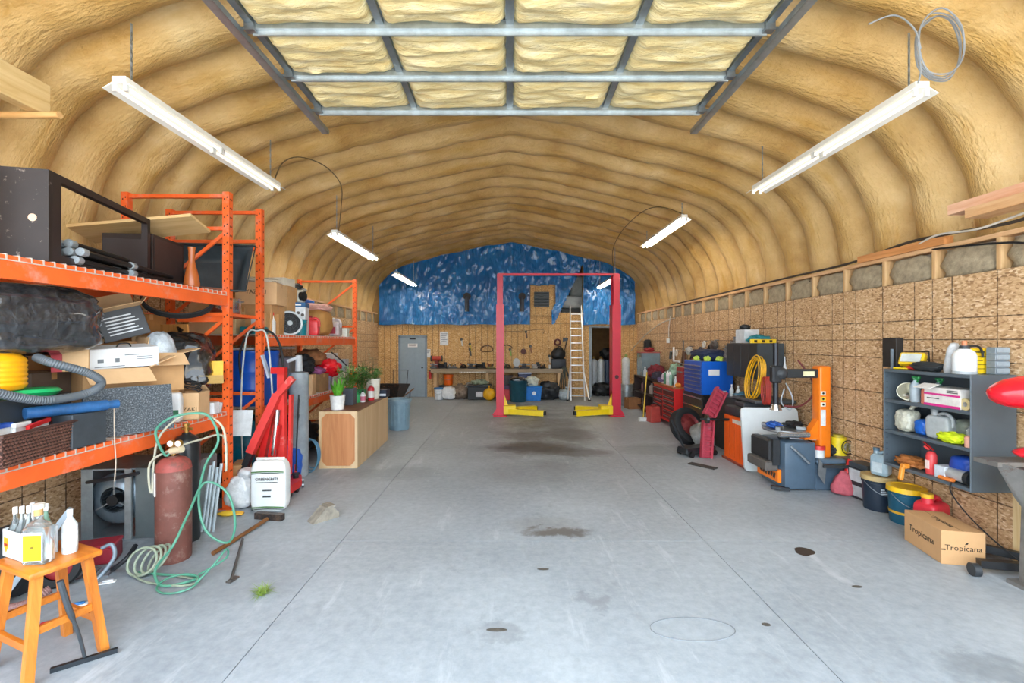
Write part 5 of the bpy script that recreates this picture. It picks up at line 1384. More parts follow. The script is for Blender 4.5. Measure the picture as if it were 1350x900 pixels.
crumple('dark_cables', 'heap of dark cables under the end of the near rack', 'cables', (-3.6, 5.4, 0.0), (0.5, 0.5, 0.5), M('#22262b', 0.6, 0, 0.4, 20, 0.6), 12, 0, 0.35)
crumple('dark_cables', 'dark heap of tangled cable on the floor below the far rack', 'cables', (-3.55, 7.2, 0.0), (0.9, 1.2, 0.7), M('#1f2328', 0.6, 0, 0.4, 20, 0.6), 15, 0, 0.3)
# lower shelf goods
carton('tan carton at the front of the far lower shelf', (-3.26, 7.3, Z2L), (0.24, 0.2, 0.32), R(6), None, CARDL)
crumple('black_netting', 'ball of black netting on the far lower shelf', 'netting', (-3.3, 7.2, Z2L + 0.325), (0.4, 0.4, 0.34), M('#15171a', 0.7, 0, 0.4, 30, 0.8), 8, 0, 0.4, 4)
t = thing('tape_deck', 'stack of two grey brown appliances at the back of the far lower shelf', 'appliance', (-3.5, 6.85, Z2L), 0)
B().bx(-0.3, 0.3, -0.2, 0.2, 0, 0.62, 0.01).part('case', M('#6d6868', 0.5), t); B().bx(-0.3, 0.3, -0.205, -0.2, 0.28, 0.32).part('slot', BLACK, t); B().bx(-0.28, 0.28, -0.21, -0.2, 0.45, 0.6, 0.005).part('front_plate', M('#8b8089', 0.5), t)
carton('speckled brown carton on the far lower shelf', (-3.3, 7.75, Z2L), (0.3, 0.3, 0.3), R(-8), None, M('#9b7751', 0.7))
carton('white carton standing near the end of the far lower shelf', (-3.3, 8.25, Z2L), (0.3, 0.3, 0.42), R(5), None, M('#d5d0c6', 0.6), False)
carton('long white carton at the back end of the far lower shelf', (-3.6, 8.7, Z2L), (0.4, 0.6, 0.62), R(0), None, M('#cfd3d6', 0.6), False)
crumple('red_rag', 'brown and red rag bundle under the far top beam', 'cloth', (-3.45, 7.9, Z2L + 0.44), (0.5, 0.6, 0.3), M('#8a5a35', 0.8, 0, 0.4, 6), 11)
carton('orange brown carton under the rag bundle', (-3.58, 7.95, Z2L), (0.3, 0.5, 0.43), R(0), None, M('#a6764a', 0.7))
B().tube([(0, 0, 0), (0.0, 0.35, -0.12), (0.02, 0.7, -0.28)], 0.012, 6).solo('umbrella', BLACK, 'black folded umbrella pole slanting under the far top beam', 'umbrella', (-3.09, 7.9, 1.66))
# ================================================================= lying wooden cabinet with plants
def wood_cab():
    y0 = YG(617); y1 = YG(570)
    xl, xr = U(421, y0), U(471, y0); h = V(542, y0)
    t = thing('wooden_cabinet', 'long tan wooden cabinet lying on the floor with plants on top', 'cabinet', ((xl + xr) / 2, y0, 0), R(2))
    w = (xr - xl) / 2; L = 1.9
    TAN = wood('#d9bd95', '#c7a678', 'z', 0.5); BRN = wood('#c98a5a', '#b06f41', 'z', 0.8)
    B().bx(-w, w, 0.012, L, 0, h - 0.012).part('carcass', TAN, t)
    B().bx(-w, w, 0.0, L, h - 0.012, h).part('top_panel', wood('#8a5a40', '#6f4530', 'y'), t)
    B().bx(-w + 0.02, w - 0.02, 0.002, 0.012, 0.02, h - 0.03).part('end_panel', BRN, t)
    f = 0.035
    B().bx(-w, -w + f, -0.012, 0.003, 0, h).part('stile', TAN, t); B().bx(w - f, w, -0.012, 0.003, 0, h).part('stile', TAN, t)
    B().bx(-w + f, w - f, -0.012, 0.003, h - f, h).part('rail', TAN, t); B().bx(-w + f, w - f, -0.012, 0.003, 0, f).part('rail', TAN, t)
    for sx in (-1, 1):
        for z0, s in ((f, 1), (h - f, -1)):
            x0 = sx * (w - f)
            B().prism([(x0, z0), (x0 - sx * 0.07, z0), (x0, z0 + s * 0.07)], 'y', -0.010, 0.003).part('corner_block', TAN, t)
    return t, (xl + xr) / 2, y0, h, L
cabt, cbx, cby, cbh, cbl = wood_cab()
def plant(label, loc, pr, ph, pmat, n, hgt, spread, lmat, seed, blade=False, name='potted_plant', square=False):
    t = thing(name, label, 'plant', loc)
    if square: B().bx(-pr, pr, -pr, pr, 0, ph, 0.005).part('pot', pmat, t)
    else: B().lathe([(0, 0), (pr * 0.85, 0), (pr, ph * 0.95), (pr * 1.04, ph), (pr * 0.92, ph), (pr * 0.9, ph * 0.9), (0, ph * 0.9)], n=20).part('pot', pmat, t)
    B().cyl((0, 0, ph * 0.86), (0, 0, ph * 0.93), pr * 0.88 if not square else pr * 0.8, n=14).part('soil', M('#3a2a1e', 0.9), t)
    rnd = random.Random(seed); b = B()
    for k in range(n):
        a = rnd.uniform(0, 2 * PI); L = hgt * rnd.uniform(0.45, 1.0); s = spread * rnd.uniform(0.1, 1.0)
        p0 = Vector((pr * 0.4 * math.cos(a), pr * 0.4 * math.sin(a), ph * 0.9))
        p1 = p0 + Vector((s * math.cos(a), s * math.sin(a), L))
        if blade:
            w_ = 0.02; sd = Vector((-math.sin(a), math.cos(a), 0)) * w_; mid = (p0 + p1) / 2 + Vector((-0.1 * s * math.cos(a), -0.1 * s * math.sin(a), 0.06 * L))
            b.pd([p0 - sd * 0.5, p0 + sd * 0.5, mid + sd, mid - sd, p1], [[0, 1, 2, 3], [3, 2, 4]])
        else:
            b.tube([p0, (p0 + p1) / 2 + Vector((0, 0, 0.03)), p1], 0.003, 4, sub=2)
            for q in range(8):
                c = p0.lerp(p1, 0.3 + 0.09 * q); d = rnd.uniform(0, 2 * PI); l = rnd.uniform(0.06, 0.11)
                tip = c + Vector((l * math.cos(d), l * math.sin(d), rnd.uniform(-0.02, 0.05))); sd = Vector((-math.sin(d), math.cos(d), 0)) * l * 0.3
                m_ = c.lerp(tip, 0.5)
                b.pd([c, m_ + sd, tip, m_ - sd], [[0, 1, 2, 3]])
    o = b.part('foliage', lmat, t, 0); o['kind'] = 'stuff'
    return t
LEAF = M('#4f8a2e', 0.45, 0, 0.35, 20); LEAF2 = M('#3d6b2a', 0.5, 0, 0.4, 18)
cz = cbh + 0.001
plant('bright green leafy plant in a round white pot on the wooden cabinet', (U(445, 6.85), 6.85, cz), 0.11, 0.21, M('#e8e8e4', 0.35), 44, 0.30, 0.10, M('#5aa02c', 0.4, 0, 0.3, 20), 3, True)
plant('tall green plant in a square charcoal planter on the wooden cabinet', (U(461, 7.35), 7.35, cz), 0.085, 0.27, M('#4a5058', 0.5), 26, 0.42, 0.22, LEAF, 5, False, 'potted_plant', True)
plant('bushy dark green plant behind the charcoal planter', (U(474, 7.75), 7.8, cz), 0.09, 0.2, M('#2e7d46', 0.45), 30, 0.5, 0.24, LEAF2, 9)
plant('green plant in a tall cream pot at the far end of the wooden cabinet', (U(491, 8.1), 8.12, cz), 0.13, 0.36, M('#d9d6c8', 0.5), 18, 0.26, 0.22, LEAF, 13)
plant('dry twiggy plant with thin pale stalks behind the cream pot', (U(486, 8.3), 8.42, cz), 0.08, 0.15, M('#6d5a4a', 0.6), 9, 0.75, 0.12, M('#8a7a55', 0.7), 17)
bottle('green plastic bottle between the plants on the wooden cabinet', (U(469, 7.55), 7.6, cz), 0.05, 0.2, M('#3aa563', 0.35), GREEN, 0.25)
bottle('white bottle with a pink label on the wooden cabinet', (U(477, 7.6), 7.65, cz), 0.045, 0.2, M('#d8d2d4', 0.35), BLACK, 0.3, False, 'bottle', None, M('#c0647a', 0.5))
bottle('red snack canister on the wooden cabinet in front of the cream pot', (U(488, 7.85), 7.9, cz), 0.055, 0.26, M('#b9202c', 0.35), M('#a01a26', 0.4), 0.12, False, 'canister', None, M('#d8d2cc', 0.5))
t = thing('radio', 'dark blue box with a white top at the far end of the wooden cabinet', 'box', (U(504, 8.35), 8.38, cz))
B().bx(-0.1, 0.1, -0.12, 0.12, 0, 0.14, 0.01).part('case', M('#1b2436', 0.4), t); B().bx(-0.09, 0.09, -0.124, -0.12, 0.03, 0.07).part('panel', M('#c7ccd2', 0.4), t)
t = thing('foil_balloon', 'glossy red foil bundle on the far lower shelf behind the plants', 'decoration', (-3.19, 8.0, Z2L))
B().cyl((0, 0, 0), (0, 0, 0.25), 0.06, n=14).part('base', M('#a49ab8', 0.4), t); B().ell((0, 0, 0.38), (0.2, 0.2, 0.15), 4, 0.35, 2.6, 4).part('foil', M('#e0182a', 0.25), t, 70)
# grey rubbish bin and wheelbarrow
xb, yb = U(524, YG(567)), YG(567)
t = thing('rubbish_bin', 'blue grey plastic rubbish bin standing at the end of the wooden cabinet', 'bin', (xb, yb + 0.15, 0))
BG = M('#7d99a8', 0.4, 0, 0.1)
B().lathe([(0, 0), (0.20, 0), (0.21, 0.02), (0.232, 0.56), (0.25, 0.565), (0.25, 0.60), (0.262, 0.605), (0.262, 0.64), (0.24, 0.64), (0.225, 0.56), (0.2, 0.03), (0, 0.02)], n=30).part('body', BG, t, 50)
for sx in (-1, 1): B().tube([(sx * 0.2 - 0.05, -0.14, 0.59), (sx * 0.22, -0.19, 0.5), (sx * 0.2 + 0.02, -0.1, 0.56)], 0.012, 8).part('handle', BG, t)
for k in range(6):
    a = -PI / 2 + (k - 2.5) * 0.35
    B().bar((0.224 * math.cos(a), 0.224 * math.sin(a), 0.10), (0.241 * math.cos(a), 0.241 * math.sin(a), 0.52), 0.02, 0.012, (math.cos(a), math.sin(a), 0)).part('rib', BG, t)
def wheelbarrow():
    Y = 12.2
    t = thing('wheelbarrow', 'rusty black wheelbarrow parked by the grey door', 'wheelbarrow', (U(517, Y), Y, 0), R(-8))
    RB = M('#1d1a18', 0.5, 0, 0.2, 8, wear_or_sheen='#6d4226', wamt=0.45)
    b0 = [(-0.25, -0.3, 0.35), (0.25, -0.3, 0.35), (0.22, 0.3, 0.35), (-0.22, 0.3, 0.35)]; b1 = [(-0.36, -0.42, 0.75), (0.36, -0.42, 0.75), (0.32, 0.5, 0.68), (-0.32, 0.5, 0.68)]
    B().pd(b0 + b1 + [(x * 0.97, y * 0.97, z) for x, y, z in b1] + [(x * 0.95, y * 0.95, z + 0.015) for x, y, z in b0], [[3, 2, 1, 0]] + [[i, (i + 1) % 4, 4 + (i + 1) % 4, 4 + i] for i in range(4)] + [[4 + i, 4 + (i + 1) % 4, 8 + (i + 1) % 4, 8 + i] for i in range(4)] + [[8 + i, 8 + (i + 1) % 4, 12 + (i + 1) % 4, 12 + i] for i in range(4)] + [[12, 13, 14, 15]]).part('tray', RB, t)
    for sx in (-1, 1):
        B().tube([(sx * 0.08, -0.6, 0.25), (sx * 0.2, 0.1, 0.33), (sx * 0.28, 0.9, 0.5)], 0.018, 8).part('handle', M('#7d5a38', 0.6), t)
        B().tube([(sx * 0.22, 0.3, 0.34), (sx * 0.25, 0.4, 0.02), (sx * 0.25, 0.6, 0.02), (sx * 0.26, 0.66, 0.45)], 0.013, 8, sub=1).part('leg', BLACK, t)
    B().tube([(0.19 * math.cos(a), 0, 0.19 * math.sin(a)) for a in [2 * PI * i / 14 for i in range(14)]], 0.035, 8, True, 2).part('wheel', BLACKR, t).location = (0, -0.6, 0.226)
    B().tube([(-0.2, 0.55, 0.68), (-0.22, 0.6, 1.05), (0.22, 0.6, 1.05), (0.2, 0.55, 0.68)], 0.012, 8, sub=1).part('loop_bar', DARKST, t)
wheelbarrow()

# more goods filling the far rack
carton('flat white carton on top of the narrow brown carton', (-3.42, 6.78, Z2T + 0.721), (0.3, 0.28, 0.12), R(-6), None, M('#d2cdbf', 0.6), False)
carton('brown carton at the back of the far rack behind the round fan', (-3.85, 6.75, Z2T), (0.4, 0.45, 0.62), R(0), None, M('#a8794a', 0.7))
carton('tan carton at the back of the far rack near its right end', (-3.85, 8.95 - 0.12, Z2T), (0.3, 0.2, 0.5), R(0), None, CARDL)
bottle('white bottle with a red cap beside the small labelled carton', (-3.21, 6.17, Z2T), 0.035, 0.3, M('#d8d8d6', 0.4), RED, 0.35)
bag('white crumpled packing bag on the far lower shelf', (-3.3, 8.62, Z2L), (0.32, 0.36, 0.3), PLW, 11, 0, 0.14, False)
crumple('purple_cloth', 'purple and pink cloth bundle on the far lower shelf', 'cloth', (-3.24, 7.62, Z2L + 0.301), (0.26, 0.3, 0.14), M('#8a4a78', 0.8, 0, 0.4, 10), 31)
carton('flat grey case under the far rack beam end', (-3.35, 8.95, Z2L), (0.3, 0.2, 0.5), 0, None, M('#a9aeb2', 0.6), False, name='storage_case')
carton('brown carton on the floor below the far rack', (-3.35, 8.2, 0), (0.4, 0.6, 0.4), R(3), None, M('#9c7348', 0.7))
t = thing('blue_bin', 'dark blue storage bin on the floor below the far rack', 'bin', (-3.38, 6.85, 0)); B().bx(-0.2, 0.2, -0.28, 0.28, 0, 0.42, 0.015).part('body', M('#1a3f86', 0.45), t); B().bx(-0.22, 0.22, -0.3, 0.3, 0.42, 0.46, 0.01).part('lid', M('#2a2f38', 0.5), t)

# ================================================================= steel wall shelf on the right
GS = M('#5b666e', 0.4, 0.2, 0.06, 6)
SHX0, SHX1, SHY0, SHY1, SHZ0, SHZ1 = 3.84, 4.225, 3.79, 4.68, 0.59, 1.57
def wall_shelf():
    t = thing('steel_shelf', 'grey steel shelf unit fixed to the right wall', 'shelf', (SHX1, SHY0, SHZ0))
    def W(b, nm, mat=GS): return b.part(nm, mat, t, world=True)
    for nm, ya in (('side_panel', SHY0), ('side_panel', SHY1 - 0.012)): W(B().bx(SHX0, SHX1, ya, ya + 0.012, SHZ0, SHZ1, 0.003), nm)
    W(B().bx(SHX1 - 0.008, SHX1, SHY0 + 0.013, SHY1 - 0.013, SHZ0, SHZ1), 'back_panel')
    for z in (SHZ0, 0.925, 1.235, SHZ1 - 0.03):
        W(B().bx(SHX0 + 0.003, SHX1 - 0.009, SHY0 + 0.013, SHY1 - 0.013, z, z + 0.03, 0.003), 'shelf_board')
    b = B()
    for k in range(16): b.box((SHX0 + 0.03, SHY1 - 0.0125, SHZ0 + 0.05 + k * 0.057), (0.010, 0.001, 0.014))  # raised dark tabs drawn as shaded slots, the panel is not pierced
    o = W(b, 'dark_slot_tabs', BLACK); o['kind'] = 'stuff'
wall_shelf()
ZA, ZB, ZC, ZD = 1.571, 1.266, 0.956, 0.621
# top of the shelf
t = thing('work_light', 'yellow framed portable work light on top of the steel shelf', 'lamp', (4.0, 4.52, ZA), 0, rot=(0, 0, R(-62)))
B().box((0, 0.0, 0.10), (0.20, 0.07, 0.13), (R(-30), 0, 0), 0.01).part('head', M('#e7c21c', 0.4), t)
B().box((0, -0.034, 0.118), (0.16, 0.012, 0.09), (R(-30), 0, 0)).part('lens', M('#c9d0cc', 0.2), t)
B().tube([(-0.12, -0.08, 0.012), (-0.12, 0.08, 0.012), (0.12, 0.08, 0.012), (0.12, -0.08, 0.012)], 0.009, 8, True, 1).part('stand', M('#f0cd22', 0.4), t)
B().tube([(-0.11, 0.06, 0.01), (-0.11, 0.05, 0.18), (0.11, 0.05, 0.18), (0.11, 0.06, 0.01)], 0.008, 8, sub=1).part('handle', BLACK, t)
crumple('dark_jacket', 'black cloth hanging over the front of the shelf top', 'cloth', (3.93, 4.28, ZA), (0.16, 0.30, 0.10), M('#23272a', 0.7, 0, 0.3), 3)
t = thing('hand_saw', 'red handled hand saw lying on the shelf top', 'saw', (3.96, 4.40, ZA + 0.001), R(-100))
B().bx(-0.02, 0.22, -0.03, 0.03, 0, 0.003).part('blade', STEEL, t)
B().tube([(-0.02, -0.03, 0.02), (-0.10, -0.04, 0.02), (-0.12, 0.0, 0.02), (-0.1, 0.04, 0.02), (-0.02, 0.03, 0.02)], 0.016, 8).part('handle', RED, t)
B().lathe([(0, 0), (0.05, 0), (0.058, 0.05), (0.05, 0.22), (0.03, 0.27), (0, 0.28)], n=20, sx=1.0, sy=0.8).solo('foam_pad', M('#c3c5c7', 0.8, 0, 0.15, 30, 0.5), 'grey white sheepskin pad beside the white sprayer', 'pad', (3.97, 4.10, ZA), rot=(R(14), R(-6), 0))
t = thing('pump_sprayer', 'white pump sprayer bottle with a black collar on the shelf top', 'sprayer', (3.925, 3.93, ZA))
B().lathe([(0, 0), (0.075, 0), (0.08, 0.01), (0.08, 0.155), (0.07, 0.185), (0.04, 0.215), (0, 0.22)], n=26).part('tank', M('#e6eaec', 0.35, 0, 0.04), t, 50)
B().cyl((0, 0, 0.001), (0, 0, 0.025), 0.082, n=26).part('base_ring', M('#a9b0b3', 0.4), t)
B().cyl((0, 0, 0.20), (0, 0, 0.245), 0.042, 0.03, n=16).part('collar', M('#33383b', 0.5), t); B().cyl((0, 0, 0.245), (0, 0, 0.285), 0.018, n=12).part('pump_knob', M('#c97a52', 0.5), t)
B().tube([(0.02, 0, 0.235), (0.09, -0.02, 0.24), (0.13, -0.02, 0.20), (0.14, -0.02, 0.14)], 0.009, 8).part('nozzle_hose', BLACK, t)
t = thing('poison_box', 'tall yellow printed box on the shelf top', 'box', (4.065, 3.97, ZA), R(0))
B().bx(-0.075, 0.075, -0.03, 0.03, 0, 0.22, 0.003).part('body', M('#efc71a', 0.5, 0, 0.05), t)
b = B()
for i, w_ in enumerate((0.05, 0.06, 0.03, 0.06, 0.05)): b.bx(-w_, w_, -0.0312, -0.03, 0.04 + i * 0.035, 0.046 + i * 0.035 + (0.014 if i == 4 else 0))
o = b.part('print', M('#6a5a14', 0.6), t); o['kind'] = 'stuff'
for k in range(4):
    t = thing('parts_bin', ['lowest grey drawer bin in the stack on the shelf top', 'second grey drawer bin from the bottom of the shelf top stack', 'third grey drawer bin from the bottom of the shelf top stack', 'topmost grey drawer bin of the shelf top stack'][k], 'bin', (4.165, 3.88, ZA + k * 0.058), 0, 'grey bins on the shelf top')
    B().bx(-0.065, 0.055, -0.04, 0.04, 0, 0.056, 0.004).part('body', M('#7f8a92', 0.45), t); B().bx(-0.06, 0.05, -0.048, -0.04, 0.012, 0.05, 0.003).part('front_lip', M('#8d99a1', 0.45), t)
# shelf 1
t = thing('clamp_lamp', 'chrome clamp lamp reflector at the back of the upper shelf', 'lamp', (3.99, 4.56, ZB), 0)
B().lathe([(0.02, 0.0), (0.07, 0.06), (0.09, 0.09), (0.085, 0.09), (0.06, 0.055), (0.01, 0.01)], (0, 0, 0.06), 22, (R(70), 0, R(-40))).part('reflector', M('#d6d2bc', 0.25, 0.5), t, 50); B().cyl((-0.05, -0.03, 0.03), (0.05, 0.02, 0.03), 0.03, n=12).part('clamp', CHROME, t)
bottle('grey spray bottle with a green trigger on the upper shelf', (3.92, 4.40, ZB), 0.04, 0.25, M('#a9b6bf', 0.35), GREEN, 0.3, False, 'spray_bottle', trig=1)
bottle('green trigger head bottle behind the grey spray bottle', (4.05, 4.30, ZB), 0.038, 0.24, M('#8fa3a8', 0.35), M('#2f9a58', 0.4), 0.3, False, 'spray_bottle', trig=1)
bottle('salmon orange spray can on the upper shelf', (3.92, 4.29, ZB), 0.033, 0.15, M('#e0826a', 0.35), M('#d9735c', 0.4), 0.12, False, 'spray_can', cat='can')
t = thing('display_carton', 'open white carton with magenta stripes filling the upper shelf', 'box', (3.98, 4.06, ZB))
B().bx(-0.13, 0.10, -0.17, 0.17, 0, 0.17, 0.003).part('body', M('#ddd8d2', 0.6), t)
B().bx(-0.1312, -0.13, -0.17, 0.17, 0.0, 0.022).bx(-0.1312, -0.13, -0.17, 0.17, 0.10, 0.118).part('magenta_band', M('#d12f86', 0.5), t)
for (yy, w_, z) in ((-0.1, 0.1, 0.15), (-0.1, 0.1, 0.135), (0.08, 0.12, 0.07)): B().bx(-0.1315, -0.13, yy - w_ / 2, yy + w_ / 2, z - 0.004, z + 0.004).part('print', M('#4a4a4a', 0.6), t)
B().box((-0.17, 0.1, 0.18), (0.11, 0.16, 0.004), (0, R(-20), 0)).part('flap', M('#e9e6e2', 0.6), t)
B().lathe([(0.02, 0), (0.05, 0), (0.05, 0.05), (0.02, 0.05)], (0, 0, 0.05), 20, (0, R(90), 0)).solo('tape_roll', M('#cdbb8a', 0.5), 'roll of tan tape at the near end of the upper shelf', 'tape', (3.86, 3.86, ZB))
# shelf 2
bag('clear bag of pale goods at the far end of the middle shelf', (3.97, 4.54, ZC), (0.16, 0.18, 0.22), mat_plastic_wrap('clear_bag', '#c9c7b4', 0.3, 14), 2, 0, 0.1, True)
bag('blue foil packet on the middle shelf', (3.97, 4.35, ZC), (0.14, 0.12, 0.15), M('#1f62c0', 0.3, 0, 0.25, 16), 5, 0, 0.1, False, 'packet')
jug('grey oil jug with a see through handle on the middle shelf', (3.95, 4.17, ZC), 0.20, 0.12, 0.27, M('#a5aaab', 0.4), M('#8a9092', 0.4), R(-80))
bag('dark green crumpled sack behind the grey jug', (4.08, 4.06, ZC), (0.16, 0.16, 0.2), M('#7d8478', 0.6, 0, 0.2), 8, 0, 0.12, False, 'cloth_sack')
crumple('hi_vis_glove', 'bright yellow green glove lying on the middle shelf', 'glove', (3.91, 4.02, ZC), (0.12, 0.26, 0.10), M('#cfe21c', 0.6, 0, 0.15), 4, 0, 0.35, 3)
bag('clear crumpled plastic bag at the near end of the middle shelf', (4.02, 3.90, ZC), (0.14, 0.12, 0.17), mat_plastic_wrap('clear_bag2', '#9fa6aa', 0.2, 16), 6, 0, 0.16, False)
bottle('small salmon coloured can at the near edge of the middle shelf', (3.88, 3.85, ZC), 0.026, 0.10, M('#dba08a', 0.35), M('#c9a08e', 0.4), 0.1, False, 'paint_can', cat='can')
# bottom shelf
crumple('leather_glove', 'pair of brown leather gloves on the bottom shelf', 'glove', (3.95, 4.48, ZD), (0.2, 0.26, 0.11), M('#a5652f', 0.7, 0, 0.25, 12), 9, 0, 0.4, 3)
t = thing('fire_extinguisher', 'red fire extinguisher on the bottom shelf', 'extinguisher', (3.92, 4.23, ZD))
B().lathe([(0, 0), (0.04, 0), (0.043, 0.01), (0.043, 0.17), (0.03, 0.2), (0.015, 0.21), (0, 0.21)], n=20).part('body', M('#e0474a', 0.35), t, 50)
B().bar((-0.0, 0.02, 0.22), (-0.02, 0.05, 0.25), 0.02, 0.02).bar((0, -0.02, 0.225), (0.0, 0.08, 0.28), 0.012, 0.01).part('valve_lever', RED, t); B().bx(-0.0445, -0.03, -0.02, 0.02, 0.05, 0.13).part('sticker', M('#e9cfc8', 0.5), t)
carton('white and blue small carton beside the extinguisher', (3.93, 4.10, ZD), (0.12, 0.10, 0.11), 0, None, M('#cfd6de', 0.5), False)
bag('blue nylon pouch on the bottom shelf', (4.02, 4.0, ZD + 0.02), (0.18, 0.2, 0.2), M('#1d49a8', 0.5, 0, 0.2), 7, 0, 0.08, False, 'nylon_pouch')
t = thing('spotlight', 'silver torch lamp lying at the near end of the bottom shelf', 'torch', (3.92, 3.93, ZD + 0.06))
B().cyl((0, 0.12, 0), (0, -0.04, 0), 0.05, 0.055, n=20).part('barrel', M('#c2c7cb', 0.3, 0.5), t); B().cyl((0, -0.04, 0), (0, -0.08, 0), 0.06, 0.06, n=20).part('head', DARKST, t)
t = thing('power_drill', 'orange cordless tool hanging over the bottom shelf edge', 'drill', (3.85, 4.42, ZD))
B().box((-0.01, 0, 0.02), (0.07, 0.05, 0.05), (0, 0, 0), 0.01).part('body', M('#e08a2a', 0.5), t); B().box((-0.045, 0, -0.05), (0.035, 0.04, 0.13), (0, 0.15, 0), 0.008).part('grip', M('#e0902e', 0.5), t)
B().box((0, 0, 0.015), (0.05, 0.14, 0.03), (0, 0, 0), 0.012).solo('sanding_block', M('#e07a2e', 0.6), 'orange sanding block at the front of the bottom shelf', 'block', (3.865, 4.03, ZD))
B().tube([(3.835, 3.95, 0.63), (3.81, 3.93, 0.55), (3.86, 3.85, 0.40), (3.98, 3.75, 0.22), (4.1, 3.6, 0.06)], 0.006, 6).solo('extension_lead', BLACK, 'black cord hanging down from the steel shelf', 'cord')
# things on the right wall
t = thing('breaker_box', 'open dark electrical box on the right wall beside the steel shelf', 'electrical box', (4.25, 5.0, 1.57))
B().bx(-0.08, 0.0, -0.09, 0.09, 0, 0.32, 0.004).part('box', M('#2a2624', 0.6), t); B().cyl((-0.10, -0.06, -0.02), (-0.10, -0.06, 0.2), 0.015, n=10).part('conduit', M('#6d7a84', 0.4), t)
B().bx(-0.012, 0, -0.04, 0.04, 0, 0.12, 0.003).solo('wall_outlet', WHITE, 'white wall outlet left of the steel shelf', 'outlet', (4.24, 5.06, 1.15))
# lumber on the right eave
for (y1, x, z, w_, h_, lab) in ((4.22, 4.13, 3.02, 0.14, 0.09, 'pink tinted plank end high on the right edge'), (4.0, 4.10, 2.93, 0.2, 0.085, 'second plank under the pink tinted plank on the right')):
    B().bx(-w_ / 2, w_ / 2, -2.6, 0, 0, h_).solo('plank', wood('#eec3a4', '#d89c78', 'y') if z > 3 else PINEY, lab, 'plank', (x, y1, z))
B().bx(-0.05, 0.05, -0.55, 0.55, 0, 0.08).solo('timber_offcut', wood('#d9995f', '#b8763f', 'y'), 'reddish timber offcut lying on the right wall plate', 'plank', (4.29, 5.0, 2.802))
B().tube([(4.24, 3.2, 2.95), (4.25, 3.8, 2.86), (4.22, 4.3, 2.88), (4.27, 4.9, 2.91), (4.26, 5.7, 2.83), (4.27, 7, 2.83), (4.27, 9, 2.82), (4.27, 12, 2.82)], 0.014, 6).solo('wall_cable', M('#3c332c', 0.6), 'dark cable running along the right wall plate', 'cable')
B().tube([(4.24, 3.0, 3.0), (4.23, 3.8, 2.9), (4.2, 4.1, 2.86), (4.22, 4.5, 2.9), (4.26, 4.8, 2.84)], 0.010, 6).solo('wall_cable', M('#cfcac0', 0.5), 'white cable draped on the right wall plate', 'cable')
B().tube([(4.25, 3.5, 2.5), (4.24, 3.75, 2.66), (4.2, 4.1, 2.72), (4.27, 4.6, 2.78)], 0.010, 6).solo('wall_cable', BLACK, 'black cable looping below the right wall plate', 'cable')

# ================================================================= floor goods below the shelf
NAVY = M('#1e2b3a', 0.4, 0, 0.1); PETROL = M('#145068', 0.35, 0, 0.08)
def teal_label(t):
    r = 0.152
    b = B().lathe([(r * 0.945 + 0.0015, 0.10), (r * 0.955 + 0.0015, 0.125)], n=28); b.part('stripe', M('#d8a628', 0.5), t)
    B().cyl((-0.03, -r * 0.97, 0.205), (-0.03, -r * 0.97 - 0.004, 0.205), 0.024, n=18).part('emblem', M('#e3e6df', 0.5), t)
    for w_, z_, c in ((0.055, 0.168, '#e6e8e4'), (0.065, 0.146, '#e6c250'), (0.03, 0.072, '#dfe4e6')): B().bx(-0.02 - w_, -0.02 + w_, -r - 0.002, -r + 0.02, z_ - 0.005, z_ + 0.005).part('print', M(c, 0.5), t)
    B().bx(0.085, 0.125, -r * 0.86, -r * 0.80, 0.19, 0.24).part('sticker', M('#8fb4c8', 0.5), t)
Yp = YG(697)
pail('teal oil pail with a yellow lid beside the printed carton', (U(1195, Yp + 0.17), Yp + 0.17, 0), 0.152, 0.35, PETROL, M('#e8b81c', 0.4), None, True, 'oil_pail', None, teal_label)
def navy_label(t):
    r = 0.15
    for k in range(4): B().bx(0.02, 0.075, -r * 0.955 - 0.001, -r * 0.93, 0.06 + k * 0.055, 0.09 + k * 0.055).part('printed_mark', M('#8aa6bc', 0.5), t)
    for k in range(3): B().bx(-0.085, -0.02 - 0.015 * k, -r * 0.985, -r * 0.9, 0.20 + k * 0.022, 0.212 + k * 0.022).part('printed_mark', M('#c3cdd4', 0.5), t)
Yn = YG(677)
pail('navy blue oil pail with a tan lid between the teal pail and the black box', (U(1158, Yn + 0.15), Yn + 0.15, 0), 0.15, 0.36, NAVY, M('#b9a06c', 0.5), None, True, 'oil_pail', None, navy_label)
jug('clear blue washer fluid jug standing on the navy pail', (U(1166, 5.0) - 0.03, Yn + 0.12, 0.376), 0.17, 0.13, 0.30, mat_plastic_wrap('jug_blue', '#8fa6b2', 0.2, 4, (1, 1, 1), 0.005), M('#5a7a90', 0.4), R(-60), M('#c4d2d8', 0.4))
t = carton('black printed carton behind the navy pail', (U(1140, 5.35), 5.35, 0), (0.18, 0.30, 0.36), R(4), None, M('#2d3034', 0.55), False)
B().bx(-0.0915, -0.09, -0.14, 0.12, 0.2, 0.34).part('print', M('#c3c7c9', 0.6), t)
B().bx(-0.0915, -0.09, -0.14, 0.12, 0.03, 0.15).part('print', M('#b4b8ba', 0.6), t)
carton('grey metal box standing on the black printed carton', (U(1140, 5.35), 5.35, 0.361), (0.18, 0.26, 0.06), R(4), None, M('#3c4247', 0.4), False, name='metal_box')
jug('second clear blue jug behind the first on a metal box', (U(1160, 5.3) + 0.05, 5.33, 0.423), 0.14, 0.12, 0.28, mat_plastic_wrap('jug_blue2', '#7f9db4', 0.2, 4, (1, 1, 1), 0.005), BLUE, R(-60))
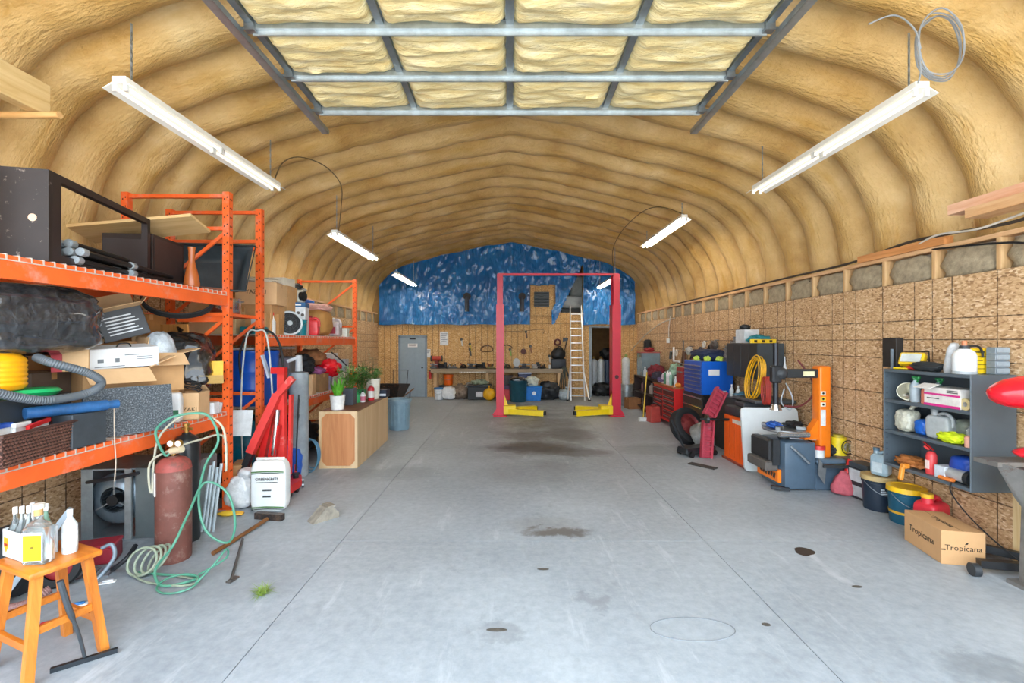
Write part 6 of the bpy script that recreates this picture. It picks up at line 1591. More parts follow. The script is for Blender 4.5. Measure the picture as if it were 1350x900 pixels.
# red fabric cone bag, red tube, yellow spotlight
t = thing('dust_bag', 'faded red triangular cloth bag on the floor left of the black carton', 'bag', (U(1112, 5.5), 5.5, 0), R(-20))
B().sack((0, 0, 0), (0.34, 0.22, 0.29), 0.7, 0.12, 3.5, 5, 0, 40, 24, lambda z: 1.0 - 0.72 * z).part('body', M('#b85862', 0.8, 0, 0.25, 16, 0.4), t, 60)
B().tube([(0.03, 0.02, 0.22), (0.09, 0.04, 0.42)], 0.035, 12, sub=1).part('nozzle', RED, t)
t = thing('yellow_lantern', 'yellow lantern with a wire guard perched by the tyre changer', 'lamp', (U(1125, 5.7) - 0.13, 5.78, 0.42))
B().cyl((0, 0, 0), (0, 0, 0.22), 0.095, 0.085, n=20).part('body', M('#ecd321', 0.4), t); B().cyl((0, 0, 0.22), (0, 0, 0.25), 0.06, n=16).part('cap', M('#b9a832', 0.4), t); B().cyl((0.04, -0.09, 0.11), (0.05, -0.12, 0.11), 0.055, n=16).part('lens', GL, t)
B().tube([(0.04 + 0.075 * math.cos(a), -0.11, 0.11 + 0.085 * math.sin(a)) for a in [2 * PI * i / 12 for i in range(12)]], 0.006, 6, True, 2).part('guard', BLACK, t)
B().bx(-0.09, 0.09, -0.10, 0.10, 0, 0.42, 0.004).solo('paint_crate', M('#6d5a48', 0.7), 'brown crate under the yellow lantern', 'crate', (U(1125, 5.7) - 0.13, 5.78, 0))
# red fuel can
Yf = 4.62
t = jug('red plastic fuel can behind the printed carton', (4.05, 4.37, 0), 0.26, 0.2, 0.40, M('#d12b3a', 0.4, 0, 0.1), M('#e8b52a', 0.4), R(20), None, 'fuel_can', 'can')
# juice carton
Yb = YG(743); 
def juice():
    xa, ya = U(1241, YG(743)), YG(743)     # nearest corner
    t = thing('juice_carton', 'brown printed juice shipping carton on the floor under the steel shelf', 'box', (xa, ya, 0), R(-12))
    w, d, h = 0.31, 0.48, 0.28
    CB = M('#c69a6b', 0.75, 0, 0.06, 4)
    B().bx(0, w, 0, d, 0, h, 0.003).part('body', CB, t)
    B().bx(w / 2 - 0.002, w / 2 + 0.002, 0, d, h, h + 0.001).part('flap_seam', M('#8a6238', 0.8), t)
    GI = M('#2d2417', 0.7)
    B().text('Tropicana', 0.065, (w / 2, -0.001, h * 0.5), ext=0.0008).part('lettering', GI, t, 0)
    B().prism([(w / 2 + 0.01, h * 0.5 + 0.032), (w / 2 + 0.03, h * 0.5 + 0.036), (w / 2 + 0.036, h * 0.5 + 0.052), (w / 2 + 0.018, h * 0.5 + 0.046)], 'y', -0.0015, 0.0).part('leaf_emblem', GI, t)
    B().text('Tropicana', 0.08, (-0.001, d * 0.52, h * 0.52), (PI / 2, 0, -PI / 2)).part('lettering', GI, t, 0)
    B().text('Tropicana', 0.06, (w * 0.45, d * 0.45, h + 0.001), (0, 0, -PI / 2)).part('lettering', GI, t, 0)
    B().bx(-0.001, 0.03, -0.0012, 0.0, h * 0.42, h * 0.46).part('print', GI, t)
juice()
# planks along the wall bottom and engine stand at the right edge
B().bx(-0.07, 0.07, -0.7, 0.7, 0, 0.035).solo('plank', wood('#e3c28c', '#c79a5e', 'y'), 'pale plank lying along the foot of the right wall', 'plank', (4.12, 4.05, 0.05), rot=(R(-1.5), R(20), R(4)))
B().bx(-0.012, 0.012, -0.05, 0.05, 0, 0.85).solo('plank', wood('#e9d3a6', '#cfae76', 'z'), 'short pale plank standing against the right wall behind the steel stand', 'plank', (4.2, 3.74, 0.0))
def engine_stand():
    t = thing('welding_cart', 'rusty grey steel welding stand at the right edge of the view', 'stand', (3.95, 3.45, 0))
    RS = M('#7d7a76', 0.5, 0.4, 0.2, 8, wear_or_sheen='#6b4a36', wamt=0.42)
    def W(b, nm, mat=RS): return b.part(nm, mat, t, world=True)
    W(B().pd([lp(1310, 607, 3.45), lp(1365, 625, 3.3), lp(1385, 720, 3.3), lp(1337, 655, 3.45), lp(1316, 606, 3.6), lp(1372, 622, 3.5), lp(1388, 715, 3.5), lp(1343, 652, 3.6)], [[0, 1, 2, 3], [7, 6, 5, 4], [0, 4, 5, 1], [1, 5, 6, 2], [2, 6, 7, 3], [3, 7, 4, 0]]), 'side_plate')
    W(B().bar((U(1340, 3.5), 3.45, 0.03), (U(1344, 3.5), 3.45, V(640, 3.45)), 0.035, 0.035), 'upright')
    W(B().bx(U(1336, 3.45), U(1400, 3.45), 3.3, 3.5, 0.0, 0.03), 'base_plate')
    W(B().bx(U(1310, 3.45), U(1398, 3.45), 3.42, 3.60, V(612, 3.5), V(606, 3.5)), 'top_plate')
engine_stand()
t = thing('engine_hoist', 'black steel hoist leg with a caster on the floor beside the juice carton', 'hoist', (3.75, 3.7, 0))
B().bar((U(1290, 3.62), 3.62, 0.09), (4.15, 3.50, 0.10), 0.06, 0.06).part('leg', M('#15171a', 0.4), t, world=True)
B().bar((3.75, 4.02, 0.13), (4.18, 3.6, 0.12), 0.05, 0.06).part('leg', M('#15171a', 0.4), t, world=True)
xcst = U(1281, 3.62)
B().cyl((xcst - 0.025, 3.60, 0.05), (xcst + 0.02, 3.59, 0.05), 0.05, n=20).part('caster', M('#3e4246', 0.4, 0.4), t, world=True)
B().cyl((3.73, 4.03, 0.05), (3.77, 4.02, 0.05), 0.05, n=20).part('caster', M('#3e4246', 0.4, 0.4), t, world=True)
t = thing('fuel_tank', 'glossy red rounded outboard cowl at the right edge above the steel stand', 'tank', (U(1345, 3.4), 3.4, 1.36))
B().ell((0.06, 0, 0.11), (0.27, 0.16, 0.12), 4, 0.04, 1.5, 2, (0, R(-4), 0)).part('cowl', M('#e31b2b', 0.2, 0, 0.05), t, 70)
B().bar((0.08, 0, -0.36), (0.1, 0.0, 0.03), 0.05, 0.05, (0, 1, 0)).part('mount_post', DARKST, t)
B().ell((0.12, -0.02, -0.34), (0.17, 0.1, 0.045), 3, 0.1, 2, 4).part('lower_cover', M('#d4202c', 0.3), t, 60)

# ================================================================= tyre changer
def tyre_changer():
    t = thing('tyre_changer', 'orange and slate grey tyre changing machine against the right wall', 'machine', (3.75, 5.85, 0))
    SL = M('#4f6273', 0.4, 0, 0.08); ORG = M('#f57f1c', 0.35, 0, 0.06)
    def W(b, nm, mat, sm=35): return b.part(nm, mat, t, sm, world=True)
    # body
    W(B().bx(3.40, 3.78, 5.62, 6.15, 0.02, 0.60, 0.02, 2), 'cabinet', SL)
    W(B().bx(3.79, 4.20, 5.65, 6.25, 0.0, 0.33, 0.015), 'rear_cabinet', SL)
    W(B().bx(3.79, 4.15, 5.60, 6.15, 0.33, 0.40, 0.02), 'side_ledge', M('#5c7082', 0.4))
    W(B().bx(3.36, 3.41, 5.70, 6.18, 0.08, 0.24, 0.004), 'front_panel', ORG)
    for k in range(6): W(B().box((3.358, 5.78 + 0.06 * k, 0.155 + 0.008 * (k % 2)), (0.004, 0.04, 0.055 + 0.02 * (k % 3 == 0)), (0.25, 0, 0)), 'printed_mark', M('#3a3532', 0.6))
    W(B().bx(3.28, 3.39, 5.75, 6.2, 0.33, 0.60, 0.02), 'bead_blaster', M('#26282b', 0.5))
    W(B().bx(3.22, 3.38, 5.72, 6.18, 0.22, 0.34, 0.015), 'pedal_cover', M('#5b5550', 0.6))
    b = B()
    for k in range(6): b.box((3.46 + 0.025 * k, 5.615, 0.46 + 0.0), (0.012, 0.006, 0.2))
    W(B().bx(3.30, 3.385, 5.70, 5.75, 0.3, 0.62), 'perforated_plate', M('#3b3e41', 0.5, 0.5))
    b.bm.free()
    for k in range(3): W(B().bar((3.25, 5.66 + 0.0, 0.03 + 0.012 * k), (3.44, 5.60, 0.02 + 0.012 * k), 0.05, 0.012), 'foot_pedal', DARKST)
    # turntable
    W(B().cyl((3.55, 5.9, 0.6), (3.55, 5.9, 0.70), 0.07, n=18), 'spindle', DARKST)
    W(B().lathe([(0, 0.70), (0.24, 0.70), (0.25, 0.71), (0.25, 0.73), (0, 0.73)], (3.55, 5.9, 0), 28), 'turntable', M('#a9adb0', 0.3, 0.8))
    for k in range(4):
        a = PI / 4 + k * PI / 2
        W(B().box((3.55 + 0.2 * math.cos(a), 5.9 + 0.2 * math.sin(a), 0.755), (0.11, 0.06, 0.045), (0, 0, a), 0.005), 'clamp_jaw', M('#8a8f92', 0.35, 0.8))
    W(B().cyl((3.36, 5.68, 0.69), (3.72, 5.66, 0.69), 0.035, n=14), 'air_cylinder', M('#c4c8ca', 0.25, 0.8))
    # bead breaker arm
    W(B().tube([(3.46, 5.60, 0.56), (3.54, 5.57, 0.48), (3.66, 5.56, 0.36)], 0.014, 8, sub=1), 'lever', M('#aab2b8', 0.3, 0.7))
    W(B().pd([(3.78, 5.56, 0.42), (3.86, 5.55, 0.30), (3.84, 5.55, 0.10), (3.78, 5.58, 0.22), (3.80, 5.60, 0.42), (3.88, 5.59, 0.30), (3.86, 5.59, 0.10), (3.80, 5.62, 0.22)], [[0, 1, 2, 3], [7, 6, 5, 4], [0, 4, 5, 1], [1, 5, 6, 2], [2, 6, 7, 3], [3, 7, 4, 0]]), 'bead_shoe', M('#6d6f70', 0.4, 0.6))
    W(B().bar((3.82, 5.56, 0.33), (4.12, 5.5, 0.34), 0.06, 0.035), 'breaker_arm', M('#2c2f33', 0.5))
    # column, arm, tower
    xC, yC = 3.95, 5.75
    W(B().bx(xC - 0.085, xC + 0.06, yC - 0.08, yC + 0.08, 0.40, V(482, yC), 0.025, 3), 'column', ORG)
    W(B().prism([(xC - 0.26, 0.62), (xC + 0.06, 0.62), (xC + 0.06, 0.92), (xC - 0.08, 0.88)], 'y', yC - 0.05, yC + 0.05), 'column_gusset', ORG)
    za = V(492, yC)
    W(B().bx(3.42, xC - 0.07, yC - 0.045, yC + 0.045, za - 0.055, za + 0.055, 0.006), 'swing_arm', M('#2e3133', 0.45))
    W(B().bx(3.68, 3.82, yC - 0.048, yC - 0.044, za - 0.03, za + 0.03), 'warning_sticker', M('#e2ddb0', 0.5))
    for k, c in enumerate(('#e4e0cf', '#e9c53c', '#e4e0cf', '#dfe2e4')):
        hh = 0.05 if k < 3 else 0.2
        zz = (1.18, 1.11, 1.04, 0.80)[k]
        W(B().bx(xC - 0.075, xC - 0.015, yC - 0.083, yC - 0.079, zz, zz + hh), 'warning_sticker', M(c, 0.5))
        if k < 3: W(B().cyl((xC - 0.045, yC - 0.0835, zz + 0.025), (xC - 0.045, yC - 0.085, zz + 0.025), 0.014, n=10), 'sticker_symbol', INK)
    W(B().ell((3.42, yC, za), (0.09, 0.08, 0.08), 3, 0.05), 'arm_joint', M('#33373b', 0.5))
    W(B().cyl((3.36, yC, V(538, yC)), (3.36, yC, V(452, yC)), 0.032, n=16), 'tool_shaft', M('#2b2f36', 0.35, 0.5))
    W(B().cyl((3.36, yC, V(540, yC)), (3.36, yC, V(533, yC)), 0.07, 0.05, n=16), 'mount_head', CHROME)
    W(B().bx(3.30, 3.42, yC - 0.05, yC + 0.05, za - 0.12, za + 0.1, 0.02), 'lock_housing', M('#23262a', 0.5))
tyre_changer()
crumple('blue_gloves', 'blue and black gloves lying on the tyre changer turntable', 'glove', (3.42, 5.9, 0.735), (0.18, 0.16, 0.09), M('#1d4f9c', 0.6, 0, 0.3, 14), 5, 0, 0.35, 3)
crumple('impact_wrench', 'black air tool lying on the right of the turntable', 'tool', (3.68, 5.92, 0.735), (0.24, 0.12, 0.09), M('#202326', 0.5, 0.2, 0.3, 14), 8, 0, 0.45, 3)
pail('small white tub with a red rim on the tyre changer ledge', (3.87, 5.70, 0.401), 0.065, 0.13, M('#e6e6e4', 0.4), M('#d83a3a', 0.4), None, False, 'plastic_tub')
crumple('scrub_brush', 'round black and white bristle brush at the back of the machine', 'brush', (4.10, 5.82, 0.401), (0.2, 0.2, 0.17), M('#2b2e31', 0.8, 0, 0.6, 40, 0.8), 2, 0, 0.2, 6)
B().bx(-0.2, 0.2, -0.14, 0.14, 0, 0.012).solo('paper_sheet', M('#d9dbe0', 0.5), 'white board lying on the machine in front of the orange column', 'board', (3.82, 5.9, 0.605), R(-18))
# ================================================================= leaning white table top, orange balancer
def table_top():
    t = thing('folding_table', 'white plastic folding table top leaning behind the tyre changer', 'table', (3.74, 6.46, 0.002), 0, rot=(R(-10), 0, R(-6)))
    w, h = 0.78, 0.90
    r = 0.06; poly = []
    for cx, cz, a0 in ((w / 2 - r, h - r, 0), (-w / 2 + r, h - r, 90), (-w / 2 + r, r, 180), (w / 2 - r, r, 270)):
        for k in range(6): a = R(a0 + 18 * k); poly.append((cx + r * math.cos(a), cz + r * math.sin(a)))
    B().prism(poly, 'y', -0.022, 0.022).part('table_top', M('#d5dbdc', 0.4, 0, 0.04), t)
    B().bx(-w / 2 + 0.06, w / 2 - 0.06, 0.022, 0.04, 0.1, 0.8).part('underframe', GREY, t)
table_top()
def balancer():
    t = thing('wheel_balancer', 'orange wheel balancer cabinet beside the leaning table top', 'machine', (3.43, 6.65, 0))
    def W(b, nm, mat): return b.part(nm, mat, t, world=True)
    W(B().bx(3.43, 3.95, 6.66, 7.28, 0.0, 0.70, 0.006), 'cabinet', M('#f2641c', 0.4, 0, 0.06))
    for k in range(3): W(B().bx(3.425, 3.431, 6.78 + 0.16 * k, 6.785 + 0.16 * k, 0.08, 0.62), 'panel_seam', M('#c44a10', 0.5))
    W(B().bx(3.40, 3.98, 6.62, 7.3, 0.0, 0.03), 'base', M('#8d3a2a', 0.5))
    W(B().bx(3.425, 3.429, 6.68, 7.0, 0.60, 0.66), 'maker_plate', M('#d9d2c8', 0.5))
    W(B().bx(3.44, 3.98, 6.64, 7.3, 0.70, 0.84, 0.03, 2), 'weight_tray', M('#33373b', 0.5))
    W(B().cyl((3.44, 7.12, 0.63), (3.0, 7.16, 0.63), 0.02, n=12), 'shaft', M('#2b2c2e', 0.3, 0.7))
    W(B().cyl((3.12, 7.15, 0.63), (3.08, 7.153, 0.63), 0.07, n=20), 'wheel_cone', M('#5c5f61', 0.3, 0.8))
    W(B().bx(3.55, 3.95, 6.9, 7.2, 0.84, 0.92, 0.02), 'hood', M('#3c4145', 0.5))
balancer()
def ramp(label, pts, w):
    p, q = Vector(pts[0]), Vector(pts[1]); d = (q - p); n_ = d.normalized(); sd = n_.cross(Vector((0, 1, 0))).normalized()
    t = thing('car_ramp', label, 'ramp', pts[0]); RM = M('#b03a4c', 0.5, 0, 0.2, 8, wear_or_sheen='#7d6466', wamt=0.42)
    for s in (-1, 1): B().bar(sd * (s * w / 2), d + sd * (s * w / 2), 0.03, 0.09, (0, 1, 0)).part('side_rail', RM, t)
    B().bar(Vector((0, 0.02, 0)), d + Vector((0, 0.02, 0)), w * 0.9, 0.012, (0, 1, 0)).part('deck', RM, t)
    k = int(d.length / 0.07)
    for i in range(k): c = d * ((i + 0.5) / k); B().bar(c - sd * (w / 2), c + sd * (w / 2), 0.02, 0.05, (0, 1, 0)).part('rung', RM, t)
    return t
ramp('faded red steel ramp leaning on the orange balancer', ((U(934, 7.35), 7.35, 0.64), (U(951, 7.5), 7.5, 1.05)), 0.17)
ramp('lower faded red steel ramp standing below the first one', ((U(928, 7.3), 7.22, 0.0), (U(936, 7.3), 7.36, 0.60)), 0.15)
def wheel(label, loc, r, w, rot, tm, rm):
    t = thing('loose_tyre', label, 'wheel', loc, rot=rot)
    B().lathe([(r * 0.62, -w * 0.42), (r * 0.66, -w * 0.5), (r * 0.9, -w * 0.52), (r * 0.985, -w * 0.42), (r, -w * 0.3), (r, w * 0.3), (r * 0.985, w * 0.42), (r * 0.9, w * 0.52), (r * 0.66, w * 0.5), (r * 0.62, w * 0.42)], n=36).part('tyre', tm, t, 40)
    B().lathe([(r * 0.62, -w * 0.42), (r * 0.57, -w * 0.36), (r * 0.55, w * 0.1), (r * 0.3, w * 0.2), (r * 0.22, w * 0.3), (0, w * 0.3)], n=36).lathe([(r * 0.62, w * 0.42), (r * 0.58, w * 0.36), (r * 0.55, w * 0.12)], n=36).part('rim', rm, t, 40)
    for k in range(5):
        a = 2 * PI * k / 5
        B().box((r * 0.42 * math.cos(a), r * 0.42 * math.sin(a), w * 0.22), (r * 0.26, r * 0.12, 0.02), (0, 0, a)).part('spoke', rm, t)
wheel('bare tyre lying slanted on a white rim in front of the red chest', (U(906, 8.2), 8.2, 0.33), 0.33, 0.2, (R(64), R(0), R(24)), BLACKR, M('#8a3a3a', 0.5, 0.3))
wheel('dirty white wheel rim leaning against the slanted tyre', (U(926, 7.85), 7.85, 0.215), 0.23, 0.2, (R(60), R(0), R(50)), M('#8d8f8d', 0.5, 0.2, 0.3), M('#b9bbb8', 0.4, 0.4))
# ================================================================= wall cabinet with clutter
t = thing('wall_cabinet', 'black two door wall cabinet on the right wall', 'cabinet', (4.22, 7.0, 1.26))
B().bx(-0.40, 0.0, 0, 1.0, 0, 0.56, 0.004).part('carcass', M('#2a3034', 0.4), t)
for k in range(4): B().bx(-0.412, -0.401, 0.01 + 0.248 * k, 0.25 + 0.248 * k, 0.01, 0.55, 0.003).part('door', M('#2f3539', 0.35, 0, 0.12), t)
B().bx(-0.41, 0.0, -0.004, 0.0, 0.0, 0.56).part('end_panel', M('#394146', 0.4), t)
zt = 1.825
t = thing('spirit_level', 'yellow spirit level lying on the black wall cabinet', 'level', (3.98, 7.02, zt), R(18))
B().bx(-0.34, 0.16, -0.012, 0.012, 0, 0.06, 0.003).part('bar', M('#e6c22a', 0.4), t)
for x in (-0.25, -0.1, 0.05): B().bx(x - 0.03, x + 0.03, -0.0135, -0.012, 0.012, 0.048).part('window', M('#2d2a1e', 0.4), t)
carton('white carton on the black wall cabinet', (3.94, 7.55, zt), (0.26, 0.24, 0.22), R(6), None, M('#cfd2d4', 0.6), False)
crumple('teal_cloth', 'teal cordless tools heaped beside the white carton', 'tools', (3.98, 7.26, zt), (0.34, 0.3, 0.14), M('#1d7c86', 0.5, 0, 0.4, 12), 4, 0, 0.4)
crumple('black_cap', 'small black cap on the white carton', 'cap', (3.94, 7.62, zt + 0.221), (0.16, 0.14, 0.10), BLACK, 6)  # black cap, a lumpy flattened ellipsoid
b = B().bx(-0.24, 0.24, -0.05, 0.05, 0, 0.02)
for k in range(6): b.cyl((-0.2 + 0.08 * k, 0, 0.02), (-0.2 + 0.08 * k, 0, 0.09 + 0.02 * (k % 2)), 0.022, n=10)
b.solo('bit_rack', M('#8d8f90', 0.4, 0.4, 0.3, 14), 'rack of small steel parts at the far end of the wall cabinet', 'rack', (3.95, 7.86, zt), R(80))
crumple('cable_reel', 'tangle of grey wire hanging left of the wall cabinet', 'wire', (4.06, 8.25, 1.45), (0.3, 0.35, 0.42), M('#7d7a7c', 0.6, 0.2, 0.5, 22, 0.8), 7, 0, 0.45, 4)
b = B(); rnd = random.Random(11)
for k in range(6):
    s = rnd.uniform(0.8, 1.0); o_ = rnd.uniform(-0.03, 0.03)
    b.tube([(0.0 + 0.02 * k, (0.20 * math.sin(a) * s - 0.10 * math.cos(a)) + o_, -0.33 + 0.36 * math.cos(a) * s) for a in [2 * PI * i / 12 for i in range(12)]], 0.009, 6, True, 3)
b.solo('cable_coil', M('#e9b21c', 0.45), 'coiled yellow extension cord hanging in front of the wall cabinet', 'cord', (3.68, 6.92, 1.62))
b = B()
for k in range(5): b.tube([(0.02 * k, 0.07 * math.sin(a) * (1 - 0.1 * k), -0.2 + 0.2 * math.cos(a)) for a in [2 * PI * i / 10 for i in range(10)]], 0.008, 6, True, 3)
b.solo('air_hose', M('#b5382e', 0.5), 'coiled red air hose hanging beside the yellow cord', 'hose', (3.72, 6.66, 1.33))
B().tube([lp(1034, 535, 6.05), lp(1055, 535, 6.1), lp(1072, 520, 6.15), lp(1070, 500, 6.15), lp(1060, 485, 6.2), lp(1052, 475, 6.25)], 0.012, 7).solo('air_hose', M('#7a3a3e', 0.5), 'dark red air hose looping beside the tyre changer arm', 'hose')
B().tube([lp(1036, 505, 6.1), lp(1045, 525, 6.15), lp(1042, 540, 6.2), lp(1030, 530, 6.2), lp(1034, 512, 6.15)], 0.009, 7).solo('air_hose', M('#b9c4cc', 0.4), 'pale air line looping behind the tyre changer shaft', 'hose')
B().lathe([(0, 0.2), (0.006, 0.2), (0.012, 0.1), (0.03, 0.0), (0, 0.0)], n=12).solo('caulk_tube', M('#dfe3e4', 0.4), 'white nozzle cone hanging on the right wall', 'nozzle', (4.2, 6.95, 1.42))
# grey sheet stack behind the white table
B().bx(-0.3, 0.3, -0.35, 0.35, 0, 0.05, 0.01).solo('tool_tray', M('#4a4f53', 0.45), 'dark grey tray on the bench below the wall cabinet', 'tray', (3.92, 7.05, 0.93))
B().bx(-0.28, 0.28, -0.45, 0.45, 0, 0.92, 0.01).solo('steel_bench', M('#3a3f42', 0.5), 'dark steel cabinet under the wall cabinet', 'cabinet', (3.93, 7.78, 0.0))
for k, lab in enumerate(('white squeeze bottle on the dark steel cabinet', 'second white squeeze bottle nearer the yellow cord')):
    bottle(lab, (3.78, 7.75 - 0.22 * k, 0.921), 0.035, 0.2, M('#d5dadc', 0.4), WHITE, 0.4, False, 'squeeze_bottle')
crumple('bench_parts', 'blue and dark parts heaped on the dark steel cabinet', 'parts', (3.9, 7.45, 0.921), (0.4, 0.26, 0.12), M('#3c6a80', 0.5, 0, 0.5, 14), 6, 0, 0.4)
B().tube([(4.2, 6.05, 1.2), (4.2, 5.95, 0.95), (4.2, 6.0, 0.8)], 0.012, 6).solo('wall_hose', M('#4d3430', 0.6), 'short dark hose on the wall right of the orange column', 'hose')

# ================================================================= tool chests
def chest(name, label, loc, size, mat, drawers, dmat, hmat, top=None, casters=False, cat='tool chest', cols=((0.0, 1.0),)):
    """drawer fronts face -X"""
    w, d, h = size                       # x depth, y length, z height
    t = thing(name, label, cat, loc)
    z0 = 0.10 if casters else 0.0
    B().bx(0, w, 0, d, z0, h, 0.006).part('body', mat, t)
    for (c0, c1), rows in zip(cols, drawers):
        for (a, b_) in rows:
            o = B().bx(-0.014, -0.001, d * c0 + 0.02, d * c1 - 0.02, a, b_, 0.003).part('drawer', dmat, t)
            B().bx(-0.028, -0.015, d * c0 + 0.05, d * c1 - 0.05, b_ - 0.025, b_ - 0.008).part('handle', hmat, o)
    if top: B().bx(-0.02, w, -0.02, d + 0.02, h, h + 0.03, 0.004).part('top', top, t)
    if casters:
        for x in (0.06, w - 0.06):
            for y in (0.08, d - 0.08): B().cyl((x - 0.02, y, 0.05), (x + 0.02, y, 0.05), 0.05, n=14).part('caster', BLACK, t)
    return t
BLUEC = M('#1560c8', 0.3, 0, 0.06)
chest('tool_chest', 'black lower tool cabinet with chrome drawer pulls under the blue chest', (3.55, 8.35, 0), (0.62, 0.95, 0.86), M('#1c1d20', 0.35), [[(0.14 + 0.17 * k, 0.29 + 0.17 * k) for k in range(4)]], M('#26282b', 0.35), CHROME, None, True)
t = chest('tool_chest', 'bright blue top tool chest with many drawers', (3.55, 8.40, 0.861), (0.58, 0.85, 0.62), BLUEC, [[(0.03 + 0.075 * k, 0.095 + 0.075 * k) for k in range(7)]], M('#1a55ae', 0.3), M('#8f98a4', 0.3, 0.6))
B().bx(0.12, 0.32, -0.003, 0.0, 0.36, 0.47).part('paper_note', WHITE, t); B().bx(0.3, 0.45, -0.003, 0, 0.03, 0.08).part('sticker', M('#c9d3dc', 0.5), t)
bag('dark blue jacket heaped on the blue tool chest', (3.85, 8.85, 1.482), (0.5, 0.7, 0.22), M('#1b2a4a', 0.7, 0, 0.25), 4, 0, 0.16, False, 'jacket', 'cloth')
for (x, y, lab) in ((3.70, 8.52, 'neon green glove on the near corner of the blue tool chest'), (3.90, 8.46, 'yellow green glove right of the first on the blue chest'), (3.60, 8.75, 'pale glove on the far side of the blue tool chest')):
    crumple('hi_vis_glove', lab, 'glove', (x, y, 1.482), (0.13, 0.12, 0.10), M('#c9e05a', 0.6, 0, 0.2), x * 3, 0, 0.4, 3)
REDC = M('#d42c2a', 0.35, 0, 0.08)
t = chest('tool_chest', 'open red tool cabinet on casters with worn wooden top', (3.45, 9.55, 0), (0.55, 1.35, 0.85), REDC, [[(0.16, 0.42), (0.45, 0.53), (0.56, 0.64), (0.68, 0.8)], [(0.16, 0.24), (0.27, 0.35), (0.38, 0.46), (0.49, 0.57), (0.60, 0.66), (0.68, 0.8)]], M('#5a2422', 0.5), STEEL, wood('#b9743f', '#8d4f28', 'y'), True, cols=((0.52, 1.0), (0.0, 0.5)))
# things on the red cabinet
ztr = 0.881
bottle('white spray bottle on the red tool cabinet', (3.55, 9.75, ztr), 0.035, 0.22, M('#d6dade', 0.4), WHITE, 0.35, False, 'spray_bottle')
bottle('tall white bottle behind the spray bottle on the red cabinet', (3.55, 10.1, ztr), 0.04, 0.3, M('#c9ccd2', 0.4), WHITE, 0.3)
t = thing('red_tool_box', 'dark red metal tool box on the red cabinet', 'tool box', (3.82, 9.75, ztr)); B().bx(-0.16, 0.2, -0.18, 0.25, 0, 0.42, 0.01).part('body', M('#a01e22', 0.4), t); B().bx(-0.17, -0.16, -0.1, 0.17, 0.3, 0.33).part('latch', STEEL, t)
crumple('orange_cup', 'orange tape roll on the red tool cabinet', 'tape', (3.56, 9.63, ztr), (0.13, 0.13, 0.10), M('#d98a2e', 0.5), 3, 0, 0.05)
crumple('green_bottles', 'cluster of green and white spray bottles on the red cabinet', 'bottles', (3.78, 10.35, ztr), (0.36, 0.5, 0.5), M('#7fa08c', 0.5, 0, 0.6, 12), 9, 0, 0.3)
crumple('purple_rags', 'purple and grey rags heaped at the far end of the red cabinet', 'cloth', (3.62, 10.65, ztr), (0.3, 0.36, 0.16), M('#5a4d72', 0.8, 0, 0.5, 14), 13, 0, 0.35)
# dark bench beyond
t = thing('dark_bench', 'dark wooden open shelf bench beyond the red cabinet', 'bench', (3.5, 11.1, 0))
DW = wood('#3d2620', '#22140f', 'y')
for z in (0.1, 0.48, 0.88): B().bx(0, 0.65, 0, 1.7, z, z + 0.04).part('shelf_board', DW, t)
for y in (0.0, 0.83, 1.66): B().bx(0, 0.65, y, y + 0.04, 0, 0.88).part('upright', DW, t)
for (y, z, c, lab) in ((11.35, 0.141, '#3a3f4c', 'dark can on the bottom shelf of the dark bench'), (11.6, 0.521, '#b8a7a0', 'pale jar on the middle shelf of the dark bench'), (12.2, 0.141, '#c3c6c8', 'white can on the bottom shelf at the far end of the dark bench'), (12.3, 0.521, '#a06a70', 'pinkish can on the middle shelf at the far end')):
    bottle(lab, (3.62, y, z), 0.06, 0.26, M(c, 0.5), M('#8a8a8a', 0.5), 0.2, False, 'can', cat='can')
t = thing('aluminium_tank', 'shiny blue grey metal box standing at the far end of the bench', 'tank', (3.85, 12.45, 0.921)); B().bx(-0.3, 0.2, -0.2, 0.25, 0, 0.62, 0.01).part('body', M('#9fb6c0', 0.25, 0.6, 0.2, 4), t); B().bx(-0.31, 0.21, -0.21, 0.26, 0.62, 0.645).part('rim', M('#b0564e', 0.5), t)
crumple('red_can', 'red cap and rag on top of the metal box', 'cloth', (3.82, 12.5, 1.567), (0.3, 0.3, 0.13), DRED, 8)
crumple('red_cloth', 'heap of dark red rags on the dark bench', 'cloth', (3.72, 11.55, 0.921), (0.4, 0.6, 0.36), M('#7a2630', 0.8, 0, 0.5, 10), 21, 0, 0.35)
crumple('dark_parts', 'black and purple parts heaped on the near end of the dark bench', 'parts', (3.66, 11.0 + 0.22, 0.921), (0.3, 0.2, 0.2), M('#3a3444', 0.6, 0, 0.5, 14), 25, 0, 0.4)
bottle('pale bottle on the dark bench before the metal box', (3.6, 12.1, 0.921), 0.045, 0.26, M('#c8ccd0', 0.4), WHITE, 0.35)
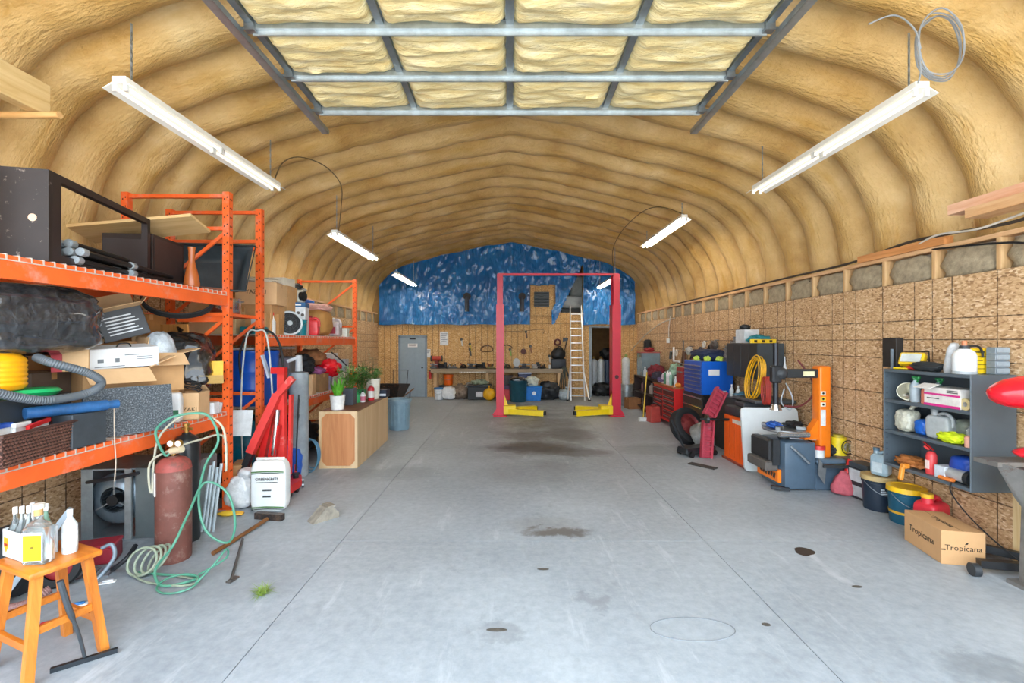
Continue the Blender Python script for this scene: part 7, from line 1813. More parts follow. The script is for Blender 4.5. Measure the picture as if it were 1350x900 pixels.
# floor items on the far right
Ybx = YG(557)
t = thing('red_metal_box', 'faded red metal jerry can on the floor before the red cabinet', 'can', (U(862, Ybx + 0.1), Ybx + 0.12, 0), R(14))
B().bx(-0.13, 0.13, -0.12, 0.12, 0, 0.36, 0.015).part('body', M('#b2453e', 0.5, 0, 0.15), t)
B().bar((-0.06, 0, 0.39), (0.06, 0, 0.39), 0.02, 0.02).bx(-0.07, -0.05, -0.01, 0.01, 0.35, 0.4).bx(0.05, 0.07, -0.01, 0.01, 0.35, 0.4).part('handle', M('#9c3a34', 0.5), t)
t = thing('broom', 'yellow handled push broom with a white head leaning on the bench', 'broom', (U(848, 10.6), 10.6, 0))
B().tube([(0, 0, 0.08), (0.16, 0.25, 1.12)], 0.014, 8, sub=1).part('handle', M('#d8b83a', 0.5), t)
B().bx(-0.1, 0.16, -0.06, 0.06, 0.04, 0.09, 0.01).part('head', M('#d9dcd8', 0.5), t); B().bx(-0.1, 0.16, -0.05, 0.05, 0.0, 0.04).part('bristles', M('#cfd2ce', 0.8), t)
# wall hangings
def wallhang(px, py, Y=None):
    Y = 4.2 * FPX / (px - CX); return (4.2, Y, V(py, Y))
B().tube([(4.235, wallhang(882, 400)[1], 2.5), (4.235, wallhang(880, 430)[1], 2.2), (4.235, wallhang(880, 440)[1], 1.96)], 0.012, 6).solo('wall_cable', M('#d8d4c8', 0.5), 'white conduit running down to a box on the far right wall', 'cable')
B().bx(-0.05, 0, -0.06, 0.06, 0, 0.12, 0.005).solo('switch_box', WHITE, 'white switch box on the far right wall', 'switch', (4.238, wallhang(880, 447)[1], wallhang(880, 452)[2]))
B().tube([(4.2, 11.6, 2.44), (4.18, 12.6, 2.35), (4.12, 13.6, 2.1), (4.0, 14.4, 1.75), (3.95, 14.8, 1.55)], 0.014, 6).solo('wall_cable', M('#bdb9ae', 0.5), 'pale cable sagging along the far right wall', 'cable')
for i, (px, py, c, sz_, lab) in enumerate(((893, 466, '#d9d6cc', 0.2, 'white bracket on the far right wall'), (905, 470, '#6a4a36', 0.26, 'brown belt hanging on the right wall'), (912, 462, '#b9bcb8', 0.22, 'white caulking tube hanging on the right wall'), (925, 466, '#4a5260', 0.3, 'grey angle grinder hanging on the right wall'), (899, 484, '#5b4a40', 0.22, 'brown pouch hanging on the right wall'), (918, 480, '#45443f', 0.24, 'dark clamp set hanging on the right wall'), (930, 455, '#d8dad6', 0.18, 'pale pointed tube hanging on the right wall'), (886, 468, '#3a3f3c', 0.2, 'dark hooked tool hanging on the right wall'), (945, 455, '#5a5450', 0.24, 'wire wreath hanging by the wall cabinet'))):
    x, y, z = wallhang(px, py)
    t = thing('hanging_tool', lab, 'tool', (x - 0.03, y, z), 0)
    B().cyl((0.07, 0, sz_ * 0.45), (-0.02, 0, sz_ * 0.45), 0.008, n=8).part('hook', STEEL, t)
    if i % 3 == 0: B().tube([(0, 0.3 * sz_ * math.sin(a), sz_ * 0.1 + 0.35 * sz_ * math.cos(a)) for a in [2 * PI * k / 10 for k in range(10)]], 0.018, 7, True, 2).part('body', M(c, 0.5), t)
    elif i % 3 == 1: B().bar((0, 0.0, sz_ * 0.42), (-0.01, 0.02, -sz_ * 0.5), 0.09, 0.04, (1, 0, 0)).part('body', M(c, 0.5), t)
    else: B().ell((-0.03, 0, 0), (0.07, 0.12, sz_ * 0.42), 3, 0.3, 2.5, i).part('body', M(c, 0.5), t)
bag('black rubber pouch hanging on the wall over the aluminium tank', (4.12, wallhang(857, 462)[1], 1.55), (0.2, 0.24, 0.36), BLACKR, 5, 0, 0.1, False, 'rubber_pouch')

# more clutter between the chests and the wall
def hung(name, label, px, py, parts, Xw=4.19):
    Y = Xw * FPX / (px - CX); t = thing(name, label, 'tool', (Xw, Y, V(py, Y)))
    for nm, b, m_ in parts: b.part(nm, m_, t)
    return t
hung('garden_shears', 'long handled shears hanging on the wall above the red tool box', 901, 462, (('blade', B().bar((0, 0, 0.25), (0, 0.02, 0.0), 0.03, 0.015), STEEL), ('handle', B().bar((0, 0.02, 0.0), (0, 0.10, -0.3), 0.03, 0.03), M('#6a4b34', 0.6)), ('handle', B().bar((0, 0.02, 0.0), (0, -0.08, -0.3), 0.03, 0.03), M('#6a4b34', 0.6))))
hung('pipe_tee', 'white plastic pipe corner fixed to the wall above the bench', 890, 476, (('pipe', B().cyl((0, -0.3, 0), (0, 0.1, 0), 0.025, n=10), WHITE), ('riser', B().cyl((0, 0.1, 0), (0, 0.1, 0.36), 0.025, n=10), WHITE)))
hung('belt_bundle', 'bundle of black fan belts hanging above the blue tool chest', 937, 462, tuple(('belt', B().tube([(-0.01 * k, (0.10 + 0.02 * k) * math.sin(a), -0.15 + (0.22 + 0.02 * k) * math.cos(a)) for a in [2 * PI * i / 12 for i in range(12)]], 0.012, 6, True, 2), BLACKR) for k in range(3)))
hung('jumper_cables', 'tangled black and red jumper cables hanging on the wall left of the cabinet', 916, 470, tuple(('cable', B().tube([(-0.02 * k, 0.12 * math.sin(a) + 0.03 * k, -0.2 + 0.24 * math.cos(a)) for a in [2 * PI * i / 10 for i in range(10)]], 0.012, 6, True, 2), M(('#22242a', '#8a2430', '#3a3a44')[k], 0.5)) for k in range(3)))
hung('air_gun', 'silver spray gun hanging above the red tool cabinet', 909, 480, (('body', B().box((0, 0, 0), (0.06, 0.2, 0.07), (0, 0, 0), 0.012), STEEL), ('grip', B().box((0, 0.06, -0.1), (0.05, 0.06, 0.16), (0.2, 0, 0), 0.01), DARKST), ('cup', B().cyl((0, -0.05, -0.04), (0, -0.05, -0.2), 0.06, n=14), M('#9aa0a4', 0.4, 0.4))))
t = thing('battery_charger', 'dark blue battery charger on the near end of the red tool cabinet', 'charger', (3.82, 10.06, 0.881)); B().bx(-0.14, 0.14, -0.12, 0.12, 0, 0.24, 0.015).part('case', M('#2b3550', 0.45), t); B().bx(-0.145, -0.14, -0.08, 0.08, 0.1, 0.2).part('dial_panel', M('#c9ccd0', 0.4), t); B().tube([(0, -0.08, 0.24), (0, -0.08, 0.3), (0, 0.08, 0.3), (0, 0.08, 0.24)], 0.01, 6, sub=1).part('handle', BLACK, t)
for k, (y, c, hh) in enumerate(((10.0, '#7fae9c', 0.26), (10.2, '#d8dadc', 0.3), (10.36, '#3a7a58', 0.28), (10.5, '#c8b6c4', 0.24))):
    bottle(('mint green spray can standing on the red cabinet', 'white aerosol can among the spray cans on the red cabinet', 'dark green aerosol can on the red cabinet', 'mauve aerosol can at the far end of the red cabinet')[k], (3.56, y + 0.06, 0.881), 0.035, hh, M(c, 0.4), WHITE, 0.15, False, 'aerosol_can', cat='can')
t = thing('floor_jack', 'black floor jack with a long handle lying between the tyre and the ramps', 'jack', (U(915, 7.55), 7.45, 0), R(20)); B().bx(-0.3, 0.3, -0.12, 0.12, 0.04, 0.14, 0.02).part('frame', M('#2a2c2f', 0.4, 0.3), t); B().cyl((0.25, 0, 0.14), (0.25, 0, 0.2), 0.05, n=14).part('saddle', STEEL, t); B().cyl((-0.25, 0, 0.12), (-0.5, 0.0, 0.6), 0.018, n=8).part('handle', DARKST, t)
for sx in (-0.22, 0.24):
    for sy in (-0.14, 0.14): B().cyl((sx, sy - 0.02, 0.045), (sx, sy + 0.02, 0.045), 0.045, n=12).part('caster', BLACK, [o for o in COL.objects if o.name.startswith('floor_jack')][0])
B().bx(-0.06, 0.06, -0.2, 0.2, 0, 0.015).solo('cardboard_scrap', M('#3f3b36', 0.8), 'flat dark scrap on the floor in front of the orange balancer', 'scrap', (U(940, 6.4), 6.75, 0.0), R(40))

# ================================================================= two post lift
def lift():
    Y = 11.44
    RL = M('#c8203a', 0.35, 0, 0.08, 4); RLL = M('#d9556a', 0.3, 0, 0.1, 3); YL = M('#f0cf14', 0.35, 0, 0.06)
    t = thing('car_lift', 'red two post car lift with yellow arms in the middle of the workshop', 'car lift', (U(734, Y), Y, 0))
    def W(b, nm, mat): return b.part(nm, mat, t, world=True)
    xs = {-1: (U(653, Y), U(664, Y)), 1: (U(803, Y), U(818, Y))}
    ztop = V(362, Y); zstep = V(402, Y)
    for s in (-1, 1):
        x0, x1 = xs[s]
        if s < 0: x0, x1 = U(656, Y), U(663, Y)
        else: x0, x1 = U(807, Y), U(815, Y)
        inner = x1 if s < 0 else x0
        # C shaped column: web outside, flanges toward the bay
        W(B().bx(x0, x1, Y + 0.12, Y + 0.15, 0.02, ztop), 'column', RL)
        W(B().bx(x0, x1, Y - 0.15, Y - 0.12, 0.02, ztop), 'column', RL)
        out = x0 if s < 0 else x1
        W(B().bx(out - 0.012, out + 0.012, Y - 0.12, Y + 0.12, 0.02, ztop), 'column', RL)
        W(B().bx(x0 - 0.03, x1 + 0.03, Y - 0.165, Y + 0.165, 0.02, zstep), 'lower_sleeve', RL)
        W(B().bx(x0 - 0.10, x1 + 0.10, Y - 0.26, Y + 0.24, 0.0, 0.025), 'base_plate', RL)
        W(B().prism([(out, 0.02), (out - (-s) * 0.0 + s * 0.13, 0.02), (out, 0.22)], 'y', Y - 0.14, Y - 0.11), 'gusset', RL)
        W(B().bx(inner - 0.03, inner + 0.03, Y - 0.10, Y + 0.10, 0.1, 0.62), 'carriage', YL)
        xi = inner - s * 0.02
        W(B().bx(min(xi, xi - s * 0.3), max(xi, xi - s * 0.3), Y - 0.2, Y + 0.14, 0.04, 0.26, 0.01), 'arm_yoke', YL)
        tip = 0.98 if s < 0 else 0.95
        W(B().bar((xi - s * 0.08, Y - 0.12, 0.12), (xi - s * tip, Y - 0.35, 0.10), 0.14, 0.13), 'swing_arm', YL)
        W(B().bar((xi - s * 0.08, Y + 0.08, 0.12), (xi - s * tip * 0.85, Y + 0.5, 0.10), 0.14, 0.13), 'swing_arm', YL)
        W(B().cyl((xi - s * tip, Y - 0.35, 0.06), (xi - s * tip, Y - 0.35, 0.15), 0.06, n=14), 'lift_pad', BLACK)
        W(B().cyl((xi - s * tip * 0.85, Y + 0.5, 0.06), (xi - s * tip * 0.85, Y + 0.5, 0.15), 0.06, n=14), 'lift_pad', BLACK)
        W(B().prism([(xi, 0.20), (xi - s * 0.13, 0.20), (xi, 0.58)], 'y', Y - 0.09, Y - 0.07), 'arm_brace', YL)
    W(B().bx(U(656, Y), U(815, Y), Y - 0.05, Y + 0.05, ztop - 0.02, ztop + 0.03), 'cross_beam', RL)
    W(B().cyl((U(811, Y), Y - 0.168, V(496, Y)), (U(811, Y), Y - 0.176, V(496, Y)), 0.05, n=16), 'cover_cap', M('#4a1420', 0.5))
lift()

# ================================================================= workbench along the back wall
BY = 14.72
bx0, bx1 = U(568, BY), U(741, BY); bz = V(486, BY)
def workbench():
    t = thing('workbench', 'long timber workbench along the back wall', 'workbench', ((bx0 + bx1) / 2, BY, 0))
    def W(b, nm, mat): return b.part(nm, mat, t, world=True)
    GW = wood('#a89272', '#7d6a4e', 'x')
    W(B().bx(bx0, bx1, BY - 0.05, 15.18, bz - 0.05, bz), 'worktop', GW)
    W(B().bx(bx0, bx1, BY - 0.05, BY - 0.01, bz - 0.13, bz - 0.05), 'apron', GW)
    for x in (bx0 + 0.15, (bx0 + bx1) / 2 - 0.3, (bx0 + bx1) / 2 + 1.0, bx1 - 0.1):
        W(B().bx(x - 0.045, x + 0.045, BY, BY + 0.09, 0, bz - 0.05), 'leg', PINE)
        W(B().bx(x - 0.045, x + 0.045, 15.05, 15.14, 0, bz - 0.05), 'leg', PINE)
    for k in range(18): W(B().bx(U(606, BY) + k * 0.048, U(606, BY) + k * 0.048 + 0.03, BY - 0.06, BY - 0.05, bz - 0.12, bz - 0.09), 'hook_strip_tooth', M('#e6e2d8', 0.5))
workbench()
rnd = random.Random(21)
def bp(px, Y=14.95): return U(px, Y)
benchitems = [(572, 'grey bench vise at the left end of the workbench', 'vise'), (584, 'black air compressor head on the workbench', 'pump'), (596, 'grey socket tray on the workbench', 'tray'), (611, 'black angle grinder on the workbench', 'grinder'), (622, 'dark coil of rope on the workbench', 'rope'), (634, 'black polisher lying on the workbench', 'polisher'), (647, 'silver and yellow gauge stand on the workbench', 'gauge'), (669, 'dark hydraulic fitting on the workbench right of the lift column', 'fitting'), (692, 'black power sander on the workbench', 'sander'), (706, 'white roll and black tool on the workbench', 'tool'), (714, 'dark gear puller on the workbench', 'puller')]
for i, (px, lab, nm) in enumerate(benchitems):
    x = bp(px); y = 14.9 + 0.06 * (i % 2); w_ = 0.22 + 0.1 * ((i * 7) % 3) / 2
    t = thing(nm if nm != 'tool' else 'paint_roller', lab, 'tool', (x, y, bz + 0.001), R(20 * (i % 4)))
    c = ['#5d6468', '#1c1d1f', '#6d7276', '#191b1d', '#26262a', '#1d1a1a', '#8d8a60', '#3a4038', '#202024', '#b8b6b0', '#2a2624'][i]
    B().bx(-w_ / 2, w_ / 2, -0.07, 0.07, 0, 0.07, 0.012).part('base', M(c, 0.5, 0.2), t)
    CB_ = M(c, 0.45, 0.2)
    if i % 4 == 0:
        B().bx(-w_ * 0.3, w_ * 0.1, -0.05, 0.05, 0.07, 0.17, 0.01).part('body', CB_, t); B().cyl((-w_ * 0.5, 0, 0.13), (w_ * 0.55, 0, 0.13), 0.022, n=10).part('spindle', STEEL, t)
    elif i % 4 == 1:
        B().cyl((-w_ * 0.6, 0, 0.11), (w_ * 0.3, 0, 0.10), 0.045, 0.035, n=12).part('body', CB_, t); B().cyl((w_ * 0.3, 0, 0.06), (w_ * 0.3, 0, 0.2), 0.05, n=14).part('head', DARKST, t)
    elif i % 4 == 2:
        for q in range(5): B().cyl((-w_ * 0.4 + q * w_ * 0.2, 0.02 * (q % 2), 0.07), (-w_ * 0.4 + q * w_ * 0.2, 0.02 * (q % 2), 0.11 + 0.03 * (q % 3)), 0.018, n=8).part('socket', M(['#55595c', '#2a2c2e', '#8a6a2c'][q % 3], 0.4, 0.4), t)
    else:
        B().tube([(w_ * 0.4 * math.cos(a), 0.08 * math.sin(a), 0.09 + 0.03 * math.sin(2 * a)) for a in [2 * PI * q / 10 for q in range(10)]], 0.022, 7, True, 2).part('coil', CB_, t)
    B().cyl((-w_ * 0.2, 0, 0.06), (-w_ * 0.5, 0.03, 0.18), 0.016, n=8).part('handle', M(['#8a2a24', '#3a3d40', '#a9a59c'][i % 3], 0.5), t)
t = thing('drill_press', 'small red bench grinder at the left end of the workbench', 'grinder', (bp(575), 15.05, bz + 0.001))
B().bx(-0.06, 0.06, -0.06, 0.06, 0, 0.25, 0.01).part('stand', M('#7a2c22', 0.5), t); B().cyl((-0.14, 0, 0.32), (0.14, 0, 0.32), 0.08, n=16).part('motor', M('#b23a26', 0.5), t)
for s in (-1, 1): B().cyl((s * 0.15, 0, 0.32), (s * 0.19, 0, 0.32), 0.10, n=18).part('wheel', M('#3d3d3d', 0.7), t)
t = thing('clock', 'round pale grey mirror plate standing on the workbench', 'plate', (bp(681), 15.08, bz + 0.001)); B().lathe([(0, -0.012), (0.14, -0.012), (0.14, 0.012), (0, 0.012)], (0, 0, 0.19), 24, (PI / 2, 0, 0), 0.8, 1.0).part('face', M('#aab0b2', 0.35), t); B().bx(-0.08, 0.08, -0.04, 0.04, 0, 0.05).part('foot', DARKST, t)
t = thing('backpack_blower', 'tall black shop machine standing at the right end of the workbench', 'machine', (bp(737, 14.9), 14.95, bz + 0.001))
B().bx(-0.26, 0.22, -0.16, 0.16, 0, 0.32, 0.03, 2).part('lower_body', M('#20242c', 0.5), t); B().ell((-0.02, 0, 0.46), (0.24, 0.15, 0.22), 3, 0.15, 2, 3).part('upper_body', M('#17191c', 0.5), t); B().tube([(-0.1, -0.1, 0.62), (0, -0.12, 0.72), (0.12, -0.1, 0.62)], 0.02, 8).part('handle', BLACK, t)
pail('small white mug sized tub on the workbench', (bp(725), 14.88, bz + 0.001), 0.05, 0.12, WHITE, None, None, False, 'tub')
# under the bench
def up(px, Y=14.6): return U(px, Y)
pail('blue and white plastic bucket under the left end of the workbench', (up(579), 14.55, 0), 0.15, 0.36, M('#d6dade', 0.4), M('#1f6aa8', 0.4))
pail('dark paint bucket behind the blue lidded bucket', (up(585, 14.9), 14.95, 0), 0.15, 0.4, M('#39434c', 0.5), M('#2c3238', 0.5), None, False, 'bucket')
pail('orange plastic bucket stacked under the left end of the workbench', (up(590, 14.8), 14.98, 0.425), 0.16, 0.34, M('#f26a14', 0.4), None)
bag('white plastic bag of rags under the workbench', (up(592), 14.55, 0), (0.42, 0.32, 0.42), PLW, 3, 0, 0.14, False)
crumple('engine_parts', 'heap of silver and brown engine parts under the workbench', 'parts', (up(607), 14.72, 0), (0.6, 0.45, 0.5), M('#7d6d5e', 0.5, 0.3, 0.5, 12, 0.5), 4, 0, 0.35)
crumple('engine_parts', 'heap of grey machine castings beside the dark tote', 'parts', (up(618), 14.8, 0), (0.45, 0.4, 0.55), M('#8a8a84', 0.5, 0.3, 0.5, 12, 0.5), 9, 0, 0.35)
t = thing('storage_tote', 'black storage tote with a white sticker under the workbench', 'tote', (up(632), 14.62, 0)); B().bx(-0.36, 0.36, -0.22, 0.22, 0, 0.42, 0.02).part('body', M('#1e2226', 0.5), t); B().bx(-0.38, 0.38, -0.24, 0.24, 0.42, 0.47, 0.01).part('lid', M('#3c4448', 0.5), t); B().bx(-0.1, 0.12, -0.222, -0.22, 0.1, 0.26).part('sticker', M('#cfd0d2', 0.5), t)
crumple('green_scraps', 'green and white scraps piled on the storage tote', 'scraps', (up(632), 14.62, 0.471), (0.6, 0.36, 0.16), M('#8d9a84', 0.6, 0, 0.5, 12), 12, 0, 0.4)
t = thing('fuel_ball', 'round yellow plastic ball shaped float under the workbench', 'float', (up(645, 14.3), 14.3, 0)); B().ell((0, 0, 0.2), (0.2, 0.2, 0.2), 3).part('ball', M('#e6ac18', 0.4), t); B().cyl((0, 0, 0.38), (0, 0, 0.47), 0.03, n=10).part('stem', M('#d69a14', 0.4), t)
t = thing('tool_box', 'red and purple tool box right of the lift column', 'tool box', (up(668), 14.55, 0)); B().bx(-0.3, 0.26, -0.2, 0.2, 0, 0.34, 0.01).part('body', M('#d0262e', 0.4), t); B().bx(-0.3, 0.26, -0.2, 0.2, 0.341, 0.47, 0.01).part('lid', M('#4a2452', 0.45), t)
carton('dark brown case stacked on the red tool box', (up(667), 14.6, 0.471), (0.46, 0.36, 0.3), 0, None, M('#2c1d1a', 0.5), False, name='storage_case')
t = thing('rubbish_bin', 'dark teal rubbish bin in front of the workbench', 'bin', (up(683, 14.0), 14.05, 0)); 
B().lathe([(0, 0), (0.24, 0), (0.25, 0.03), (0.275, 0.55), (0.285, 0.56), (0.285, 0.66), (0.25, 0.66), (0.24, 0.04), (0, 0.04)], n=28).part('body', M('#1b4a5a', 0.4), t, 50)
for s in (-1, 1): B().bx(s * 0.29 - 0.03, s * 0.29 + 0.03, -0.06, 0.06, 0.57, 0.61, 0.01).part('handle', M('#163c4a', 0.4), t)
bag('black liner bag filling the dark teal bin', (up(683, 14.0), 14.05, 0.5), (0.46, 0.46, 0.26), BAGBLK, 8, 0, 0.12, False)
t = thing('plastic_tote', 'tall dark blue tote with a clear cover behind the teal bin', 'tote', (up(692, 14.7), 14.75, 0)); B().bx(-0.22, 0.2, -0.2, 0.2, 0, 0.8, 0.02).part('body', M('#22305e', 0.45), t); B().bx(-0.23, 0.21, -0.21, 0.21, 0.8, 0.86, 0.015).part('cover', M('#8d97ae', 0.3), t)
t = thing('recycling_box', 'bright blue recycling box with a white mark under the workbench', 'box', (up(703, 14.3), 14.35, 0)); B().pd([(-0.22, -0.16, 0), (0.22, -0.16, 0), (0.22, 0.16, 0), (-0.22, 0.16, 0), (-0.26, -0.2, 0.42), (0.26, -0.2, 0.42), (0.26, 0.2, 0.42), (-0.26, 0.2, 0.42)], [[3, 2, 1, 0], [0, 1, 5, 4], [1, 2, 6, 5], [2, 3, 7, 6], [3, 0, 4, 7], [4, 5, 6, 7]]).part('body', M('#1479d0', 0.4), t); B().bx(-0.28, 0.28, -0.22, 0.22, 0.42, 0.45, 0.01).part('rim', M('#1a86de', 0.4), t); B().cyl((0.02, -0.186, 0.24), (0.02, -0.2, 0.24), 0.06, n=12).part('recycling_mark', M('#dfe9f2', 0.5), t)
crumple('white_jug', 'white and green jugs piled in the blue recycling box', 'jugs', (up(701, 14.3), 14.35, 0.451), (0.42, 0.34, 0.34), M('#c9cdbe', 0.5, 0, 0.35, 8), 6, 0, 0.3)
crumple('black_bag_heap', 'heap of black bags and gear right of the recycling box', 'bags', (up(722, 14.5), 14.55, 0), (0.85, 0.5, 0.6), M('#1f2328', 0.5, 0, 0.5, 10, 0.4), 14, 0, 0.3)
bag('grey plastic sack at the foot of the ladder', (up(744, 14.4), 14.4, 0), (0.36, 0.3, 0.34), mat_plastic_wrap('grey_sack', '#8d9aa0', 0.3, 8), 9, 0, 0.14)
b = B(); rnd = random.Random(2)
for k in range(12):
    x = rnd.uniform(-0.18, 0.18); b.tube([(x, 0, 0), (x * 0.9 + rnd.uniform(-.05, .05), -0.02, 0.4), (x * 0.5, 0, 0.9 + rnd.uniform(-.1, .1)), (0, 0.02, 1.02)], 0.012, 6)
o = b.solo('hanging_hoses', M('#3d4238', 0.6), 'bundle of dark hoses hanging at the right end of the workbench', 'hose', (U(744, 14.7), 14.72, 0.02)); 

# ================================================================= back wall hangings
def bw(px, py, Y=15.16): return (U(px, Y), Y, V(py, Y))
def sheet_notice(label, px0, px1, py0, py1, mat, lines):
    Y = 15.185
    t = thing('paper_notice', label, 'notice', (U((px0 + px1) / 2, Y), Y, V(py1, Y)))
    w = U(px1, Y) - U(px0, Y); h = V(py0, Y) - V(py1, Y)
    B().bx(-w / 2, w / 2, -0.004, 0, 0, h).part('paper', mat, t)
    for k in range(lines): B().bx(-w * 0.38, w * (0.38 - 0.1 * (k % 3)), -0.006, -0.004, h * (0.82 - 0.14 * k), h * (0.82 - 0.14 * k) + 0.02).part('print', M('#8a93a0', 0.6), t)
sheet_notice('white printed poster pinned to the back wall right of the door', 580, 591, 437, 455, M('#dcdfe2', 0.6), 5)
sheet_notice('small white notice beside the door frame', 562.5, 567.5, 460, 471, M('#e2e4e4', 0.6), 3)
t = thing('fire_extinguisher', 'small red extinguisher hanging beside the workbench end', 'extinguisher', (U(567, 15.1), 15.1, V(499, 15.1))); B().cyl((0, 0, 0), (0, 0, 0.24), 0.045, n=14).part('body', RED, t); B().cyl((0, 0, 0.24), (0, 0, 0.29), 0.02, n=8).part('valve', BLACK, t); B().bx(-0.02, 0.02, 0.04, 0.09, 0.12, 0.15).part('bracket', STEEL, t)
def ring(label, px, py, r, th, mat, name='pulley', disc=False):
    x, Y, z = bw(px, py)
    t = thing(name, label, 'pulley', (x, Y, z))
    if disc: B().cyl((0, -0.02, 0), (0, 0.02, 0), r, n=22).part('disc', mat, t)
    else: B().tube([(r * math.cos(a), 0, r * math.sin(a)) for a in [2 * PI * k / 14 for k in range(14)]], th, 8, True, 2).part('ring', mat, t)
    B().cyl((0, 0.04, r * 0.8), (0, -0.03, r * 0.8), 0.012, n=6).part('nail', STEEL, t)
ring('dark red ring hanging on the back wall left of the ladder', 735, 451, 0.09, 0.03, M('#5c1d1a', 0.5), 'rubber_ring')
ring('brown round disc hanging above the workbench', 690, 463, 0.09, 0.02, M('#5a2c20', 0.6), 'sanding_disc', True)
t = thing('drive_belt', 'brown drive belt hung in a loop on the back wall left of the lift column', 'belt', bw(641, 460)); B().tube([(-0.18, 0, -0.02), (-0.12, 0, 0.08), (0.05, 0, 0.12), (0.2, 0, 0.05), (0.2, 0, -0.06), (0.0, 0, -0.08), (-0.14, 0, -0.06)], 0.018, 7, True, 4).part('belt', M('#6a4a30', 0.6), t); B().cyl((0.05, 0.04, 0.1), (0.05, -0.03, 0.1), 0.012, n=6).part('nail', STEEL, t)
t = thing('drive_belt', 'dark belt hung on the back wall right of the lift column', 'belt', bw(667, 457)); B().tube([(-0.12, 0, 0.0), (0.0, 0, 0.06), (0.16, 0, 0.02), (0.22, 0, -0.05)], 0.018, 7).part('belt', M('#54402c', 0.6), t); B().cyl((0.0, 0.04, 0.06), (0.0, -0.03, 0.06), 0.012, n=6).part('nail', STEEL, t)
for (px, py, c, lab) in ((620, 458, '#c8b432', 'yellow and black tin snips hanging on the back wall'), (620, 465, '#3c3a2c', 'dark pliers hanging below the yellow tin snips'), (609, 452, '#c9cbc6', 'pale steel square hanging on the back wall'), (673, 465, '#7aa03c', 'green handled cutter hanging on the back wall'), (700, 461, '#8a5a30', 'small brown hook tool on the back wall'), (694, 442, '#5a3c28', 'small dark fitting on the upper back wall'), (725, 474, '#d8d4c8', 'white mask hanging over the right end of the workbench')):
    x, Y, z = bw(px, py)
    t = thing('hand_tool', lab, 'tool', (x, Y, z)); B().bar((-0.01, 0, 0.1), (0.02, 0, -0.1), 0.05, 0.02, (0, 1, 0)).part('handle', M(c, 0.5), t); B().ell((-0.015, 0, 0.12), (0.045, 0.02, 0.05), 2).part('jaw', M('#55524a', 0.4, 0.5), t); B().cyl((0, 0.04, 0.1), (0, -0.02, 0.1), 0.008, n=6).part('nail', STEEL, t)
t = thing('axe', 'dark handled hatchet hanging left of the ladder', 'axe', bw(746, 455)); B().bar((0.03, 0, 0.2), (-0.06, 0, -0.3), 0.03, 0.03, (0, 1, 0)).part('handle', M('#3a2a22', 0.6), t); B().prism([(-0.1, 0.12), (0.06, 0.16), (0.08, 0.24), (-0.1, 0.26)], 'y', -0.02, 0.02).part('head', DARKST, t); B().cyl((0.03, 0.04, 0.15), (0.03, -0.03, 0.15), 0.01, n=6).part('nail', STEEL, t)
B().tube([bw(664, 437), bw(690, 436), bw(715, 434), bw(716, 440)], 0.008, 5).solo('wall_wire', M('#5a4a38', 0.6), 'thin dark wire strung on the upper back wall', 'wire')
# hatch with louvre above
Yh = 15.12
t = thing('vent_hatch', 'chipboard hatch panel with a dark louvred vent in the tarp gap', 'vent', (U(714, Yh), Yh, V(416, Yh)))
hw_ = (U(729, Yh) - U(700, Yh)) / 2; hh = V(377, Yh) - V(416, Yh)
o = B().prism([(-hw_, 0), (hw_ * 0.84, 0), (hw_ * 1.08, hh * 0.62), (hw_ * 0.95, hh), (-hw_, hh)], 'y', 0.0, 0.02).part('panel', OSB_X, t)
vw = (U(727, Yh) - U(707, Yh)) / 2; z0, z1 = hh * 0.30, hh * 0.80
B().bx(-vw + 0.0, vw + 0.0, -0.05, 0.0, z0, z1).part('frame', M('#3c4246', 0.5), t)
for k in range(5): B().box((0, -0.06, z0 + (z1 - z0) * (k + 0.5) / 5), (vw * 1.9, 0.05, 0.012), (R(-40), 0, 0)).part('louvre', M('#565e63', 0.45), t)
for (px, lab) in ((616, 'black vent pipe through the tarp left of the lift'), (688, 'black vent pipe through the tarp left of the hatch')):
    x, Y, z = bw(px, 391, 15.1)
    t = thing('vent_pipe', lab, 'pipe', (x, Y, z)); B().cyl((0, 0.12, 0), (0, -0.16, 0), 0.12, n=20).part('stub', M('#14181c', 0.6), t); B().tube([(0, -0.08, 0), (0, -0.14, -0.15), (0, -0.12, -0.5)], 0.07, 12).part('drop', M('#3d4650', 0.6), t)
# loft load
t = thing('rolled_mattress', 'grey padded roll stored in the loft opening', 'roll', (U(757, 15.7), 15.75, 2.62)); B().sack((0, 0, 0.35), (1.0, 0.6, 0.45), 0.5, 0.06, 2, 3, 0, 28, 16).part('body', M('#9aa0a2', 0.8, 0, 0.15), t); B().bx(-0.48, 0.48, -0.3, 0.3, 0, 0.35, 0.02).part('base_pack', M('#1d2024', 0.6), t)
t = thing('grey_drum', 'tall pale grey bundle behind the padded roll in the loft', 'bundle', (U(764, 16.3), 16.4, 2.62)); B().sack((0, 0, 0), (0.7, 0.5, 1.6), 0.5, 0.05, 2, 5).part('body', M('#b9bdb9', 0.7), t); B().bx(-0.36, 0.36, -0.26, 0.26, 0.7, 0.74).part('strap', BLACK, t)
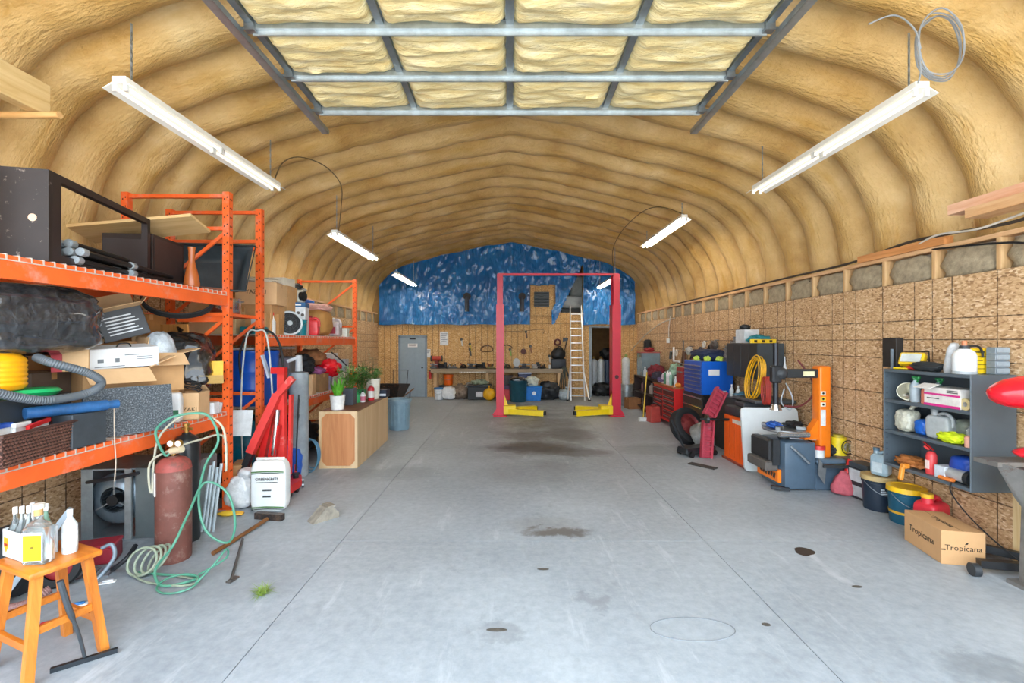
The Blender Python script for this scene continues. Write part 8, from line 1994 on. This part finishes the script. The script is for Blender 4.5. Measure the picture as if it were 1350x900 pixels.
# ================================================================= ladder
def ladder():
    t = thing('step_ladder', 'tall aluminium folding ladder leaning on the back wall under the loft', 'ladder', (U(762, 14.3), 14.3, 0))
    AL = M('#c3c7c8', 0.3, 0.75, 0.1)
    x0b, x1b, yb = U(750, 14.2), U(774, 14.2), 14.25
    x0t, x1t, yt, zt_ = U(749, 15.0), U(769, 15.0), 15.0, V(403, 15.0)
    def W(b, nm, mat=AL): return b.part(nm, mat, t, world=True)
    def L(k): return ((x0b + 0.07) + (x0t - x0b) * k, yb + (yt - yb) * k, zt_ * k), ((x1b - 0.07) + (x1t - x1b) * k, yb + (yt - yb) * k, zt_ * k)
    a0, c0 = L(0); a1, c1 = L(1)
    W(B().bar(a0, a1, 0.035, 0.07, (0, 1, 0)), 'rail'); W(B().bar(c0, c1, 0.035, 0.07, (0, 1, 0)), 'rail')
    for k in range(12):
        p, q = L(0.05 + 0.078 * k); W(B().bar(p, q, 0.06, 0.03), 'rung')
    W(B().bar((x0b - 0.06, yb - 0.12, 0.0), (x0b + 0.09, yb + 0.3, 1.05), 0.035, 0.06, (0, 1, 0)), 'outer_leg'); W(B().bar((x1b + 0.06, yb - 0.12, 0.0), (x1b - 0.09, yb + 0.3, 1.05), 0.035, 0.06, (0, 1, 0)), 'outer_leg')
    for x in (x0b - 0.06, x1b + 0.06): W(B().box((x, yb - 0.12, 0.025), (0.07, 0.09, 0.05)), 'rubber_foot', BLACK)
ladder()
# ================================================================= storage room contents and far right corner
for i, (px, c, lab) in enumerate(((783, '#aab0b4', 'left grey gas cylinder inside the storage doorway'), (792, '#b5bbbe', 'right grey gas cylinder inside the storage doorway'))):
    Y = 15.75; t = cylinder(lab, (U(px, Y), Y, 0), 0.13, 1.25, M(c, 0.4, 0.2), BRASS)
crumple('dark_machine', 'dark machine parts piled on the storage room floor', 'parts', (U(794, 15.55), 15.5, 0), (0.7, 0.4, 0.5), M('#26282b', 0.5, 0.3, 0.5, 12, 0.5), 3, 0, 0.35)
t = thing('air_compressor', 'dark air compressor standing in the storage doorway', 'compressor', (U(801, 16.2), 16.3, 0)); B().cyl((0, 0, 0.1), (0, 0, 1.2), 0.25, n=20).part('tank', M('#2a3d5a', 0.4), t); B().ell((0, 0, 1.4), (0.25, 0.2, 0.22), 3, 0.2).part('pump', M('#1c1d20', 0.5), t); B().bx(-0.2, 0.2, -0.2, 0.2, 0, 0.1).part('foot', DARKST, t)
Yc = 13.2
t = cylinder('white gas bottle standing on a drum right of the lift', (U(825, Yc), Yc, 0.62), 0.11, 0.78, M('#d3d8d8', 0.35), M('#8fae5a', 0.4))
t = thing('steel_drum', 'dented grey steel drum under the white gas bottle', 'drum', (U(826, Yc), Yc, 0)); B().lathe([(0, 0), (0.19, 0), (0.2, 0.02), (0.2, 0.2), (0.21, 0.21), (0.2, 0.22), (0.2, 0.4), (0.21, 0.41), (0.2, 0.42), (0.2, 0.6), (0.19, 0.618), (0, 0.618)], n=26).part('body', M('#9aa4a8', 0.35, 0.5, 0.2, 8), t, 40); B().cyl((0.1, 0, 0.618), (0.1, 0, 0.6199), 0.03, n=10).part('bung', BLACK, t)
carton('brown carton at the foot of the right lift column', (U(834, 12.6), 12.6, 0), (0.36, 0.3, 0.3), R(10), None, M('#9c6a42', 0.7))
crumple('dark_gear', 'dark gear heaped in the far right corner', 'gear', (U(846, 13.6), 13.7, 0), (0.5, 0.7, 0.8), M('#2a2624', 0.6, 0.1, 0.5, 10, 0.4), 17, 0, 0.3)
